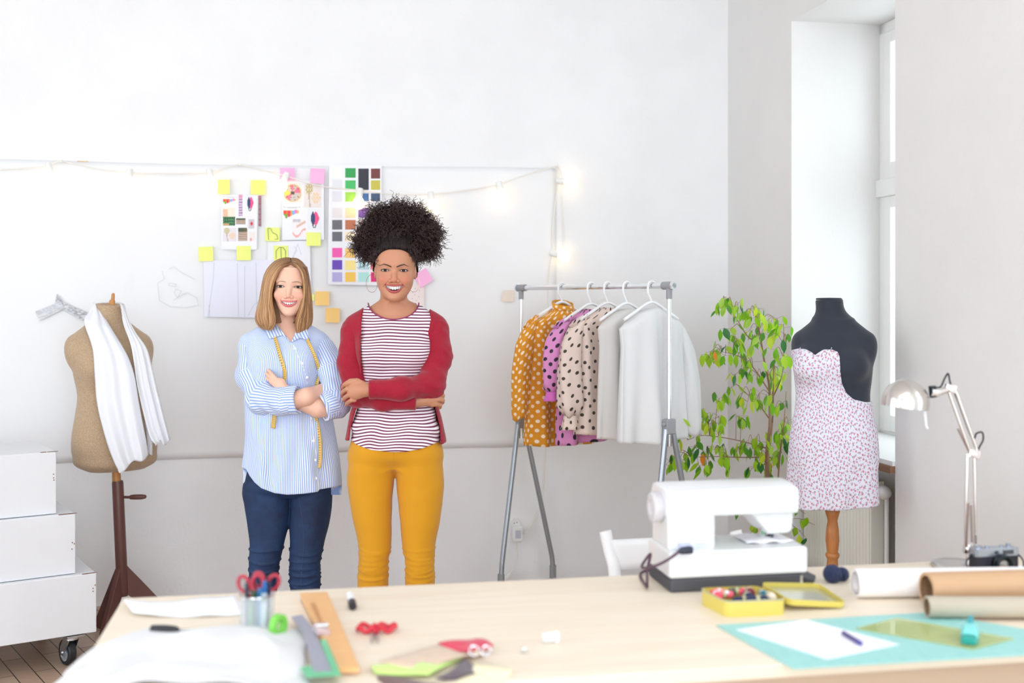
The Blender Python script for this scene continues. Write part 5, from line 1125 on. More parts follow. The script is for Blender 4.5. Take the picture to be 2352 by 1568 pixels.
def spread(P0, zc, w1, w2, label):
    mb = MB(); mb.cyl(P0 + Vector((0, 0, zc)), P0 + Vector((0, 0, ZBAR)), .0085 if label else .0085); mb.cyl(P0 + Vector((0, 0, zc - .08)), P0 + Vector((0, 0, zc)), .011); mb.build('post', M_post, rk)
    mb = MB(); mb.box(P0 + Vector((0, 0, zc + .0)), (.05, .03, .062), (0, 0, math.atan2(wv.y, wv.x))); mb.cyl(P0 + Vector((0, 0, zc + .01)) - wv * .035, P0 + Vector((0, 0, zc + .01)) - wv * .02, .009, n=12); mb.build('height_clamp', M_joint, rk, bevel=.004)
    e = (P0 - (RA + RBx) / 2); e.z = 0; e.normalize()
    mb = MB(); mb.cyl(P0 + Vector((0, 0, ZBAR)) - e * .035, P0 + Vector((0, 0, ZBAR)) + e * .022, .0165); mb.cyl(P0 + Vector((0, 0, ZBAR - .055)), P0 + Vector((0, 0, ZBAR)), .0125); mb.build('corner_joint', M_joint, rk)
    mb = MB(); mb.cyl(P0 + Vector((0, 0, ZBAR)) + e * .022, P0 + Vector((0, 0, ZBAR)) + e * .030, .0185); mb.build('end_cap', M_post, rk)
    for s, w_ in ((-1, w1), (1, w2)):
        a = P0 + wv * s * .018 + Vector((0, 0, zc - .01)); k = P0 + wv * s * w_ + Vector((0, 0, .19)); f = k + wv * s * .004 + Vector((0, 0, -.075))
        mb = MB(); mb.tube(smooth_path([a, a.lerp(k, .5), a.lerp(k, .93), k - Vector((0, 0, .01)), f], 5), .0125, 12); mb.build('leg', M_pole, rk)
        mb = MB(); mb.cyl(f - Vector((0, 0, .045)), f + Vector((0, 0, .035)), .0165, n=16); mb.build('foot_joint', M_joint, rk)
        mb = MB(); c = Vector((f.x, f.y, .03)); mb.cyl(c - wv * .009, c + wv * .009, .028, n=22); mb.build('castor', M_rub, rk)
    a = P0 - wv * w1 + Vector((0, 0, .078)); b_ = P0 + wv * w2 + Vector((0, 0, .078)); mb = MB(); mb.cyl(a, b_, .011); mb.build('foot_bar', M_pole, rk)
spread(RA, .868, .115, .19, 1); spread(RBx, .935, .115, .20, 0)
mb = MB(); a = RA + wv * .19 + Vector((0, 0, .082)); mb.cyl(a, a + bd * BL, .010); mb.build('base_bar', M_pole, rk)

# ---- garments
def grid_arr(fn, nu, nv, closed=True):
    n = nu if closed else nu + 1; P = []; U = []
    for j in range(nv + 1):
        for i in range(n): P.append(tuple(fn(i / nu, j / nv))); U.append((i / nu, j / nv, 0))
    F = [(j * n + i, j * n + (i + 1) % n, (j + 1) * n + (i + 1) % n, (j + 1) * n + i) for j in range(nv) for i in range(nu)]
    return np.array(P), np.array(F), np.array(U)
def dots_mat(name, base, dot, pitch, rad, stag=True, rough=.7, sheer=0.0, jit=.12):
    m, nt, b = _nt(name); setp(b, rough=rough, sheen=.1); a = nt.nodes.new('ShaderNodeAttribute'); a.attribute_name = 'pat'
    mp = nt.nodes.new('ShaderNodeMapping'); mp.inputs['Rotation'].default_value = (0, 0, PI / 4 if stag else 0); v = nt.nodes.new('ShaderNodeTexVoronoi'); v.voronoi_dimensions = '2D'
    v.inputs['Scale'].default_value = 1 / pitch; v.inputs['Randomness'].default_value = jit; nt.links.new(a.outputs['Vector'], mp.inputs[0]); nt.links.new(mp.outputs[0], v.inputs['Vector'])
    lt = nt.nodes.new('ShaderNodeMapRange'); lt.inputs['From Min'].default_value = rad / pitch * .9; lt.inputs['From Max'].default_value = rad / pitch * 1.05; nt.links.new(v.outputs['Distance'], lt.inputs['Value'])
    mx = nt.nodes.new('ShaderNodeMixRGB'); mx.inputs[1].default_value = (*lin(*dot), 1); mx.inputs[2].default_value = (*lin(*base), 1); nt.links.new(lt.outputs[0], mx.inputs[0]); nt.links.new(mx.outputs[0], b.inputs['Base Color'])
    bump(nt, b, 9, .25, .02)
    if sheer:
        t = nt.nodes.new('ShaderNodeBsdfTranslucent'); ms = nt.nodes.new('ShaderNodeMixShader'); ms.inputs[0].default_value = sheer; nt.links.new(mx.outputs[0], t.inputs[0])
        o = nt.nodes['Material Output']; nt.links.new(b.outputs[0], ms.inputs[1]); nt.links.new(t.outputs[0], ms.inputs[2]); nt.links.new(ms.outputs[0], o.inputs[0])
    return m
def gframe(px_hook):
    """point on the bar seen at this pixel column"""
    k = (px_hook - CX) / FPX; t = (k * RA.y - RA.x) / (bd.x - k * bd.y); return RA + bd * t
def add_part(name, fn, nu, nv, m, parent, su, sv, closed=True, solid=.0025):
    P, F, U = grid_arr(fn, nu, nv, closed); U = U * np.array([su, sv, 0]); o = np_mesh(name, P, F, m, parent, attrs={'pat': U})
    if solid: md = o.modifiers.new('solid', 'SOLIDIFY'); md.thickness = solid; md.offset = 0
    return o
def shirt(name, hook_px, label, cat, m, zt, zb, hw, seed=1, hem=0.0, sleeve=.45, slw=.055, cuff=None, offs=0.0, depth=.045, flare=1.0, collar=True, sleeves=(1, 1), rel=0.0, puff=0.0, mc=None, slp=.05, lean=0.0):
    base = gframe(hook_px) + wv * offs; root = thing(name, label, cat, base + Vector((0, 0, zb)), 0, 'clothes hanging on the rail'); R = random.Random(seed); ph = [R.uniform(0, 6.28) for _ in range(8)]
    H = zt - zb
    def P3(w, n, z): return base + wv * w + nv_ * n + Vector((0, 0, z))
    def body(u, v):
        a = 2 * PI * u; z = zt - .012 - (H) * v
        wid = np.interp(v, [0, .03, .07, .13, .3, .6, 1], [.060, .085, hw * .80, hw * .96, hw * .90, hw * .95 * flare ** .5, hw * flare]); dp = np.interp(v, [0, .06, .2, 1], [.030, .042, depth, depth * 1.25])
        w = wid * math.cos(a) + lean * v; fold = (.012 + .016 * v) * (math.sin(5 * a + ph[0] + 1.5 * v) * .6 + math.sin(9 * a + ph[1]) * .35) * min(1, v * 5)
        n = dp * math.sin(a) + fold * math.sin(a) * 1.0 + fold * .4
        zz = z - slp * min(1, abs(w) / hw) ** 1.5 * max(0, 1 - v * 6) + (hem * (w / hw)) * max(0, v - .85) / .15 - .012 * max(0, v - .9) * 10 * math.cos(w / hw * 1.4)
        return P3(w, n, zz)
    add_part('body', body, 90, 44, m, root, hw * 4.4, H)
    for s, en in ((-1, sleeves[0]), (1, sleeves[1])):
        if not en: continue
        top = P3(s * hw * .86, 0, zt - slp - .015); L_ = sleeve
        def sl(u, v, s=s, top=top):
            a = 2 * PI * u; r = slw * np.interp(v, [0, .15, .6, .9, 1], [.9, 1.05, 1 + puff * .5, .92 + puff, .8 if not cuff else .55])
            out = np.interp(v, [0, .2, .5, 1], [0, .035, .055, .065 + rel]); f = 1 + .12 * math.sin(4 * a + ph[2] + 3 * v) * min(1, v * 3)
            c = top + wv * s * out + Vector((0, 0, -L_ * v)) + nv_ * (.008 * math.sin(3 * v + ph[3]) + .02 * v)
            return c + wv * (r * .85 * math.cos(a) * f) + nv_ * (r * .55 * math.sin(a) * f) + Vector((0, 0, .03 * math.cos(a) * -s * (1 - v) * 1.0 + .008 * math.sin(3 * a + ph[4]) * v))
        so = add_part('sleeve', sl, 30, 24, m, root, slw * 5, L_)
        if cuff:
            def cf(u, v, s=s, top=top):
                a = 2 * PI * u; c = top + wv * s * (.065 + rel) + Vector((0, 0, -L_ - cuff * v + .004)) + nv_ * .022; r = slw * (.55 + (.25 if puff else .05) * v); f = 1 + .15 * math.sin(5 * a + ph[5]) * v
                return c + wv * (r * .9 * math.cos(a) * f) + nv_ * (r * .6 * math.sin(a) * f)
            add_part('cuff', cf, 30, 6, mc or m, so, slw * 5, cuff)
    if collar:
        def co(u, v):
            a = 2 * PI * u; r = .058 - .006 * v; return P3(r * 1.05 * math.cos(a), r * .62 * math.sin(a) + .004, zt - .012 + .034 * v - .012 * (math.sin(a) * .5 + .5) * v - .016 * (math.sin(a) * .5 + .5))
        add_part('collar', co, 36, 4, m, root, .36, .035, solid=.004)
    return root
M_hang = mat('white_hanger_plastic', (.86, .87, .88), .3)
def hanger(hook_px, zt, label, offs=0.0, hw=.19):
    base = gframe(hook_px) + wv * offs; top = gframe(hook_px); z0 = ZBAR; R = .021
    root = thing('hanger', label, 'hanger', Vector((base.x, base.y, zt - .02)), 0, 'white plastic hangers on the rail')
    pts = [top + wv * (R * math.cos(t)) + Vector((0, 0, z0 - .002 + R * math.sin(t))) for t in np.linspace(-.4, PI + .05, 14)]
    pts += [top - wv * R + Vector((0, 0, z0 - .03)), base - wv * .008 + Vector((0, 0, zt + .020)), base + Vector((0, 0, zt + .004))]
    mb = MB(); mb.tube(smooth_path(pts, 3), .0048, 9); mb.build('hook', M_hang, root)
    mb = MB(); mb.tube(smooth_path([base - wv * hw * .8 + Vector((0, 0, zt - .068)), base - wv * hw * .4 + Vector((0, 0, zt - .028)), base + Vector((0, 0, zt + .004)), base + wv * hw * .4 + Vector((0, 0, zt - .028)), base + wv * hw * .8 + Vector((0, 0, zt - .068))], 5), .0062, 9)
    mb.build('shoulder_arm', M_hang, root)
M_must = dots_mat('mustard_dots', (222, 148, 22), (250, 232, 205), .0300, .0078); M_pink = dots_mat('pink_dots', (216, 140, 194), (34, 26, 40), .040, .0095, jit=.3); M_crm = dots_mat('cream_dots', (250, 234, 224), (84, 74, 66), .040, .0075, jit=.35, sheer=.35)
def sheer_mat(name, c, f=.3):
    m, nt, b = _nt(name); setp(b, color=c, rough=.7); t = nt.nodes.new('ShaderNodeBsdfTranslucent'); t.inputs[0].default_value = (*c, 1); ms = nt.nodes.new('ShaderNodeMixShader'); ms.inputs[0].default_value = f
    o = nt.nodes['Material Output']; nt.links.new(b.outputs[0], ms.inputs[1]); nt.links.new(t.outputs[0], ms.inputs[2]); nt.links.new(ms.outputs[0], o.inputs[0]); bump(nt, b, 8, .25, .02); return m
M_w1 = sheer_mat('ivory_blouse', (.90, .885, .865), .4); M_w2 = sheer_mat('white_shirt_cloth', (.93, .935, .94), .4)
shirt('shirt', 1291, 'mustard yellow shirt with white polka dots hanging at the left of the rail', 'shirt', M_must, 1.432, .815, .215, 1, sleeve=.435, slw=.050, rel=.0, slp=.06, depth=.05)
shirt('jumper', 1358, 'pink jumper with black dots hanging behind the cream dotted blouse', 'jumper', M_pink, 1.425, .855, .195, 2, hem=.02, sleeve=.30, slw=.062, cuff=.04, depth=.04, collar=False, puff=.05, mc=mat('pink_rib', lin(214, 110, 190), .8), slp=.055)
shirt('blouse', 1396, 'cream blouse with black dots and tied cuffs on the rail', 'blouse', M_crm, 1.432, .895, .190, 3, sleeve=.40, slw=.060, cuff=.06, depth=.035, puff=.25, collar=False, slp=.055)
shirt('blouse', 1440, 'plain ivory sleeveless blouse hanging between the dotted and the white shirt', 'blouse', M_w1, 1.428, .885, .165, 4, sleeves=(0, 0), depth=.032, collar=False, slp=.05)
shirt('shirt', 1497, 'plain white long sleeved shirt at the right end of the rail', 'shirt', M_w2, 1.432, .885, .185, 5, sleeve=.47, slw=.046, depth=.045, collar=False, sleeves=(0, 1), slp=.07)
for px_, z_, l in ((1291, 1.44, 'white hanger carrying the mustard dotted shirt'), (1358, 1.432, 'white hanger carrying the pink dotted jumper'), (1396, 1.437, 'white hanger carrying the cream dotted blouse'), (1440, 1.435, 'white hanger carrying the plain ivory blouse'), (1497, 1.44, 'white hanger carrying the plain white shirt')): hanger(px_, z_, l)

# ================================================================ BLACK MANNEQUIN WITH A DRESS
BY = 4.25; sB = FPX / BY
def bx(px): return (px - CX) / sB
def bz(py): return CAMZ - (py - HY) / sB
BB = Vector((bx(1912), BY, 0)); bm = thing('dress_form', 'black mannequin torso on a turned wooden post in front of the tall window', 'mannequin', BB)
BYAW = -.42; cb_, sb_ = math.cos(BYAW), math.sin(BYAW)
BST = []
for py, hw, dd in ((1090, .150, .105), (1060, .158, .112), (1020, .158, .112), (980, .150, .105), (940, .136, .095), (905, .132, .092), (870, .138, .098), (835, .142, .100), (800, .138, .095), (775, .120, .080), (755, .085, .066), (738, .062, .056)):
    BST.append((bz(py), 0, 0, hw, dd))
def b_loc(P):
    q = P - np.array([BB.x + .004, BB.y, 0]); return np.stack([q[:, 0] * cb_ + q[:, 1] * sb_, -q[:, 0] * sb_ + q[:, 1] * cb_, q[:, 2]], 1)
def b_core(lq, g=0.0):
    d = loftd(lq, BST, 2.2, g)
    for s in (-1, 1):
        d = sm(d, cone(lq, (s * .03, .005, bz(748)), (s * .112, .008, bz(782)), .044 + g, .038 + g), .035)
        d = sm(d, ell(lq, (s * .122, .008, bz(802)), (.030 + g, .045 + g, .050 + g)), .025)
        d = sm(d, ell(lq, (s * .068, -.072, bz(838)), (.062 + g, .055 + g, .060 + g)), .035)
    return d
def b_sdf(P):
    lq = b_loc(P); d = b_core(lq); nk = cone(lq, (-.008, 0, bz(745)), (-.014, -.012, bz(690)), .052, .050); d = sm(d, nk, .035)
    return smax(d, lq[:, 2] - bz(687) - lq[:, 0] * .05, .006)
M_bl = fabric('black_jersey', lin(38, 44, 56), 700, .3)
P, F = sdf_mesh(b_sdf, (BB.x - .27, BY - .22, bz(1100)), (BB.x + .27, BY + .22, bz(670)), .0065); np_mesh('torso', P, F, M_bl, bm)
mb = MB(); Tn = Matrix.Translation((bx(1903), BY - .005, bz(687))); mb.lathe([(.0001, -.002), (.047, -.002), (.048, .002), (.044, .005), (.0001, .006)], 30, Tn); mb.build('neck_cap', M_bl, bm)
M_post2 = mat('honey_wood', lin(190, 130, 76), .38, var=(10, lin(178, 108, 50), .3, .7, (8, 8, 1)))
k = 1 / sB; prof = []
for py, r in ((1085, 12), (1168, 13), (1172, 17), (1180, 15), (1195, 11), (1215, 14), (1240, 15.5), (1262, 13), (1268, 12), (1270, 15), (1275, 16), (1280, 14), (1283, 12), (1300, 13), (1330, 17), (1345, 19), (1350, 15), (1380, 20), (1420, 24), (1440, 20)): prof.append((r * k, bz(py)))
mb = MB(); mb.lathe(prof[::-1], 26, Matrix.Translation((bx(1912), BY, 0))); mb.build('turned_post', M_post2, bm, angle=60)
for i in range(3):
    a = .5 + i * 2 * PI / 3; d = Vector((math.cos(a), math.sin(a), 0)); c = Vector((bx(1912), BY, 0)); mb = MB(); mb.tube(smooth_path([c + d * .02 + Vector((0, 0, .26)), c + d * .10 + Vector((0, 0, .22)), c + d * .18 + Vector((0, 0, .07)), c + d * .23 + Vector((0, 0, .012))], 6), [.018] * 12 + [.016] * 7, 12); mb.build('leg', M_post2, bm)
# dress
NL = [(1800, 812), (1812, 810), (1822, 803), (1834, 800), (1850, 800), (1864, 806), (1872, 813), (1880, 807), (1892, 800), (1912, 800), (1924, 805), (1929, 816), (1930.5, 850), (1934, 876), (1944, 897), (1960, 911), (1987, 918), (2012, 920)]
DST = []
for py, hw, dd, ox in ((1166, .172, .130, .0), (1140, .170, .128, 0), (1090, .166, .122, 0), (1040, .163, .117, 0), (1000, .157, .112, 0), (950, .144, .102, 0), (905, .139, .098, 0), (870, .144, .104, 0), (835, .148, .106, 0), (800, .144, .101, 0), (775, .126, .086, 0)): DST.append((bz(py), ox, 0, hw, dd))
def d_sdf(P):
    lq = b_loc(P); a = np.arctan2(lq[:, 1], lq[:, 0]); v = np.clip((bz(930) - P[:, 2]) / .35, 0, 1)
    d = loftd(lq, DST, 2.1); d = d + v * .007 * np.sin(7 * a + 1) * 1.0
    for s in (-1, 1): d = sm(d, ell(lq, (s * .068, -.072, bz(838)), (.068, .061, .066)), .035)
    d = np.minimum(d, b_core(lq, .005))
    xx = np.clip((P[:, 0]) * sB * BY / np.maximum(P[:, 1], 1) + CX, 1796, 2040); zc = np.interp(xx, [p[0] for p in NL], [bz(p[1]) for p in NL]); slope = np.abs(np.interp(xx + 2, [p[0] for p in NL], [bz(p[1]) for p in NL]) - zc) / (2 / sB)
    d = np.maximum(d, (P[:, 2] - zc) / np.sqrt(1 + slope ** 2))
    return np.maximum(d, bz(1160) + (P[:, 0] - BB.x) * .09 + .005 - P[:, 2])
P, F = sdf_mesh(d_sdf, (BB.x - .27, BY - .25, bz(1180)), (BB.x + .27, BY + .25, bz(790)), .006)
def floral():
    m, nt, b = _nt('sprigged_cotton'); setp(b, rough=.8); a = nt.nodes.new('ShaderNodeAttribute'); a.attribute_name = 'pat'; col = None
    base = nt.nodes.new('ShaderNodeRGB'); base.outputs[0].default_value = (*lin(222, 224, 236), 1); col = base.outputs[0]
    for sc_x, c, off, r0, rot in ((64, (200, 130, 152), (0, 0, 0), .22, .3), (64, (168, 162, 174), (.5, .5, 0), .19, 1.2), (80, (216, 168, 184), (.2, .7, 0), .16, .7)):
        mp = nt.nodes.new('ShaderNodeMapping'); mp.inputs['Location'].default_value = off; mp.inputs['Scale'].default_value = (1, .8, 1); mp.inputs['Rotation'].default_value = (0, 0, rot); v = nt.nodes.new('ShaderNodeTexVoronoi'); v.voronoi_dimensions = '2D'; v.inputs['Scale'].default_value = sc_x; v.inputs['Randomness'].default_value = .45
        n = nt.nodes.new('ShaderNodeTexNoise'); n.inputs['Scale'].default_value = 320; n.inputs['Detail'].default_value = 1; nt.links.new(a.outputs['Vector'], n.inputs['Vector'])
        ad = nt.nodes.new('ShaderNodeMath'); ad.operation = 'MULTIPLY_ADD'; ad.inputs[1].default_value = .5; lt = nt.nodes.new('ShaderNodeMath'); lt.operation = 'LESS_THAN'; lt.inputs[1].default_value = r0 + .25
        nt.links.new(a.outputs['Vector'], mp.inputs[0]); nt.links.new(mp.outputs[0], v.inputs['Vector']); nt.links.new(n.outputs['Fac'], ad.inputs[0]); nt.links.new(v.outputs['Distance'], ad.inputs[2]); nt.links.new(ad.outputs[0], lt.inputs[0])
        mx = nt.nodes.new('ShaderNodeMixRGB'); nt.links.new(lt.outputs[0], mx.inputs[0]); nt.links.new(col, mx.inputs[1]); mx.inputs[2].default_value = (*lin(*c), 1); col = mx.outputs[0]
    nt.links.new(col, b.inputs['Base Color']); return m
lq = b_loc(P); ang = np.arctan2(lq[:, 0], -lq[:, 1]); uv = np.stack([ang * .15, P[:, 2], P[:, 2] * 0], 1)
tag(np_mesh('dress', P, F, floral(), None, attrs={'pat': uv}), 'strapless pale dress with tiny pink sprigs pinned on the black mannequin', 'dress')
for i, (x, y) in enumerate(((1838, 801), (1910, 801), (1929, 828))):
    p = W(x, y - 2, BY - .135 + i * .02); mb = MB(); mb.sphere(p, .0022, 8, 6); mb.cyl(p, p + Vector((0, .02, -.008)), .0004, n=5); tag(mb.build('dress_pin', M_chrome, None), 'tiny pin on the dress edge, ' + ('over the left bust', 'over the right bust', 'at the armhole side')[i], 'pin', 'pins along the dress edge')

# ================================================================ FICUS
PY = 4.95
def fz(px, py, dy=0): return W(px, py, PY + dy)
pot_c = Vector((W(1768, 1300, PY).x, PY, 0)); fic = thing('potted_fig', 'tall weeping fig with bright green leaves in the corner behind the sewing machine', 'plant', pot_c)
mb = MB(); mb.lathe([(.0001, 0), (.11, 0), (.115, .01), (.145, .25), (.155, .255), (.155, .285), (.145, .285), (.138, .25), (.0001, .25)], 34, Matrix.Translation(pot_c)); mb.build('pot', mat('white_ceramic', (.8, .8, .8), .3), fic, angle=50)
mb = MB(); mb.lathe([(.0001, .255), (.139, .252), (.139, .248), (.0001, .247)], 30, Matrix.Translation(pot_c)); mb.build('soil', mat('potting_soil', (.05, .035, .025), .95, bmp=(60, .8, .01)), fic)
def leafmat():
    m = bpy.data.materials.new('fig_leaf'); m.use_nodes = True; nt = m.node_tree; b = nt.nodes['Principled BSDF']; setp(b, rough=.35)
    a = nt.nodes.new('ShaderNodeAttribute'); a.attribute_name = 'Col'; t = nt.nodes.new('ShaderNodeBsdfTranslucent'); ms = nt.nodes.new('ShaderNodeMixShader'); ms.inputs[0].default_value = .55
    nt.links.new(a.outputs['Color'], b.inputs['Base Color']); nt.links.new(a.outputs['Color'], t.inputs[0]); o = nt.nodes['Material Output']; nt.links.new(b.outputs[0], ms.inputs[1]); nt.links.new(t.outputs[0], ms.inputs[2]); nt.links.new(ms.outputs[0], o.inputs[0]); return m
M_bark = mat('fig_bark', lin(150, 118, 96), .8, bmp=(60, .4)); r = random.Random(21)
TR = [[(1762, 1262), (1756, 1200), (1762, 1120), (1760, 1050), (1768, 980), (1768, 920), (1766, 880), (1754, 820), (1746, 770), (1736, 725)],
      [(1772, 1262), (1772, 1200), (1770, 1130), (1764, 1060), (1774, 970), (1776, 900), (1777, 830)],
      [(1768, 1262), (1744, 1190), (1735, 1180), (1720, 1165)], [(1770, 1262), (1780, 1190), (1785, 1130), (1792, 1040), (1800, 980), (1806, 900)],
      [(1764, 1030), (1730, 1020), (1690, 1010), (1650, 1003), (1610, 1000), (1580, 1010)], [(1766, 960), (1740, 925), (1710, 900), (1690, 880)], [(1770, 1050), (1700, 1050), (1640, 1048), (1590, 1050)],
      [(1768, 900), (1735, 850), (1715, 830), (1690, 815), (1660, 808)], [(1750, 790), (1720, 775), (1700, 745), (1680, 715), (1660, 705)], [(1776, 910), (1790, 880), (1798, 850), (1800, 790)]]
nodes_ = []
root_ = [Vector((pot_c.x, pot_c.y, .25))]
mb = MB()
for j, t in enumerate(TR):
    dep = [r.uniform(-.10, .10) * min(1, i / 4) for i in range(len(t))]
    if j > 3: dep = [0] + [r.uniform(-.12, .06)] * (len(t) - 1)
    P_ = smooth_path(([root_[0]] if j < 4 else []) + [fz(x, y, d) for (x, y), d in zip(t, dep)], 4); R0 = (.010, .009, .005, .006)[j] if j < 4 else .0032
    mb.tube(P_, [R0 * (1 - .75 * i / len(P_)) for i in range(len(P_))], 8); nodes_ += P_
CL = [(1650, 720), (1665, 708), (1682, 714), (1697, 718), (1707, 735), (1722, 725), (1738, 718), (1746, 745), (1776, 738), (1790, 748), (1800, 764), (1806, 795), (1678, 768), (1692, 792), (1700, 806), (1731, 806), (1720, 772), (1766, 785), (1748, 800), (1624, 838), (1636, 822), (1650, 832), (1666, 826), (1692, 832), (1702, 852), (1686, 872), (1667, 912), (1653, 924), (1722, 852), (1737, 882), (1781, 872), (1792, 862), (1802, 850), (1776, 832), (1786, 892), (1772, 932), (1801, 942), (1812, 985), (1702, 922), (1717, 932), (1732, 932), (1746, 935), (1692, 966), (1706, 972), (1652, 968), (1622, 962), (1602, 950), (1572, 962), (1556, 967), (1548, 982), (1541, 1002), (1556, 1004), (1577, 992), (1591, 972), (1641, 988), (1626, 992), (1662, 1002), (1606, 1004), (1601, 1042), (1641, 1042), (1656, 1047), (1666, 1062), (1626, 1062), (1692, 1047), (1702, 1036), (1717, 1032), (1727, 1042), (1742, 1062), (1752, 1072), (1767, 1077), (1782, 1066), (1737, 1022), (1762, 1032), (1787, 1002), (1792, 1022), (1672, 1087), (1607, 1087), (1627, 1087), (1552, 1082), (1541, 1072), (1566, 1077), (1530, 1077), (1720, 1095), (1760, 1100), (1680, 1188), (1716, 1242), (1727, 1230), (1826, 1222), (1840, 1230), (1850, 1190), (1872, 1215), (1822, 1228), (1762, 868), (1795, 1050), (1805, 1020)]
lv, lf, lc = [], [], []
PAL = [(172, 216, 50), (150, 204, 40), (190, 226, 70), (120, 184, 40), (206, 226, 60), (96, 160, 60), (58, 124, 62), (180, 220, 90)]
for (x, y) in CL:
    cd = r.uniform(-.16, .14); c = fz(x, y - 10, cd); nd = min(nodes_, key=lambda p: (p - c).length + max(0, p.z - c.z) * 1.2)
    mid = nd.lerp(c, .5) + Vector((0, 0, .03 + .02 * r.random())); tw = smooth_path([nd, mid, c], 5); mb.tube(tw, [.0016 * (1 - .5 * i / len(tw)) for i in range(len(tw))], 5)
    k = 5 if y < 1120 else 2
    for q in range(k):
        s_ = r.uniform(.0, 1); b0 = tw[-1 - int(s_ * 4)] + Vector((r.gauss(0, .016), r.gauss(0, .03), r.gauss(0, .012))); L_ = r.uniform(.042, .060); wd = L_ * r.uniform(.22, .27)
        dn = Vector((r.gauss(0, .28), r.gauss(0, .28), -1)).normalized(); sd = dn.cross(Vector((math.cos(r.uniform(0, PI)), math.sin(r.uniform(0, PI)), 0))).normalized(); nn_ = sd.cross(dn)
        n0 = len(lv); col = lin(*(PAL[6] if r.random() < .08 else r.choice(PAL[:6] + [PAL[7]])))
        if r.random() < .012: col = lin(240, 150, 50)
        for t, w_ in ((0, .02), (.12, .5), (.3, .95), (.5, 1.0), (.7, .74), (.87, .3), (1.0, .02)):
            o = b0 + dn * (L_ * t) + nn_ * (L_ * .22 * t * t)
            for sg in (-1, 0, 1): lv.append(tuple(o + sd * (wd * w_ * sg) + nn_ * (wd * .35 * w_ * abs(sg)))); lc.append(col)
        for t in range(6):
            for sg in (0, 1): a = n0 + t * 3 + sg; lf.append((a, a + 1, a + 4, a + 3))
        mb.tube([tw[-1 - int(s_ * 4)], b0], .0007, 4)
mb.build('branches', M_bark, fic)
np_mesh('foliage', np.array(lv), np.array(lf), leafmat(), fic, cols=np.array(lc))

# ================================================================ THE TWO WOMEN
def stripe_mat(name, c1, c2, period, duty, soft=.06, rough=.75, bmp=None):
    m, nt, b = _nt(name); setp(b, rough=rough, sheen=.1); a = nt.nodes.new('ShaderNodeAttribute'); a.attribute_name = 'pat'; sp = nt.nodes.new('ShaderNodeSeparateXYZ'); nt.links.new(a.outputs['Vector'], sp.inputs[0])
    def mth(op, x, v=None):
        n = nt.nodes.new('ShaderNodeMath'); n.operation = op; nt.links.new(x, n.inputs[0])
        if v is not None: n.inputs[1].default_value = v
        return n.outputs[0]
    t = mth('FRACT', mth('DIVIDE', sp.outputs[0], period)); t = mth('ABSOLUTE', mth('SUBTRACT', t, .5))
    mr = nt.nodes.new('ShaderNodeMapRange'); mr.inputs['From Min'].default_value = duty / 2 - soft; mr.inputs['From Max'].default_value = duty / 2 + soft; nt.links.new(t, mr.inputs['Value'])
    mx = nt.nodes.new('ShaderNodeMixRGB'); mx.inputs[1].default_value = (*lin(*c1), 1); mx.inputs[2].default_value = (*lin(*c2), 1); nt.links.new(mr.outputs[0], mx.inputs[0]); nt.links.new(mx.outputs[0], b.inputs['Base Color'])
    if bmp: bump(nt, b, *bmp)
    return m
def skin_mat(name):
    m, nt, b = _nt(name); setp(b, rough=.48, sss=.12, spec=.4); b.inputs['Subsurface Radius'].default_value = (1, .35, .2); b.inputs['Subsurface Scale'].default_value = .006
    a = nt.nodes.new('ShaderNodeAttribute'); a.attribute_name = 'Col'; nt.links.new(a.outputs['Color'], b.inputs['Base Color']); bump(nt, b, 900, .05); return m
class Person:
    def __init__(s, Y0, label): s.Y = Y0; s.s = FPX / Y0; s.label = label
    def K(s, px, py, dy=0.0): return np.array(W(px, py, s.Y + dy))
    def X(s, px): return (px - CX) / s.s
    def Z(s, py): return CAMZ - (py - HY) / s.s
    def sts(s, rows):
        """rows (py, cx px, half width px, depth radius, centre dy)"""
        return [(s.Z(r[0]), s.X(r[1]), s.Y + r[4], r[2] / s.s, r[3]) for r in rows]
    def hit(s, fn, px, py, off=.003):
        """first point of the surface fn along the sight line"""
        Y = np.linspace(s.Y - .42, s.Y + .2, 400); P = np.array([W(px, py, y) for y in Y]); d = fn(P) - off; i = int(np.argmax(d < 0))
        return Vector(P[i]) if d[i] < 0 else Vector(W(px, py, s.Y - .1))

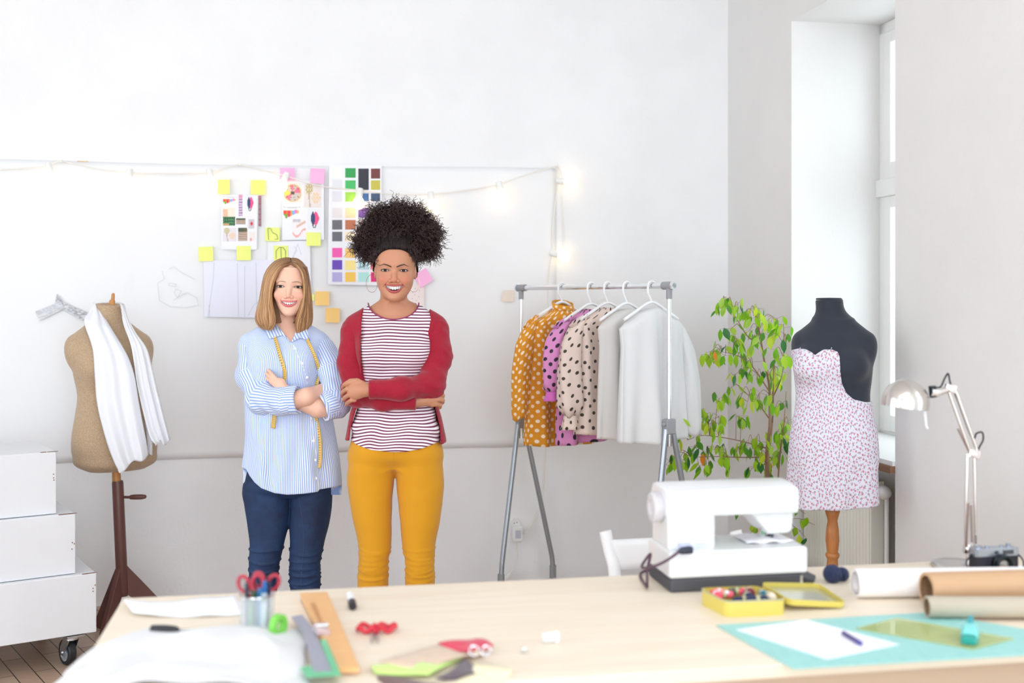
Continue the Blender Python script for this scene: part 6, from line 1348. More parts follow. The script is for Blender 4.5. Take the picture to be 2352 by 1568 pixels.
# ---------------------------------------------------------------- the head, in its own frame: x right, y forward, z up from between the eyes
def face_f(x, z, H):
    w = pinterp(np.atleast_1d(z), H['z'], H['w']); f = pinterp(np.atleast_1d(z), H['z'], H['f']); c = -.062; p = 2.25
    return c + (f - c) * np.maximum(1 - np.abs(x / w) ** p, .02) ** (1 / p)
def make_head(H):
    zs = H['z'] = [.075, .05, .025, 0, -.03, -.055, -.075, -.093, -.106, -.116]
    wx = H['wx']; H['w'] = [v * wx for v in (.060, .065, .068, .069, .0685, .0645, .0565, .045, .032, .016)]; H['f'] = [-.010, -.002, .002, -.004, -.001, .001, .000, .001, -.003, -.020]
    st = [(z, 0, -.062, w, f + .062) for z, w, f in zip(zs, H['w'], H['f'])]
    cw, zc, zu, zl = H['cw'], H['zc'], H['zu'], H['zl']      # mouth: half width, corner, upper edge and lower edge of the opening
    xs = np.linspace(-cw, cw, 9); q = (xs / cw) ** 2
    cu = zu + (zc - zu) * q; cl = zl + (zc - zl) * q ** 1.1
    upl = [(x, float(face_f(x, z, H)[0]) + .0012, z + H['ru'] * .75) for x, z in zip(xs, cu)]; lol = [(x, float(face_f(x, z, H)[0]) + .0008, z - H['rl'] * .8) for x, z in zip(xs, cl)]
    ru = [H['ru'] * (1 - .55 * abs(x / cw) ** 2) * (1.08 if abs(x) > 1e-6 else .9) for x in xs]; rl = [H['rl'] * (1 - .72 * abs(x / cw) ** 2) for x in xs]
    H['upl'], H['lol'] = upl, lol; H['rus'], H['rls'] = ru, rl
    def opening(Q):
        t = np.clip(Q[:, 0] / cw, -1, 1) ** 2; u = zu + (zc - zu) * t; l = zl + (zc - zl) * t ** 1.1
        return np.maximum(np.maximum(Q[:, 2] - u, l - Q[:, 2]), np.abs(Q[:, 0]) - cw)
    H['opening'] = opening
    ew = H['ew'] = .0160; hu, hl = H['eu'], H['el']; R1 = (ew**2 + hu**2) / 2 / hu; R2 = (ew**2 + hl**2) / 2 / hl
    def almond(x, z): return np.maximum(np.hypot(x, z + (R1 - hu)) - R1, np.hypot(x, z - (R2 - hl)) - R2)
    H['almond'] = almond; H['R1'] = R1; ex = H['ex'] = .0340
    def fn(Q):
        d = ell(Q, (0, -.090, H['sk'][0]), (H['sk'][2] * wx, .092, H['sk'][1])); d = sm(d, loftd(Q, st, 2.25), .012)
        ax = np.abs(Q[:, 0]); A = np.stack([ax, Q[:, 1], Q[:, 2]], 1)
        d = sm(d, ell(A, (.037, -.0205, -.033), (.022, .020, .018)), .020)                       # smiling cheeks
        d = sm(d, ell(Q, (0, -.012, -.102), (.018, .014, .012)), .012)                          # chin
        d = sm(d, cone(A, (.003, -.006, .018), (.047, -.022, .021), .0085, .006), .012)         # brow ridge
        d = smax(d, -ell(A, (ex, .006, .001), (.0185, .0125, .0115)), .007)
        d = sm(d, cone(Q, (0, -.010, .006), (0, .012, -.034), .0078, H['nt']), .011); d = sm(d, ell(A, (H['nw'], .003, -.0395), (.0075, .0095, .0072)), .005)
        d = smax(d, -ell(A, (.0062, .009, -.0455), (.0034, .004, .0028)), .002)
        lid = np.sqrt((ax - ex) ** 2 + (Q[:, 1] + .0165) ** 2 + (Q[:, 2] - 0) ** 2) - .0139; d = sm(d, lid, .003)
        al = almond(ax - ex, Q[:, 2] - .0); d = np.maximum(d, -np.maximum(al, -(Q[:, 1] + .0185)))
        d = sm(d, chain(Q, upl, ru), .0022); d = sm(d, chain(Q, lol, rl), .0022)
        # smile folds
        d = smax(d, -(chain(A, [(.0185, .0045, -.040), (.030, -.002, -.050), (.040, -.012, -.063)], [.0004, .0007, .0003]) ), .005)
        d = np.maximum(d, -np.maximum(opening(Q), -(Q[:, 1] + .016)))
        e = ell(A, ((.0725 if H['sk'][2] > .07 else .058) * wx, -.088, -.004), (.0075, .017, .029)); d = sm(d, e, .006)
        return d
    return fn
def head_cols(Q, H):
    skin, lip, dark = (np.array(lin(*c)) for c in (H['skin'], H['lip'], H['brow'])); ax = np.abs(Q[:, 0]); A = np.stack([ax, Q[:, 1], Q[:, 2]], 1)
    col = np.tile(skin, (len(Q), 1)); front = Q[:, 1] > -.05
    def mix(c, w): nonlocal col; w = np.clip(w, 0, 1)[:, None]; col = col * (1 - w) + np.array(c) * w
    blush = np.array(lin(*H['blush'])); mix(blush, .55 * np.exp(-(((ax - .040) / .018) ** 2 + ((Q[:, 2] + .034) / .016) ** 2)) * front); mix(blush, .35 * np.exp(-((ax / .012) ** 2 + ((Q[:, 2] + .036) / .010) ** 2)) * front)
    mix(np.array(lin(*H['brow'])), H['shadow'] * np.exp(-((np.maximum(np.abs(H['almond'](ax - H['ex'], Q[:, 2])) - .0005, 0) / .0028) ** 2)) * front)
    dl = np.minimum(chain(Q, H['upl'], [r * 1.06 for r in H['rus']]), chain(Q, H['lol'], [r * 1.08 for r in H['rls']])); mix(lip, (.0012 - dl) / .0016)
    ins = (H['opening'](Q) < .0006) & (Q[:, 1] < -.0045) & (Q[:, 1] > -.03); col[ins] = lin(70, 22, 24)
    for pts, rr in ((H['browR'], H['br']), (H['browL'], H['br'])):
        P3 = [(x, 0, z) for x, z in pts]; q2 = Q.copy(); q2[:, 1] = 0; dd = chain(q2, P3, rr); mix(dark, np.where(front, (.0006 - dd) / .0018, 0) * .9)
    if 'hair' in H:     # close scalp hair of the drawn-up style
        hl = .078 - 9.0 * np.maximum(ax - .012, 0) ** 2 - .010 * (ax > .05) * (ax - .05) / .02; w = (Q[:, 2] - hl) / .006 + .25 * np.sin(Q[:, 0] * 900) + .2 * np.sin(Q[:, 0] * 2300); w = np.where(Q[:, 1] < -.075, np.maximum(w, (Q[:, 2] + .02) / .02), w); mix(np.array(lin(*H['hair'])), w)
    return col
def add_face_parts(root, H, M4, gaze=(0, 1, 0)):
    """eyes, lashes and teeth as parts; M4 maps the head frame to the world"""
    T = np.array(M4)
    def tw(v): return M4 @ Vector(v)
    for s in (-1, 1):
        c = Vector((s * H['ex'], -.0165, 0)); P = []; col = []; n, m = 40, 28
        g = Vector(gaze).normalized(); Qm = g.to_track_quat('Z', 'Y').to_matrix(); mb = MB(); mb.col = (1, 1, 1); vs = []; cc = []
        for j in range(m + 1):
            t = (j / m) ** 1.5 * PI
            for i in range(n): a = 2 * PI * i / n; bulge = 1 + (.035 * max(0, 1 - (t / .5) ** 2)); vs.append(tw(c + Qm @ (Vector((math.sin(t) * math.cos(a), math.sin(t) * math.sin(a), math.cos(t))) * .0127 * bulge))); cc.append(lin(8, 6, 6) if t < .20 else (lin(*H['iris']) if t < .50 else (lin(30, 20, 18) if t < .56 else lin(236, 228, 226))))
        fs = [(j * n + i, j * n + (i + 1) % n, (j + 1) * n + (i + 1) % n, (j + 1) * n + i) for j in range(m) for i in range(n)]
        mb.v = [tuple(v) for v in vs]; mb.f = fs; mb.mi = [0] * len(fs); mb.cols = cc; mb.build('eye', mat_attr('eye_surface', .12, spec=.25), root, angle=None)
        # lashes: a thin dark rim on the upper lid, finer below
        mb = MB(); ew = H['ew']; hu, hl = H['eu'], H['el']
        for h, rad, sg in ((hu, .00105, 1), (hl, .0004, -1)):
            R = (ew**2 + h**2) / 2 / h; pts = []
            for x in np.linspace(-ew, ew * 1.0, 13):
                z = sg * (math.sqrt(max(R * R - x * x, 0)) - (R - h)); yy = -.0165 + math.sqrt(max(.0140 ** 2 - min(x * x + z * z, .0139 ** 2 * .98), 1e-7)); pts.append(tw((s * H['ex'] + x, yy + .0002, z + .0003 * sg)))
            out = [1.0 + .5 * (i / 12 if s > 0 else 1 - i / 12) for i in range(13)]; mb.tube(pts, [rad * o * (1 if 0 < i < 12 else .4) for i, o in enumerate(out)], 6)
        mb.build('eyelash', mat('lash_dark', lin(28, 18, 18), .6), root)
    mb = MB(); cw, zc, zu, zl = H['cw'], H['zc'], H['zu'], H['zl']; xs = [0, .0085, .0158, .0220, .0275, .032]
    for s in (-1, 1):
        for i in range(5):
            x0, x1 = xs[i] * s, xs[i + 1] * s; xm = (x0 + x1) / 2
            if abs(xm) > cw * .93: continue
            t = (xm / cw) ** 2; zt_ = zu + (zc - zu) * t + .003; L_ = (.0105, .0096, .0100, .0084, .0075)[i] * H['tl']; w_ = abs(x1 - x0) * .545; f = float(face_f(xm, zu, H)[0]) - .0038 - .20 * xm * xm / .03
            rings = []
            for k, (zz, ws, ds) in enumerate(((0, .95, .8), (.35, 1.0, 1.0), (.8, .97, 1), (.97, .8, .7), (1, .55, .4))):
                rings.append([tw((xm + w_ * ws * math.cos(a) * (abs(math.cos(a)) ** -.35 if abs(math.cos(a)) > .1 else 1) * .92, f - .003 + .0035 * ds * math.sin(a), zt_ - L_ * zz)) for a in np.linspace(0, 2 * PI, 12, endpoint=False)])
            mb.loft(rings)
    mb.build('teeth', mat('tooth_enamel', lin(250, 246, 240), .25), root)
def finger(P, pts, r0, r1): n = len(pts); return chain(P, pts, [r0 + (r1 - r0) * i / (n - 1) for i in range(n)])
def world_head(H, O, yaw=0, roll=0, pitch=0):
    """4x4 from head frame to world: x stays right, forward points to the camera"""
    R = Euler((pitch, roll, yaw)).to_matrix(); B = Matrix(((1, 0, 0), (0, -1, 0), (0, 0, 1)))   # forward -> -Y (mirrors nothing visible: faces are symmetric)
    M = Matrix.Translation(Vector(O)) @ (R @ B).to_4x4(); return M
def seg_uv(P, pts, rr, k):
    """stripe coordinate round a limb"""
    best = np.full(len(P), 1e9); u = np.zeros(len(P)); v = np.zeros(len(P)); L_ = 0
    for i in range(len(pts) - 1):
        a, b_ = np.asarray(pts[i]), np.asarray(pts[i + 1]); t = b_ - a; ln = np.linalg.norm(t); t = t / ln; h = np.clip((P - a) @ t, 0, ln); q = P - a - h[:, None] * t; d = np.linalg.norm(q, axis=1)
        ref = np.array([0, -1.0, 0]); ref -= t * (ref @ t); ref /= np.linalg.norm(ref); w = np.cross(t, ref); m = d < best; best[m] = d[m]; u[m] = (np.arctan2(q @ w, q @ ref) * rr)[m]; v[m] = (L_ + h)[m]; L_ += ln
    return u, v
def shoe(parent, P, x, y, m):
    mb = MB(); rings = []
    for t, w_, h, z in ((0, .022, .03, 0), (.02, .030, .055, 0), (.07, .034, .075, 0), (.13, .040, .050, 0), (.19, .043, .036, 0), (.235, .034, .028, 0), (.25, .015, .018, 0)):
        rings.append([Vector((x + w_ * math.cos(a), y + .09 - t, max(.0, h * .5 + h * .5 * math.sin(a)))) for a in np.linspace(0, 2 * PI, 14, endpoint=False)])
    mb.loft(rings); mb.build('shoe', m, parent)

# ================= the taller woman
p2 = Person(4.32, 'tall'); K = p2.K
H2 = dict(wx=1.03, cw=.0335, zc=-.0545, zu=-.0600, zl=-.0755, ru=.0040, rl=.0052, sk=(.036, .090, .0745), eu=.0042, el=.0032, nt=.0105, nw=.0142, tl=1.45, skin=(196, 138, 108), lip=(176, 84, 84), brow=(44, 28, 26), blush=(206, 116, 92), iris=(52, 30, 22), shadow=.42,
          hair=(36, 27, 28), browR=[(.0105, .0140), (.022, .0190), (.036, .0230), (.052, .0160)], browL=[(-.012, .0140), (-.024, .0190), (-.039, .0230), (-.057, .0165)], br=[.0026, .0030, .0026, .0010])
O2 = K(905.5, 621, -.105); M2 = world_head(H2, O2, yaw=.05, roll=.015, pitch=.03); M2i = np.array(M2.inverted()); hf2 = make_head(H2)
def toL(P, Mi): return P @ Mi[:3, :3].T + Mi[:3, 3]
TEE = p2.sts([(704, 906, 34, .048, .03), (722, 906, 58, .062, .025), (738, 907, 80, .075, .02), (765, 908, 88, .095, .01), (800, 908, 86, .108, 0), (850, 908, 80, .100, 0), (900, 908, 78, .098, 0), (945, 908, 90, .108, 0), (985, 909, 101, .120, 0), (1015, 909.5, 101, .122, 0), (1040, 909, 98, .118, 0)])
def torso2(P, g=0.0):
    d = loftd(P, TEE, 2.3, g)
    for sx, ex_ in ((880, 822), (934, 994)): d = sm(d, cone(P, K(sx + (8 if sx > 900 else -8), 717, .028), K(ex_, 754, .02), .046 + g, .050 + g), .03)
    for cx_ in (872, 944): d = sm(d, ell(P, K(cx_, 806, -.075), (.062 + g, .052 + g, .056 + g)), .045)
    return d
def skin2(P):
    Q = toL(P, M2i); d = hf2(Q); d = sm(d, cone(P, K(904, 668, .005), K(905, 735, .025), .050, .052), .018)
    return sm(d, torso2(P, -.007), .03)
PX = .0016
Pn, Fn = sdf_mesh(skin2, K(820, 535, -.16), K(995, 770, .13) * [1, 1, 0] + np.array([0, 0, 1.47]) * 0 + np.array([0, 0, 0]), .01) if False else (None, None)
def body_cols(P, H, Mi): return head_cols(toL(P, Mi), H)
chunks = []
lo, hi = K(835, 775, 0), K(975, 530, 0); chunks.append(sdf_mesh(skin2, (lo[0], p2.Y - .16, p2.Z(748)), (hi[0], p2.Y + .13, p2.Z(536)), .0016))
def low2(P): return np.maximum(sm(torso2(P, -.007), chain(P, [K(905, 735, .025), K(905, 705, .02)], [.052, .050]), .03), P[:, 2] - p2.Z(740))
chunks.append(sdf_mesh(low2, (p2.X(790), p2.Y - .2, p2.Z(900)), (p2.X(1030), p2.Y + .2, p2.Z(735)), .006))
# hands
WL = K(848, 894, -.185)
def handA(P):       # her left hand, closed round the other sleeve, at the left
    d = cone(P, WL + [.012, 0, 0], K(828, 896, -.190), .025, .027); d = sm(d, ell(P, K(816, 898, -.190), (.030, .020, .031)), .012)
    fs = [((802, 878), (789, 884), (786, 890), .0085), ((799, 892), (787, 899), (785, 905), .0088), ((802, 906), (790, 913), (788, 918), .0086), ((808, 918), (797, 924), (795, 929), .0078)]
    for a, b_, c, r_ in fs: d = sm(d, finger(P, [K(a[0] + 6, a[1], -.186), K(a[0] - 1, a[1] + 1, -.190), K(b_[0] + 2, b_[1], -.168), K(c[0] + 1, c[1], -.130)], r_ * 1.1, r_ * .9), .0035)
    return sm(d, finger(P, [K(836, 884, -.185), K(820, 875, -.190), K(805, 875, -.185), K(794, 882, -.178)], .0125, .0082), .006)
def handB(P):       # her right hand, tucked under the other elbow, at the right
    d = cone(P, K(952, 922, -.115), K(976, 919, -.105), .024, .022); d = sm(d, ell(P, K(988, 917, -.098), (.026, .017, .026)), .012)
    for i, (y0, y1, x1) in enumerate(((903, 897, 1012), (911, 906, 1017), (920, 917, 1017), (929, 928, 1011))): d = sm(d, finger(P, [K(992, y0, -.098), K(x1 - 10, y1, -.098), K(x1, y1 + 2, -.080), K(x1 - 1, y1 + 7, -.060)], .0092, .0080), .006)
    return d
for f, a, b_ in ((handA, (775, 945, -.23), (858, 860, -.11)), (handB, (940, 950, -.15), (1030, 885, -.03))):
    l_, h_ = K(*a), K(*b_); chunks.append(sdf_mesh(f, (l_[0], l_[1], l_[2]), (h_[0], h_[1], h_[2]), .0022))
def merge(ch):
    Ps, Fs, n = [], [], 0
    for P, F in ch: Ps.append(P); Fs.append(F + n); n += len(P)
    return np.concatenate(Ps), np.concatenate(Fs)
w2 = thing('person', 'woman with big curly dark hair, red cardigan, striped top and yellow trousers, arms crossed', 'person', Vector((p2.X(908), p2.Y, 0)))
P, F = merge(chunks); cols = body_cols(P, H2, M2i); low = P[:, 2] < p2.Z(690); cols[low] = np.array(lin(*H2['skin']))
def chk(a, b_, t): return a * (1 - t) + b_ * t
np_mesh('body', P, F, skin_mat('brown_skin'), w2, cols=cols)
add_face_parts(w2, H2, M2, (-.02, 1, .02))
# hair: dark drawn-up cap, a lumpy mass and loose curls
LUMP = [((905, 560, .01), 40), ((862, 540, .03), 36), ((840, 560, .04), 26), ((882, 512, .03), 38), ((915, 505, .04), 38), ((950, 515, .04), 38), ((975, 540, .04), 36), ((982, 568, .045), 24), ((958, 575, .05), 28), ((850, 585, .05), 18), ((905, 545, .08), 60)]
def hair2(P):
    Q = toL(P, M2i); A = np.abs(Q[:, 0]); hl = .079 - 9.0 * np.maximum(A - .012, 0) ** 2; cap = hf2(Q) - .0045 - .0006 * np.sin(Q[:, 0] * 1400); cap = np.maximum(cap, -(Q[:, 2] - hl) * .8 - np.where(Q[:, 1] < -.07, (-.07 - Q[:, 1]) * 2.5, 0)); cap = np.maximum(cap, -.006 - .25 * np.maximum(-.09 - Q[:, 1], 0) * 0 - Q[:, 2] - np.where(Q[:, 1] < -.10, .03, 0))
    d = cap
    for c, r_ in LUMP: d = sm(d, ell(P, K(*c), (r_ / 602, r_ / 602 * 1.0, r_ / 602)), .012)
    far = np.clip((P[:, 2] - p2.Z(560)) / .03, 0, 1) * np.clip((P[:, 1] - (p2.Y - .075)) / .03, 0, 1)
    return d + far * .004 * vnoise(P, 110, 3)
P, F = sdf_mesh(hair2, (p2.X(800), p2.Y - .15, p2.Z(650)), (p2.X(1025), p2.Y + .22, p2.Z(455)), .0034)
M_hair2 = mat('dark_curly_hair', lin(30, 21, 21), .85, bmp=(420, .9, .004), spec=.1)
hr = np_mesh('hair', P, F, M_hair2, w2)
hv, hfc, hcol = [], [], []
def strands(starts, paths_fn, n_side=3):
    pass
R2 = np.random.default_rng(5); cand = P[(P[:, 2] > p2.Z(600))]; n_c = 2300
cen = K(905, 560, .05); idx = R2.integers(0, len(cand), n_c * 3); mb_v, mb_f = [], []
cnt = 0
for ii in idx:
    b0 = cand[ii]; pxx = b0[0] / b0[1] * FPX + CX; pyy = HY - (b0[2] - CAMZ) / b0[1] * FPX
    if 868 < pxx < 942 and pyy > 542 and b0[1] < p2.Y + .02: continue            # the smooth front stays smooth
    if pyy > 598 or (pyy > 570 and 868 < pxx < 940): continue
    o = b0 - cen; o[1] *= .6; o /= np.linalg.norm(o); t = o + R2.normal(size=3) * .38; t /= np.linalg.norm(t); up = np.array([0, 0, 1.0])
    L_ = R2.uniform(.018, .040) * (1.2 if pyy < 500 else 1); turns = R2.uniform(1.4, 2.8) ; rad = R2.uniform(.0035, .0065); u = np.cross(t, up); u /= np.linalg.norm(u) + 1e-9; w = np.cross(t, u); ph = R2.uniform(0, 6.28); n = int(turns * 8)
    bend = R2.normal(size=3) * .010 + np.array([0, 0, -.006]); pts = []
    for k in range(n + 1): s_ = k / n; pts.append(b0 - t * .006 + t * L_ * s_ + bend * s_ * s_ + (u * math.cos(ph + turns * 6.28 * s_) + w * math.sin(ph + turns * 6.28 * s_)) * rad * (.35 + .8 * s_))
    pts = np.array(pts); rr_ = .0014 * (1 - .5 * np.linspace(0, 1, n + 1)); tg = np.gradient(pts, axis=0); tg /= np.linalg.norm(tg, axis=1)[:, None] + 1e-9; s1 = np.cross(tg, [0.3, .9, .2]); s1 /= np.linalg.norm(s1, axis=1)[:, None] + 1e-9; s2 = np.cross(tg, s1)
    base = len(mb_v) * 0 + sum_n if cnt else 0
    ring = np.stack([pts + (s1 * math.cos(a) + s2 * math.sin(a)) * rr_[:, None] for a in (0, 2.09, 4.19)], 1).reshape(-1, 3); mb_v.append(ring)
    f = [(base + k * 3 + a, base + k * 3 + (a + 1) % 3, base + (k + 1) * 3 + (a + 1) % 3, base + (k + 1) * 3 + a) for k in range(n) for a in range(3)]; mb_f += f; sum_n = base + len(ring); cnt += 1
    if cnt >= n_c: break
sv, sf, sn = [], [], 0
for k in range(340):
    x0 = R2.uniform(-1, 1); xs = 905 + x0 * 46; y0 = 574 + 26 * abs(x0) ** 2.2 + R2.normal(0, 1.2); y1 = 536 + 10 * abs(x0) + R2.normal(0, 9); pts = []
    for t in np.linspace(0, 1, 6): pts.append(np.array(p2.hit(hair2, xs + (905 - xs) * .12 * t + R2.normal(0, .15), y0 + (y1 - y0) * t, .0006)))
    pts = np.array(pts)
    if np.ptp(pts[:, 1]) > .09: continue
    ring = np.stack([pts + np.array(o_) * .0006 for o_ in ((1, 0, 0), (0, -1.2, 0), (-1, 0, 0))], 1).reshape(-1, 3); sv.append(ring)
    sf += [(sn + j * 3 + a, sn + j * 3 + (a + 1) % 3, sn + (j + 1) * 3 + (a + 1) % 3, sn + (j + 1) * 3 + a) for j in range(5) for a in range(3)]; sn += 18
o = np_mesh('smooth_strands', np.concatenate(sv), np.array(sf), mat('drawn_up_strand', lin(46, 34, 33), .6), hr); o['kind'] = 'stuff'
o = np_mesh('curls', np.concatenate(mb_v), np.array(mb_f), mat('brown_curl', lin(62, 44, 40), .45), hr); o['kind'] = 'stuff'
# hoops
for px_, yy in ((854, 651), (950.5, 650)):
    c = K(px_, yy, -.02); mb = MB(); mb.tube([Vector((c[0] + .0205 * math.sin(t) * (1), c[1] + .008 * math.sin(t), c[2] + .0335 * math.cos(t))) for t in np.linspace(0, 2 * PI, 40, endpoint=False)], .00085, 6, closed=True); mb.build('hoop_earring', mat('gold_wire', (.45, .30, .22), .25, 1.0), w2)
# top
HEM2 = [(790, 1002), (806, 1007), (830, 1017), (860, 1025), (905, 1029), (940, 1028.5), (975, 1022), (1012, 1011), (1030, 1006)]
def tee2(P):
    zc = np.interp(P[:, 0], [p2.X(h[0]) for h in HEM2], [p2.Z(h[1]) for h in HEM2]); v = np.clip((p2.Z(930) - P[:, 2]) / .05, 0, 1)
    d = torso2(P) + .0035 * vnoise(P * [1.2, .5, 2.6], 42, 8) * (.35 + .9 * v); d = smax(d, zc - P[:, 2], .006)
    x = (P[:, 0] * p2.Y / P[:, 1] * p2.s + CX - 904) / 58.5; z = ((P[:, 2] - CAMZ) * -p2.s * p2.Y / P[:, 1] + HY - 692) / 41.5
    nk = (np.sqrt(x * x + z * z) - 1) * 41.5 / p2.s; nk = np.where(P[:, 1] > p2.Y + .05, P[:, 2] * 0 + 1, nk)
    return np.maximum(d, -nk)
P, F = sdf_mesh(tee2, (p2.X(785), p2.Y - .2, p2.Z(1045)), (p2.X(1035), p2.Y + .2, p2.Z(690)), .0042)
zz = P[:, 2] + .0028 * vnoise(P * [1, .3, .6], 60, 4) * (1 + 1.2 * np.clip((p2.Z(950) - P[:, 2]) / .05, 0, 1)) + .02 * ((P[:, 0] - p2.X(908)) / .17) ** 2 * np.clip((p2.Z(960) - P[:, 2]) / .08, 0, 1)
zz = zz + .010 * np.exp(-((P[:, 2] - p2.Z(775)) / .03) ** 2) * np.abs((P[:, 0] - p2.X(908)) / .14) ** 3
tee = np_mesh('striped_top', P, F, stripe_mat('maroon_stripe', (112, 26, 72), (246, 238, 244), .0112, .42, bmp=(12, .15, .01)), w2, attrs={'pat': np.stack([zz, P[:, 0], P[:, 1]], 1)})
mb = MB(); pts = []
for t in np.linspace(.10, PI - .10, 30):
    pts.append(p2.hit(lambda P: torso2(P), 904 + 58.5 * math.cos(t), 692 + 41.5 * math.sin(t), .0012))
mb.tube(pts, .0026, 7); mb.build('neck_binding', mat('plum_binding', lin(150, 60, 100), .7), tee)
# cardigan
M_card = fabric('crimson_knit', lin(166, 0, 42), 600, .3, var=lin(146, 0, 34))
CAR = p2.sts([(700, 907, 36, .055, .03), (718, 907, 66, .072, .03), (735, 908, 92, .088, .02), (765, 908, 98, .106, .01), (800, 908, 94, .118, 0), (900, 908, 88, .110, 0), (950, 908, 104, .122, .005), (990, 908, 112, .132, .01), (1012, 908, 116, .136, .01), (1030, 908, 117, .138, .01)])
def card2(P):
    d = loftd(P, CAR, 2.3)
    for sx, ex_ in ((880, 820), (934, 996)): d = sm(d, cone(P, K(sx + (8 if sx > 900 else -8), 717, .028), K(ex_, 754, .02), .051, .056), .03)
    for cx_ in (872, 944): d = sm(d, ell(P, K(cx_, 806, -.075), (.066, .058, .060)), .045)
    px_ = P[:, 0] * p2.Y / P[:, 1] * p2.s + CX; py_ = (CAMZ - P[:, 2]) * p2.s * p2.Y / P[:, 1] + HY
    l_ = np.interp(py_, [700, 740, 800, 880, 940, 980, 1015], [836, 830, 828, 832, 818, 806, 802]); r_ = np.interp(py_, [700, 740, 800, 880, 940, 980, 1015], [984, 991, 992, 984, 1000, 1010, 1012])
    cut = np.minimum(px_ - l_, r_ - px_) / p2.s; cut = np.where((P[:, 1] < p2.Y + .07), cut, -1); nk = 1 - np.sqrt(((px_ - 905) / 66) ** 2 + ((py_ - 690) / 44) ** 2)
    d = d + .002 * vnoise(P, 50, 2); d = np.maximum(d, cut); d = np.maximum(d, np.where(P[:, 1] > p2.Y + .02, nk * .05, -1)); d = np.maximum(d, p2.Z(1013) - P[:, 2] - .012 * np.sin(P[:, 0] * 14))
    return np.maximum(d, -(torso2(P, -.004)))
P, F = sdf_mesh(card2, (p2.X(778), p2.Y - .22, p2.Z(1030)), (p2.X(1038), p2.Y + .22, p2.Z(690)), .0045); cg = np_mesh('cardigan', P, F, M_card, w2)
SR = [K(816, 760, .015), K(810, 830, -.015), K(816, 904, -.045), K(880, 918, -.125), K(955, 923, -.130)]; SRr = [.056, .052, .046, .037, .029]
SL = [K(998, 758, .015), K(1003, 820, -.02), K(990, 884, -.085), K(920, 893, -.175), K(848, 894, -.190)]; SLr = [.056, .055, .048, .039, .0335]
def slv(pts, rs, seed, cutp, cutn):
    cutp = np.asarray(cutp); cutn = np.asarray(cutn) / np.linalg.norm(cutn)
    def f(P):
        d = chain(P, pts, rs, .03); e = np.minimum(1, np.abs(P[:, 2] - pts[2][2]) / .05); wr = vnoise(P * [1, 1, 1.6], 70, seed) * .0022 + .003 * np.sin((P[:, 0] * .6 + P[:, 2]) * 160 + 3 * vnoise(P, 20, seed)) * np.exp(-(((P - pts[2]) ** 2).sum(1)) / .006)
        return np.maximum(d + wr, (P - cutp) @ cutn)
    return f
for pts, rs, sd in ((SR, SRr, 5), (SL, SLr, 6)):
    f = slv(pts, rs, sd, pts[-1], pts[-1] - pts[-2]); A = np.array(pts); P, F = sdf_mesh(f, A.min(0) - .075, A.max(0) + .075, .0042); np_mesh('sleeve', P, F, M_card, cg)
# cuffs of the knit
for pts, rs in ((SL, SLr), (SR, SRr)):
    a, b_ = Vector(pts[-1]), Vector(pts[-2]); d = (b_ - a).normalized(); mb = MB(); r_ = rs[-1]; mb.tube([a - d * .002, a, a + d * .020, a + d * .024], [r_ * .95, r_ + .0015, r_ + .0022, r_ + .001], 28); mb.build('cuff', M_card, cg)
# trousers
M_yel = fabric('mustard_twill', lin(214, 150, 0), 500, .15, rough=.8)
PEL = p2.sts([(1000, 908, 96, .108, .01), (1030, 908, 106, .116, .01), (1050, 908, 106, .105, .015), (1070, 908, 92, .075, .02)])
L1 = p2.sts([(1005, 866, 40, .085, .01), (1035, 858, 49, .098, .01), (1070, 853, 53, .098, .01), (1100, 851, 54, .092, .01), (1150, 851.5, 48.5, .088, .01), (1200, 855.5, 43.5, .080, .008), (1250, 860.5, 37.5, .070, .005), (1285, 858.5, 33.8, .063, .0), (1345, 855.5, 35.0, .064, .015), (1400, 856, 32, .060, .03), (1460, 858, 23, .045, .03), (1515, 859, 19, .038, .03), (1530, 859, 21, .04, .03)])
L2 = p2.sts([(1005, 950, 40, .085, .01), (1035, 958, 50, .098, .01), (1070, 962, 54, .098, .01), (1100, 964, 55, .092, .01), (1150, 965, 51.5, .088, .01), (1200, 964.5, 45.5, .080, .008), (1250, 962, 38, .070, .005), (1290, 964, 33, .063, 0), (1345, 964, 34, .064, .015), (1400, 963, 31, .060, .03), (1460, 962, 23, .045, .03), (1515, 961, 19, .038, .03), (1530, 961, 21, .04, .03)])
def legw(P, pr, cx_, ys, amp=.0026, sgn=1):
    x = np.clip((P[:, 0] - pr.X(cx_)) / .055, -1.2, 1.2); o = 0
    for k, y in enumerate(ys): o = o + amp * (1 - .25 * (k % 2)) * np.exp(-((P[:, 2] - pr.Z(y) - (.012 if k % 2 else .009) * x * x - (.3 * (k % 3 - 1)) * .02 * x) / .0042) ** 2)
    return o * (P[:, 1] < pr.Y + .03)
def pants2(P):
    a = loftd(P, L1, 2.1); e = loftd(P, L2, 2.1); up_ = np.clip((P[:, 2] - p2.Z(1110)) / .10, 0, 1); d = sm(a, e, .008 + .03 * up_); d = sm(d, loftd(P, PEL, 2.3), .035)
    d = d - legw(P, p2, 858, (1262, 1279, 1300, 1312, 1326)) - legw(P, p2, 964, (1279, 1301, 1311, 1318, 1332))
    return d + .0008 * vnoise(P, 60, 9)
P, F = sdf_mesh(pants2, (p2.X(785), p2.Y - .16, .06), (p2.X(1032), p2.Y + .18, p2.Z(1000)), .0055); tr = np_mesh('trousers', P, F, M_yel, w2)
mb = MB(); mb.tube([p2.hit(pants2, 903.5, y, .0004) for y in np.linspace(1024, 1070, 12)], .0012, 5); mb.build('fly_seam', M_yel, tr)
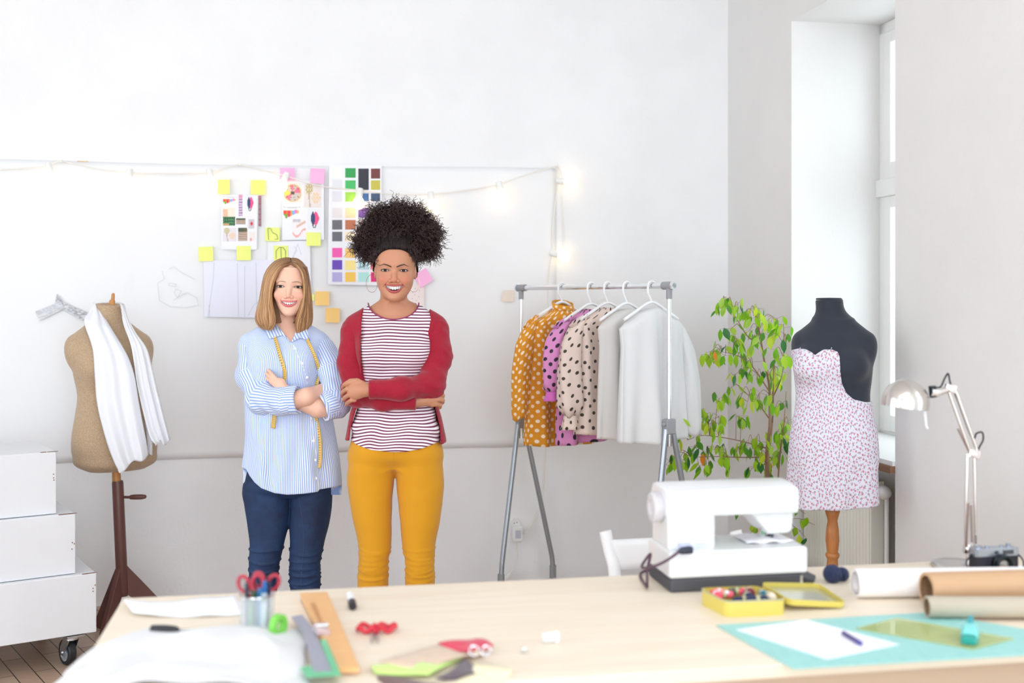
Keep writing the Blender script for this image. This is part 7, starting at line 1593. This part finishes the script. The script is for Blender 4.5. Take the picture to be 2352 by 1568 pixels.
for x_ in (858, 961): 
    mb = MB(); mb.cyl(Vector((p2.X(x_), p2.Y + .035, .03)), Vector((p2.X(x_), p2.Y + .03, .10)), .028); mb.build('ankle', mat('brown_ankle', lin(180, 124, 96), .5), w2); shoe(w2, None, p2.X(x_), p2.Y - .0, mat('white_canvas', (.75, .75, .75), .7))

# ================= the shorter woman
p1 = Person(4.50, 'short'); K1_ = p1.K
H1 = dict(wx=.905, cw=.0320, zc=-.0550, zu=-.0603, zl=-.0700, ru=.0034, rl=.0048, sk=(.021, .079, .0670), eu=.0044, el=.0034, nt=.0092, nw=.0118, tl=1.15, skin=(236, 190, 166), lip=(214, 112, 116), brow=(116, 78, 56), blush=(238, 156, 134), iris=(56, 38, 30), shadow=.5,
          browR=[(.013, .0180), (.024, .0205), (.036, .0200), (.047, .0140)], browL=[(-.013, .0180), (-.024, .0205), (-.036, .0205), (-.048, .0135)], br=[.0015, .0019, .0016, .0007])
O1 = K1_(663.8, 658.5, -.105); M1 = world_head(H1, O1, yaw=.06, roll=.035, pitch=.02); M1i = np.array(M1.inverted()); hf1 = make_head(H1)
SH = p1.sts([(738, 656, 36, .048, .03), (755, 655, 70, .068, .02), (775, 654, 86, .086, .01), (800, 653, 88, .102, .0), (850, 655, 90, .112, 0), (900, 658, 92, .112, 0), (950, 661, 98, .114, 0), (1000, 665, 104, .118, 0), (1050, 669, 108, .122, 0), (1100, 671, 112, .126, 0), (1150, 671, 114, .128, 0)])
def torso1(P, g=0.0):
    d = loftd(P, SH, 2.3, g)
    for sx, ex_, ey in ((636, 574, 788), (676, 740, 792)): d = sm(d, cone(P, K1_(sx, 760, .03), K1_(ex_, ey, .02), .032 + g, .044 + g), .03)
    for cx_ in (622, 690): d = sm(d, ell(P, K1_(cx_, 835, -.070), (.062 + g, .050 + g, .058 + g)), .05)
    return d
def skin1(P):
    Q = toL(P, M1i); d = hf1(Q); d = sm(d, cone(P, K1_(657, 705, .005), K1_(657, 770, .015), .044, .047), .016)
    return sm(d, torso1(P, -.008), .03)
ch1 = [sdf_mesh(skin1, (p1.X(606), p1.Y - .17, p1.Z(792)), (p1.X(722), p1.Y + .12, p1.Z(588)), .0016)]
ch1.append(sdf_mesh(lambda P: np.maximum(torso1(P, -.008), P[:, 2] - p1.Z(785)), (p1.X(550), p1.Y - .2, p1.Z(930)), (p1.X(770), p1.Y + .2, p1.Z(780)), .006))
FR = [K1_(668, 921, -.165), K1_(705, 911, -.165), K1_(742, 897, -.108), K1_(766, 890, -.06)]        # her right forearm, on top
FL = [K1_(775, 936, -.11), K1_(730, 936, -.140), K1_(682, 922, -.150), K1_(652, 893, -.150)]        # her left forearm, underneath
def arms1(P):
    d = chain(P, FR, [.037, .034, .0265, .024], .01); e = chain(P, FL, [.037, .036, .029, .022], .01); d = np.minimum(d, e)
    h = ell(P, K1_(641, 880, -.142), (.026, .016, .022)); h = sm(h, cone(P, K1_(654, 895, -.150), K1_(645, 885, -.145), .021, .018), .012)
    for a, b_, c, r_ in (((636, 872), (624, 858), (616, 850), .0075), ((634, 878), (621, 866), (612, 858), .0078), ((634, 884), (622, 875), (613, 868), .0076), ((638, 889), (629, 883), (621, 878), .0068)):
        h = sm(h, finger(P, [K1_(*a, -.145), K1_(*b_, -.148), K1_(*c, -.132)], r_, r_ * .82), .0025)
    return np.minimum(d, h)
ch1.append(sdf_mesh(arms1, (p1.X(600), p1.Y - .24, p1.Z(970)), (p1.X(785), p1.Y - .02, p1.Z(838)), .0024))
w1 = thing('person', 'shorter woman with blonde bob, blue striped shirt and dark jeans, arms crossed', 'person', Vector((p1.X(665), p1.Y, 0)))
P, F = merge(ch1); cols = body_cols(P, H1, M1i); low = P[:, 2] < p1.Z(730); cols[low] = np.array(lin(*H1['skin']))
np_mesh('body', P, F, skin_mat('fair_skin'), w1, cols=cols)
add_face_parts(w1, H1, M1, (-.02, 1, .0))
# bob: an inner shell and smooth locks
OUTL = [(668, 593), (650, 592), (632, 599), (617, 613), (607, 632), (601, 660), (597, 690), (590, 715), (586.5, 732), (592, 745), (606, 754)]
INL = [(669, 609), (655, 611), (645, 618), (636, 632), (629, 650), (624, 672), (624, 695), (628, 715), (632, 733), (632, 746), (622, 755)]
OUTR = [(668, 593), (680, 594), (690, 601), (699, 612), (705, 628), (709, 655), (713, 690), (715, 718), (714, 740), (706, 758), (692, 770)]
INR = [(669, 609), (678, 611), (687, 618), (694, 631), (697, 650), (697, 672), (692, 696), (684, 718), (678, 740), (680, 757), (684, 768)]
def curve(pts, t): x = np.linspace(0, 1, len(pts)); a = np.array(pts, float); xx = np.linspace(0, 1, 200); g = np.stack([np.interp(t, xx, np.convolve(np.pad(np.interp(xx, x, a[:, i]), 8, mode='edge'), np.ones(17) / 17, 'valid')) for i in (0, 1)], -1); return g
hv, hfc, hc = [], [], []; nvv = 0; RR = np.random.default_rng(9)
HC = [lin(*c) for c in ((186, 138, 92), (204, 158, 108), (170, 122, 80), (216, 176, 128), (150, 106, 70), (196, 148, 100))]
def lock(pts, r0, c):
    global nvv
    pts = np.asarray(pts); n = len(pts); tg = np.gradient(pts, axis=0); tg /= np.linalg.norm(tg, axis=1)[:, None] + 1e-9; s1 = np.cross(tg, [0.1, 1, .1]); s1 /= np.linalg.norm(s1, axis=1)[:, None] + 1e-9; s2 = np.cross(tg, s1); rr_ = r0 * np.interp(np.linspace(0, 1, n), [0, .1, .8, 1], [.6, 1, .9, .25])
    hv.append(np.stack([pts + (s1 * math.cos(a) * 1.5 + s2 * math.sin(a)) * rr_[:, None] for a in (0, 1.57, 3.14, 4.71)], 1).reshape(-1, 3)); t = np.linspace(0, 1, n)
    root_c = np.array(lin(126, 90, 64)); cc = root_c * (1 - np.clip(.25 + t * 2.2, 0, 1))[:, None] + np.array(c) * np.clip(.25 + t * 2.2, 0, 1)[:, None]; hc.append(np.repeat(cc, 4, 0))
    for k in range(n - 1):
        for a in range(4): hfc.append((nvv + k * 4 + a, nvv + k * 4 + (a + 1) % 4, nvv + (k + 1) * 4 + (a + 1) % 4, nvv + (k + 1) * 4 + a))
    nvv += n * 4
T_ = np.linspace(0, 1, 26)
for side, (IN, OUT, sg) in enumerate(((INL, OUTL, -1), (INR, OUTR, 1))):
    ci, co = curve(IN, T_), curve(OUT, T_)
    for layer in range(2):
        for k in range(640):
            u = RR.uniform(0, 1); j = RR.normal(0, .012); w = math.sin(u * PI / 2) if layer == 0 else u
            pxy = ci + (co - ci) * w; din = np.interp(T_, [0, .15, .35, .6, 1], [-.062, -.100, -.104, -.098 if sg < 0 else -.085, -.095 if sg < 0 else -.060]); dou = np.interp(T_, [0, .15, .4, 1], [-.02, .0, .01, .0])
            dep = din + (dou - din) * (1 - math.cos(u * PI / 2)) + (.0 if layer == 0 else .012) + RR.normal(0, .0025)
            wob = 1.1 * np.sin(T_ * RR.uniform(2, 5) * 3 + RR.uniform(0, 6)) * T_ + RR.normal(0, .35); endj = RR.normal(0, 2.2)
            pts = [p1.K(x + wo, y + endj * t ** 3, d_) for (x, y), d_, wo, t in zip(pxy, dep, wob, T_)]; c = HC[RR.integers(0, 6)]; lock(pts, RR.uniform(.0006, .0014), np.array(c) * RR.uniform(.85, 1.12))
    # sides and back
    for k in range(420):
        u = RR.uniform(0, 1); a = u * PI / 2; xo = co[:, 0]; mid = 668 + (np.array(co[:, 0]) * 0); x = mid + (xo - 662) * np.interp(T_, [0, .2, 1], [1, 1, 1]) * math.cos(a) - 3; dep = np.interp(T_, [0, .12, .3, 1], [.0, .03, .05, .045]) * math.sin(a) + RR.normal(0, .002) + .012
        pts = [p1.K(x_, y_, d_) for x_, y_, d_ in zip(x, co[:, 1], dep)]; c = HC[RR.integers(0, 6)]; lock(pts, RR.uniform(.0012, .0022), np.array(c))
def shell1(P):
    Q = toL(P, M1i); A = np.abs(Q[:, 0]); cap = hf1(Q) - .006; hl = .085 - 7.0 * np.maximum(A - .008, 0) ** 2; cap = np.maximum(cap, -(Q[:, 2] - hl) * .8 - np.where(Q[:, 1] < -.045, (-.045 - Q[:, 1]) * 4, 0))
    back = loftd(P, p1.sts([(600, 664, 30, .05, -.0), (620, 661, 44, .075, .0), (660, 658, 50, .078, .0), (700, 656, 55, .070, .0), (725, 653, 56, .055, .0), (742, 652, 48, .04, .0)]), 2.1); back = np.maximum(back, (p1.Y - .035) - P[:, 1]); 
    return np.maximum(sm(cap, back, .008), -ell(Q, (0, -.03, -.10), (.052, .07, .06)))
P, F = sdf_mesh(shell1, (p1.X(580), p1.Y - .17, p1.Z(765)), (p1.X(725), p1.Y + .12, p1.Z(586)), .004)
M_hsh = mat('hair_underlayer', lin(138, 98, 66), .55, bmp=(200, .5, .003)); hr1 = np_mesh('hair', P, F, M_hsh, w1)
hm, hnt, hb = _nt('blonde_hair'); setp(hb, rough=.38, spec=.5); at_ = hnt.nodes.new('ShaderNodeAttribute'); at_.attribute_name = 'Col'; hnt.links.new(at_.outputs['Color'], hb.inputs['Base Color'])
o = np_mesh('hair_locks', np.concatenate(hv), np.array(hfc), hm, hr1, cols=np.concatenate(hc)); o['kind'] = 'stuff'
# shirt
M_shirt = stripe_mat('blue_stripe', (132, 164, 226), (224, 232, 246), .0094, .40, soft=.12, bmp=(14, .35, .012))
HF = [(548, 1070), (566, 1078), (573, 1092), (584, 1107), (600, 1121), (630, 1132), (660, 1136), (700, 1133.5), (731, 1129), (732.5, 1124), (760, 1119.5), (790, 1112)]
def shirt1(P):
    px_ = P[:, 0] * p1.Y / P[:, 1] * p1.s + CX; py_ = (CAMZ - P[:, 2]) * p1.s * p1.Y / P[:, 1] + HY; a = np.arctan2(P[:, 0] - p1.X(664), -(P[:, 1] - p1.Y)); v = np.clip((p1.Z(900) - P[:, 2]) / .3, 0, 1)
    d = torso1(P) + .0045 * vnoise(P * [1.5, .6, .45], 48, 12) + v * .004 * np.sin(9 * a + 1 + 4 * v); 
    hf = np.where(P[:, 1] < p1.Y + .0, np.interp(px_, [h[0] for h in HF], [h[1] for h in HF]), 1136.0); d = np.maximum(d, (py_ - hf) / p1.s)
    # V neck: open collar
    vt = np.maximum(np.abs(px_ - 668 + (py_ - 770) * .05) - (np.interp(py_, [720, 745, 768, 786], [44, 27, 15, 0])), py_ - 786) / p1.s; d = np.maximum(d, np.where(P[:, 1] < p1.Y + .02, -vt, -1))
    nk = (1 - np.hypot((px_ - 657) / 38, (py_ - 742) / 16)) * .03; return np.maximum(d, np.where(P[:, 1] < p1.Y + .09, nk, -1))
P, F = sdf_mesh(shirt1, (p1.X(545), p1.Y - .2, p1.Z(1150)), (p1.X(795), p1.Y + .2, p1.Z(738)), .0045)
a = np.arctan2(P[:, 0] - p1.X(662), -(P[:, 1] - p1.Y) * 1.25); uu = a * .225 + .0022 * vnoise(P * [1, 1, .5], 40, 5) + .004 * vnoise(P, 12, 7)
sh1 = np_mesh('shirt', P, F, M_shirt, w1, attrs={'pat': np.stack([uu, P[:, 2], P[:, 1]], 1)})
S1R = [K1_(578, 798, .015), K1_(580, 860, -.02), K1_(604, 914, -.085), K1_(655, 921, -.158), K1_(684, 918, -.170)]; S1Rr = [.055, .058, .060, .050, .046]
S1L = [K1_(738, 800, .010), K1_(762, 850, -.050), K1_(772, 910, -.108), K1_(770, 928, -.125), K1_(744, 937, -.145)]; S1Lr = [.052, .050, .050, .047, .045]
for pts, rs, sd in ((S1R, S1Rr, 15), (S1L, S1Lr, 16)):
    cut_p, cut_n = pts[-1], pts[-1] - pts[-2]; cut_n = cut_n / np.linalg.norm(cut_n)
    def f(P, pts=pts, rs=rs, sd=sd): 
        d = chain(P, pts, rs, .035) + .0042 * vnoise(P * [1, 1, 1.2], 55, sd) + .003 * np.sin((P[:, 0] * .8 + P[:, 2]) * 130 + 2 * vnoise(P, 20, sd)) * np.exp(-(((P - pts[2]) ** 2).sum(1)) / .008)
        d = np.maximum(d, (P - pts[-1]) @ cut_n); return smax(d, -np.maximum(chain(P, pts[-2:], [rs[-2] - .008, rs[-1] - .007]), -((P - pts[-1]) @ cut_n) - .03), .002)
    A = np.array(pts); P, F = sdf_mesh(f, A.min(0) - .08, A.max(0) + .08, .0042); u, v = seg_uv(P, pts, .052, 0); np_mesh('sleeve', P, F, M_shirt, sh1, attrs={'pat': np.stack([u + .002 * vnoise(P, 30, 2), v, v], 1)})
    # rolled cuff
    def g(P, pts=pts, rs=rs):
        t = (P - pts[-1]) @ cut_n; q = P - pts[-1] - t[:, None] * cut_n; r_ = np.linalg.norm(q, axis=1); R_ = rs[-1] + .0035 + .0015 * np.sin(5 * np.arctan2(q[:, 2], q[:, 1])) + .0015 * vnoise(P, 90, 3)
        d = np.hypot(r_ - R_, np.maximum(np.abs(t + .021) - .022, 0)) - .0052; return d + .0014 * np.sin(t * 330) * 0
    P, F = sdf_mesh(g, np.asarray(pts[-1]) - .085, np.asarray(pts[-1]) + .085, .0034); t = (P - pts[-1]) @ cut_n; np_mesh('rolled_cuff', P, F, M_shirt, sh1, attrs={'pat': np.stack([P[:, 2] * .9 + P[:, 1] * .3 if sd == 15 else t * 1.0 + P[:, 2] * .25, t, t], 1)})
# collar flaps, placket, buttons
def flap(pts, name, thick=.003, off=.006, fn=lambda P: np.minimum(torso1(P), cone(P, K1_(657, 705, .005), K1_(657, 770, .015), .046, .050))):
    (a, b_, c, d) = pts; mb = MB()
    def s_(u, v): x = (a[0] * (1 - u) + b_[0] * u) * (1 - v) + (d[0] * (1 - u) + c[0] * u) * v; y = (a[1] * (1 - u) + b_[1] * u) * (1 - v) + (d[1] * (1 - u) + c[1] * u) * v; return p1.hit(fn, x, y, off + .004 * math.sin(PI * v))
    P, F, U = grid_arr(s_, 10, 10, False); o = np_mesh(name, P, F, M_shirt, sh1, attrs={'pat': np.stack([P[:, 0] * .8 + P[:, 2] * .5, P[:, 2], P[:, 2]], 1)}); md = o.modifiers.new('solid', 'SOLIDIFY'); md.thickness = thick; md.offset = 0
flap([(606, 750), (631, 742), (651, 769), (618, 778)], 'collar_flap'); flap([(684, 752), (704, 752), (713, 782), (690, 776)], 'collar_flap')
flap([(631, 742), (637, 748), (668, 786), (651, 770)], 'collar_flap'); flap([(682, 756), (690, 760), (690, 776), (669, 786)], 'collar_flap')
mb = MB(); pts_ = [(671, 786), (690, 830), (704, 870), (712, 950), (722, 1010), (728, 1060), (732, 1128)]; sp_ = smooth_path([(x, y, 0) for x, y in pts_], 8)
mb.tube([p1.hit(shirt1, q[0], min(q[1], 1126), .0006) for q in sp_], .0011, 5); mb.build('placket_edge', mat('shirt_white', lin(226, 232, 246), .8), sh1)
for x, y in ((681, 800), (697, 834), (708, 866), (718, 960), (723, 1012), (727, 1056), (729, 1098)):
    c = p1.hit(shirt1, x - 3, y, .001); mb = MB(); mb.cyl(c, c + Vector((0, -.002, 0)), .0052, n=14); mb.build('button', M_frame, sh1)
# jeans
def jeans_mat():
    m, nt, b = _nt('dark_denim'); setp(b, rough=.75, color=lin(22, 44, 84)); tc = nt.nodes.new('ShaderNodeTexCoord'); n = nt.nodes.new('ShaderNodeTexNoise'); n.inputs['Scale'].default_value = 7; n.inputs['Detail'].default_value = 8; n.inputs['Roughness'].default_value = .7; r_ = nt.nodes.new('ShaderNodeValToRGB')
    nt.links.new(tc.outputs['Object'], n.inputs['Vector']); nt.links.new(n.outputs['Fac'], r_.inputs[0]); nt.links.new(r_.outputs[0], b.inputs['Base Color']); r_.color_ramp.elements[0].position = .35; r_.color_ramp.elements[1].position = .65; r_.color_ramp.elements[0].color = (*lin(16, 32, 62), 1); r_.color_ramp.elements[1].color = (*lin(28, 58, 100), 1); return m
J0 = p1.sts([(1060, 664, 92, .105, .01), (1100, 662, 98, .108, .01), (1125, 659, 98, .100, .01), (1138, 660, 90, .07, .01)])
J1 = p1.sts([(1110, 612, 52, .085, .01), (1130, 611, 55, .088, .01), (1160, 614, 53, .086, .01), (1200, 615, 48, .080, .01), (1250, 613, 38.5, .068, 0), (1290, 607.5, 35.5, .062, 0), (1345, 602, 32, .060, .02), (1400, 600, 30, .056, .03), (1460, 599, 24, .045, .03), (1515, 599, 20, .038, .03), (1528, 599, 21, .04, .03)])
J2 = p1.sts([(1110, 712, 48, .085, .02), (1130, 713, 48, .088, .02), (1160, 713, 47, .086, .02), (1200, 709, 46, .080, .02), (1250, 704, 39, .068, .015), (1290, 699.5, 35.5, .062, .01), (1345, 698.5, 34.5, .060, .025), (1400, 697, 30, .056, .035), (1460, 696, 24, .045, .035), (1515, 696, 20, .038, .035), (1528, 696, 21, .04, .035)])
def jeans1(P):
    d = loftd(P, J0, 2.2); d = sm(d, loftd(P, J1, 2.1), .010); d = sm(d, loftd(P, J2, 2.1), .010)
    return d - legw(P, p1, 605, (1288, 1312, 1330, 1352), .0045) - legw(P, p1, 699, (1270, 1318, 1338, 1350), .005) + .0012 * vnoise(P, 40, 9)
P, F = sdf_mesh(jeans1, (p1.X(548), p1.Y - .16, .06), (p1.X(772), p1.Y + .18, p1.Z(1062)), .0055); jn = np_mesh('jeans', P, F, jeans_mat(), w1)
mb = MB(); mb.tube([p1.hit(jeans1, x, y, .0004) for x, y in smooth_path([(686, 1142, 0), (695, 1200, 0), (697, 1260, 0), (692, 1320, 0), (690, 1380, 0)], 8) and [(q[0], q[1]) for q in smooth_path([(686, 1142, 0), (695, 1200, 0), (697, 1260, 0), (692, 1320, 0), (690, 1380, 0)], 8)]], .0011, 5); mb.build('inseam', mat('denim_seam', lin(50, 72, 110), .8), jn)
for x_ in (599, 696):
    mb = MB(); mb.cyl(Vector((p1.X(x_), p1.Y + .035, .03)), Vector((p1.X(x_), p1.Y + .03, .10)), .027); mb.build('ankle', mat('fair_ankle', lin(226, 180, 156), .5), w1); shoe(w1, None, p1.X(x_), p1.Y, mat('navy_canvas', lin(50, 60, 90), .7))
# ---- tape measure round her neck
def tape_mat_():
    m, nt, b = _nt('yellow_tape'); setp(b, rough=.45); a = nt.nodes.new('ShaderNodeAttribute'); a.attribute_name = 'pat'; sp = nt.nodes.new('ShaderNodeSeparateXYZ'); nt.links.new(a.outputs['Vector'], sp.inputs[0]); f = nt.nodes.new('ShaderNodeMath'); f.operation = 'FRACT'; d = nt.nodes.new('ShaderNodeMath'); d.operation = 'MULTIPLY'; d.inputs[1].default_value = 125
    l_ = nt.nodes.new('ShaderNodeMath'); l_.operation = 'LESS_THAN'; l_.inputs[1].default_value = .32; nt.links.new(sp.outputs[1], d.inputs[0]); nt.links.new(d.outputs[0], f.inputs[0]); nt.links.new(f.outputs[0], l_.inputs[0])
    g = nt.nodes.new('ShaderNodeMath'); g.operation = 'GREATER_THAN'; g.inputs[1].default_value = .42; nt.links.new(sp.outputs[0], g.inputs[0]); ml = nt.nodes.new('ShaderNodeMath'); ml.operation = 'MULTIPLY'; nt.links.new(g.outputs[0], ml.inputs[0]); nt.links.new(l_.outputs[0], ml.inputs[1])
    mx = nt.nodes.new('ShaderNodeMixRGB'); mx.inputs[1].default_value = (*lin(226, 190, 100), 1); mx.inputs[2].default_value = (*lin(150, 122, 60), 1); nt.links.new(ml.outputs[0], mx.inputs[0]); nt.links.new(mx.outputs[0], b.inputs['Base Color']); return m
M_tape = tape_mat_(); tm = thing('tape_measure', 'yellow tape measure hanging round the blonde woman\'s neck over her shirt', 'tape measure', p1.hit(shirt1, 733, 1074))
ALL1 = lambda P: np.minimum(np.minimum(shirt1(P), chain(P, S1R, [r_ + .002 for r_ in S1Rr], .035) + .5 * (P[:, 2] > p1.Z(800))), torso1(P) + 0)
def strip(path, wpx, name, off=.005):
    sp2 = smooth_path([(x, y, 0) for x, y in path], 8); n = len(sp2); P, U, F = [], [], []
    for i, q in enumerate(sp2):
        a = sp2[max(0, i - 1)]; b_ = sp2[min(n - 1, i + 1)]; t = (b_ - a).normalized(); nn_ = Vector((-t.y, t.x, 0)); w_ = wpx[0] + (wpx[1] - wpx[0]) * i / (n - 1); c = p1.hit(torso1, q.x, q.y, off)
        for k in range(3): x = q.x + nn_.x * w_ * (k / 2 - .5); y = q.y + nn_.y * w_ * (k / 2 - .5); P.append(tuple(c + Vector(((x - q.x) / p1.s, 0, -(y - q.y) / p1.s)))); U.append((k / 2, i / n * (abs(path[-1][1] - path[0][1]) / p1.s), 0))
    for i in range(n - 1):
        for k in range(2): F.append((i * 3 + k, i * 3 + k + 1, i * 3 + k + 4, i * 3 + k + 3))
    o = np_mesh(name, np.array(P), np.array(F), M_tape, tm, attrs={'pat': np.array(U)}); md = o.modifiers.new('solid', 'SOLIDIFY'); md.thickness = .0012; md.offset = 0
strip([(629, 768), (636, 790), (643, 815), (652, 845), (654, 865), (646, 890), (638, 920), (632, 945), (629, 965), (627, 983)], (7, 10), 'left_strip'.replace('left_', 'hanging_'), .007)
strip([(702, 770), (708, 785), (719, 808), (729, 835), (733, 860), (727, 885), (724, 915), (724, 950), (730, 975), (735, 1010), (736, 1045), (733, 1074)], (7, 7.5), 'hanging_strip', .007)
mb = MB(); mb.tube(smooth_path([p1.hit(torso1, 629, 768, .007), Vector(K1_(618, 752, .03)), Vector(K1_(640, 742, .085)), Vector(K1_(680, 742, .085)), Vector(K1_(700, 755, .03)), p1.hit(torso1, 702, 770, .007)], 6), .004, 6); mb.build('neck_loop', M_tape, tm)
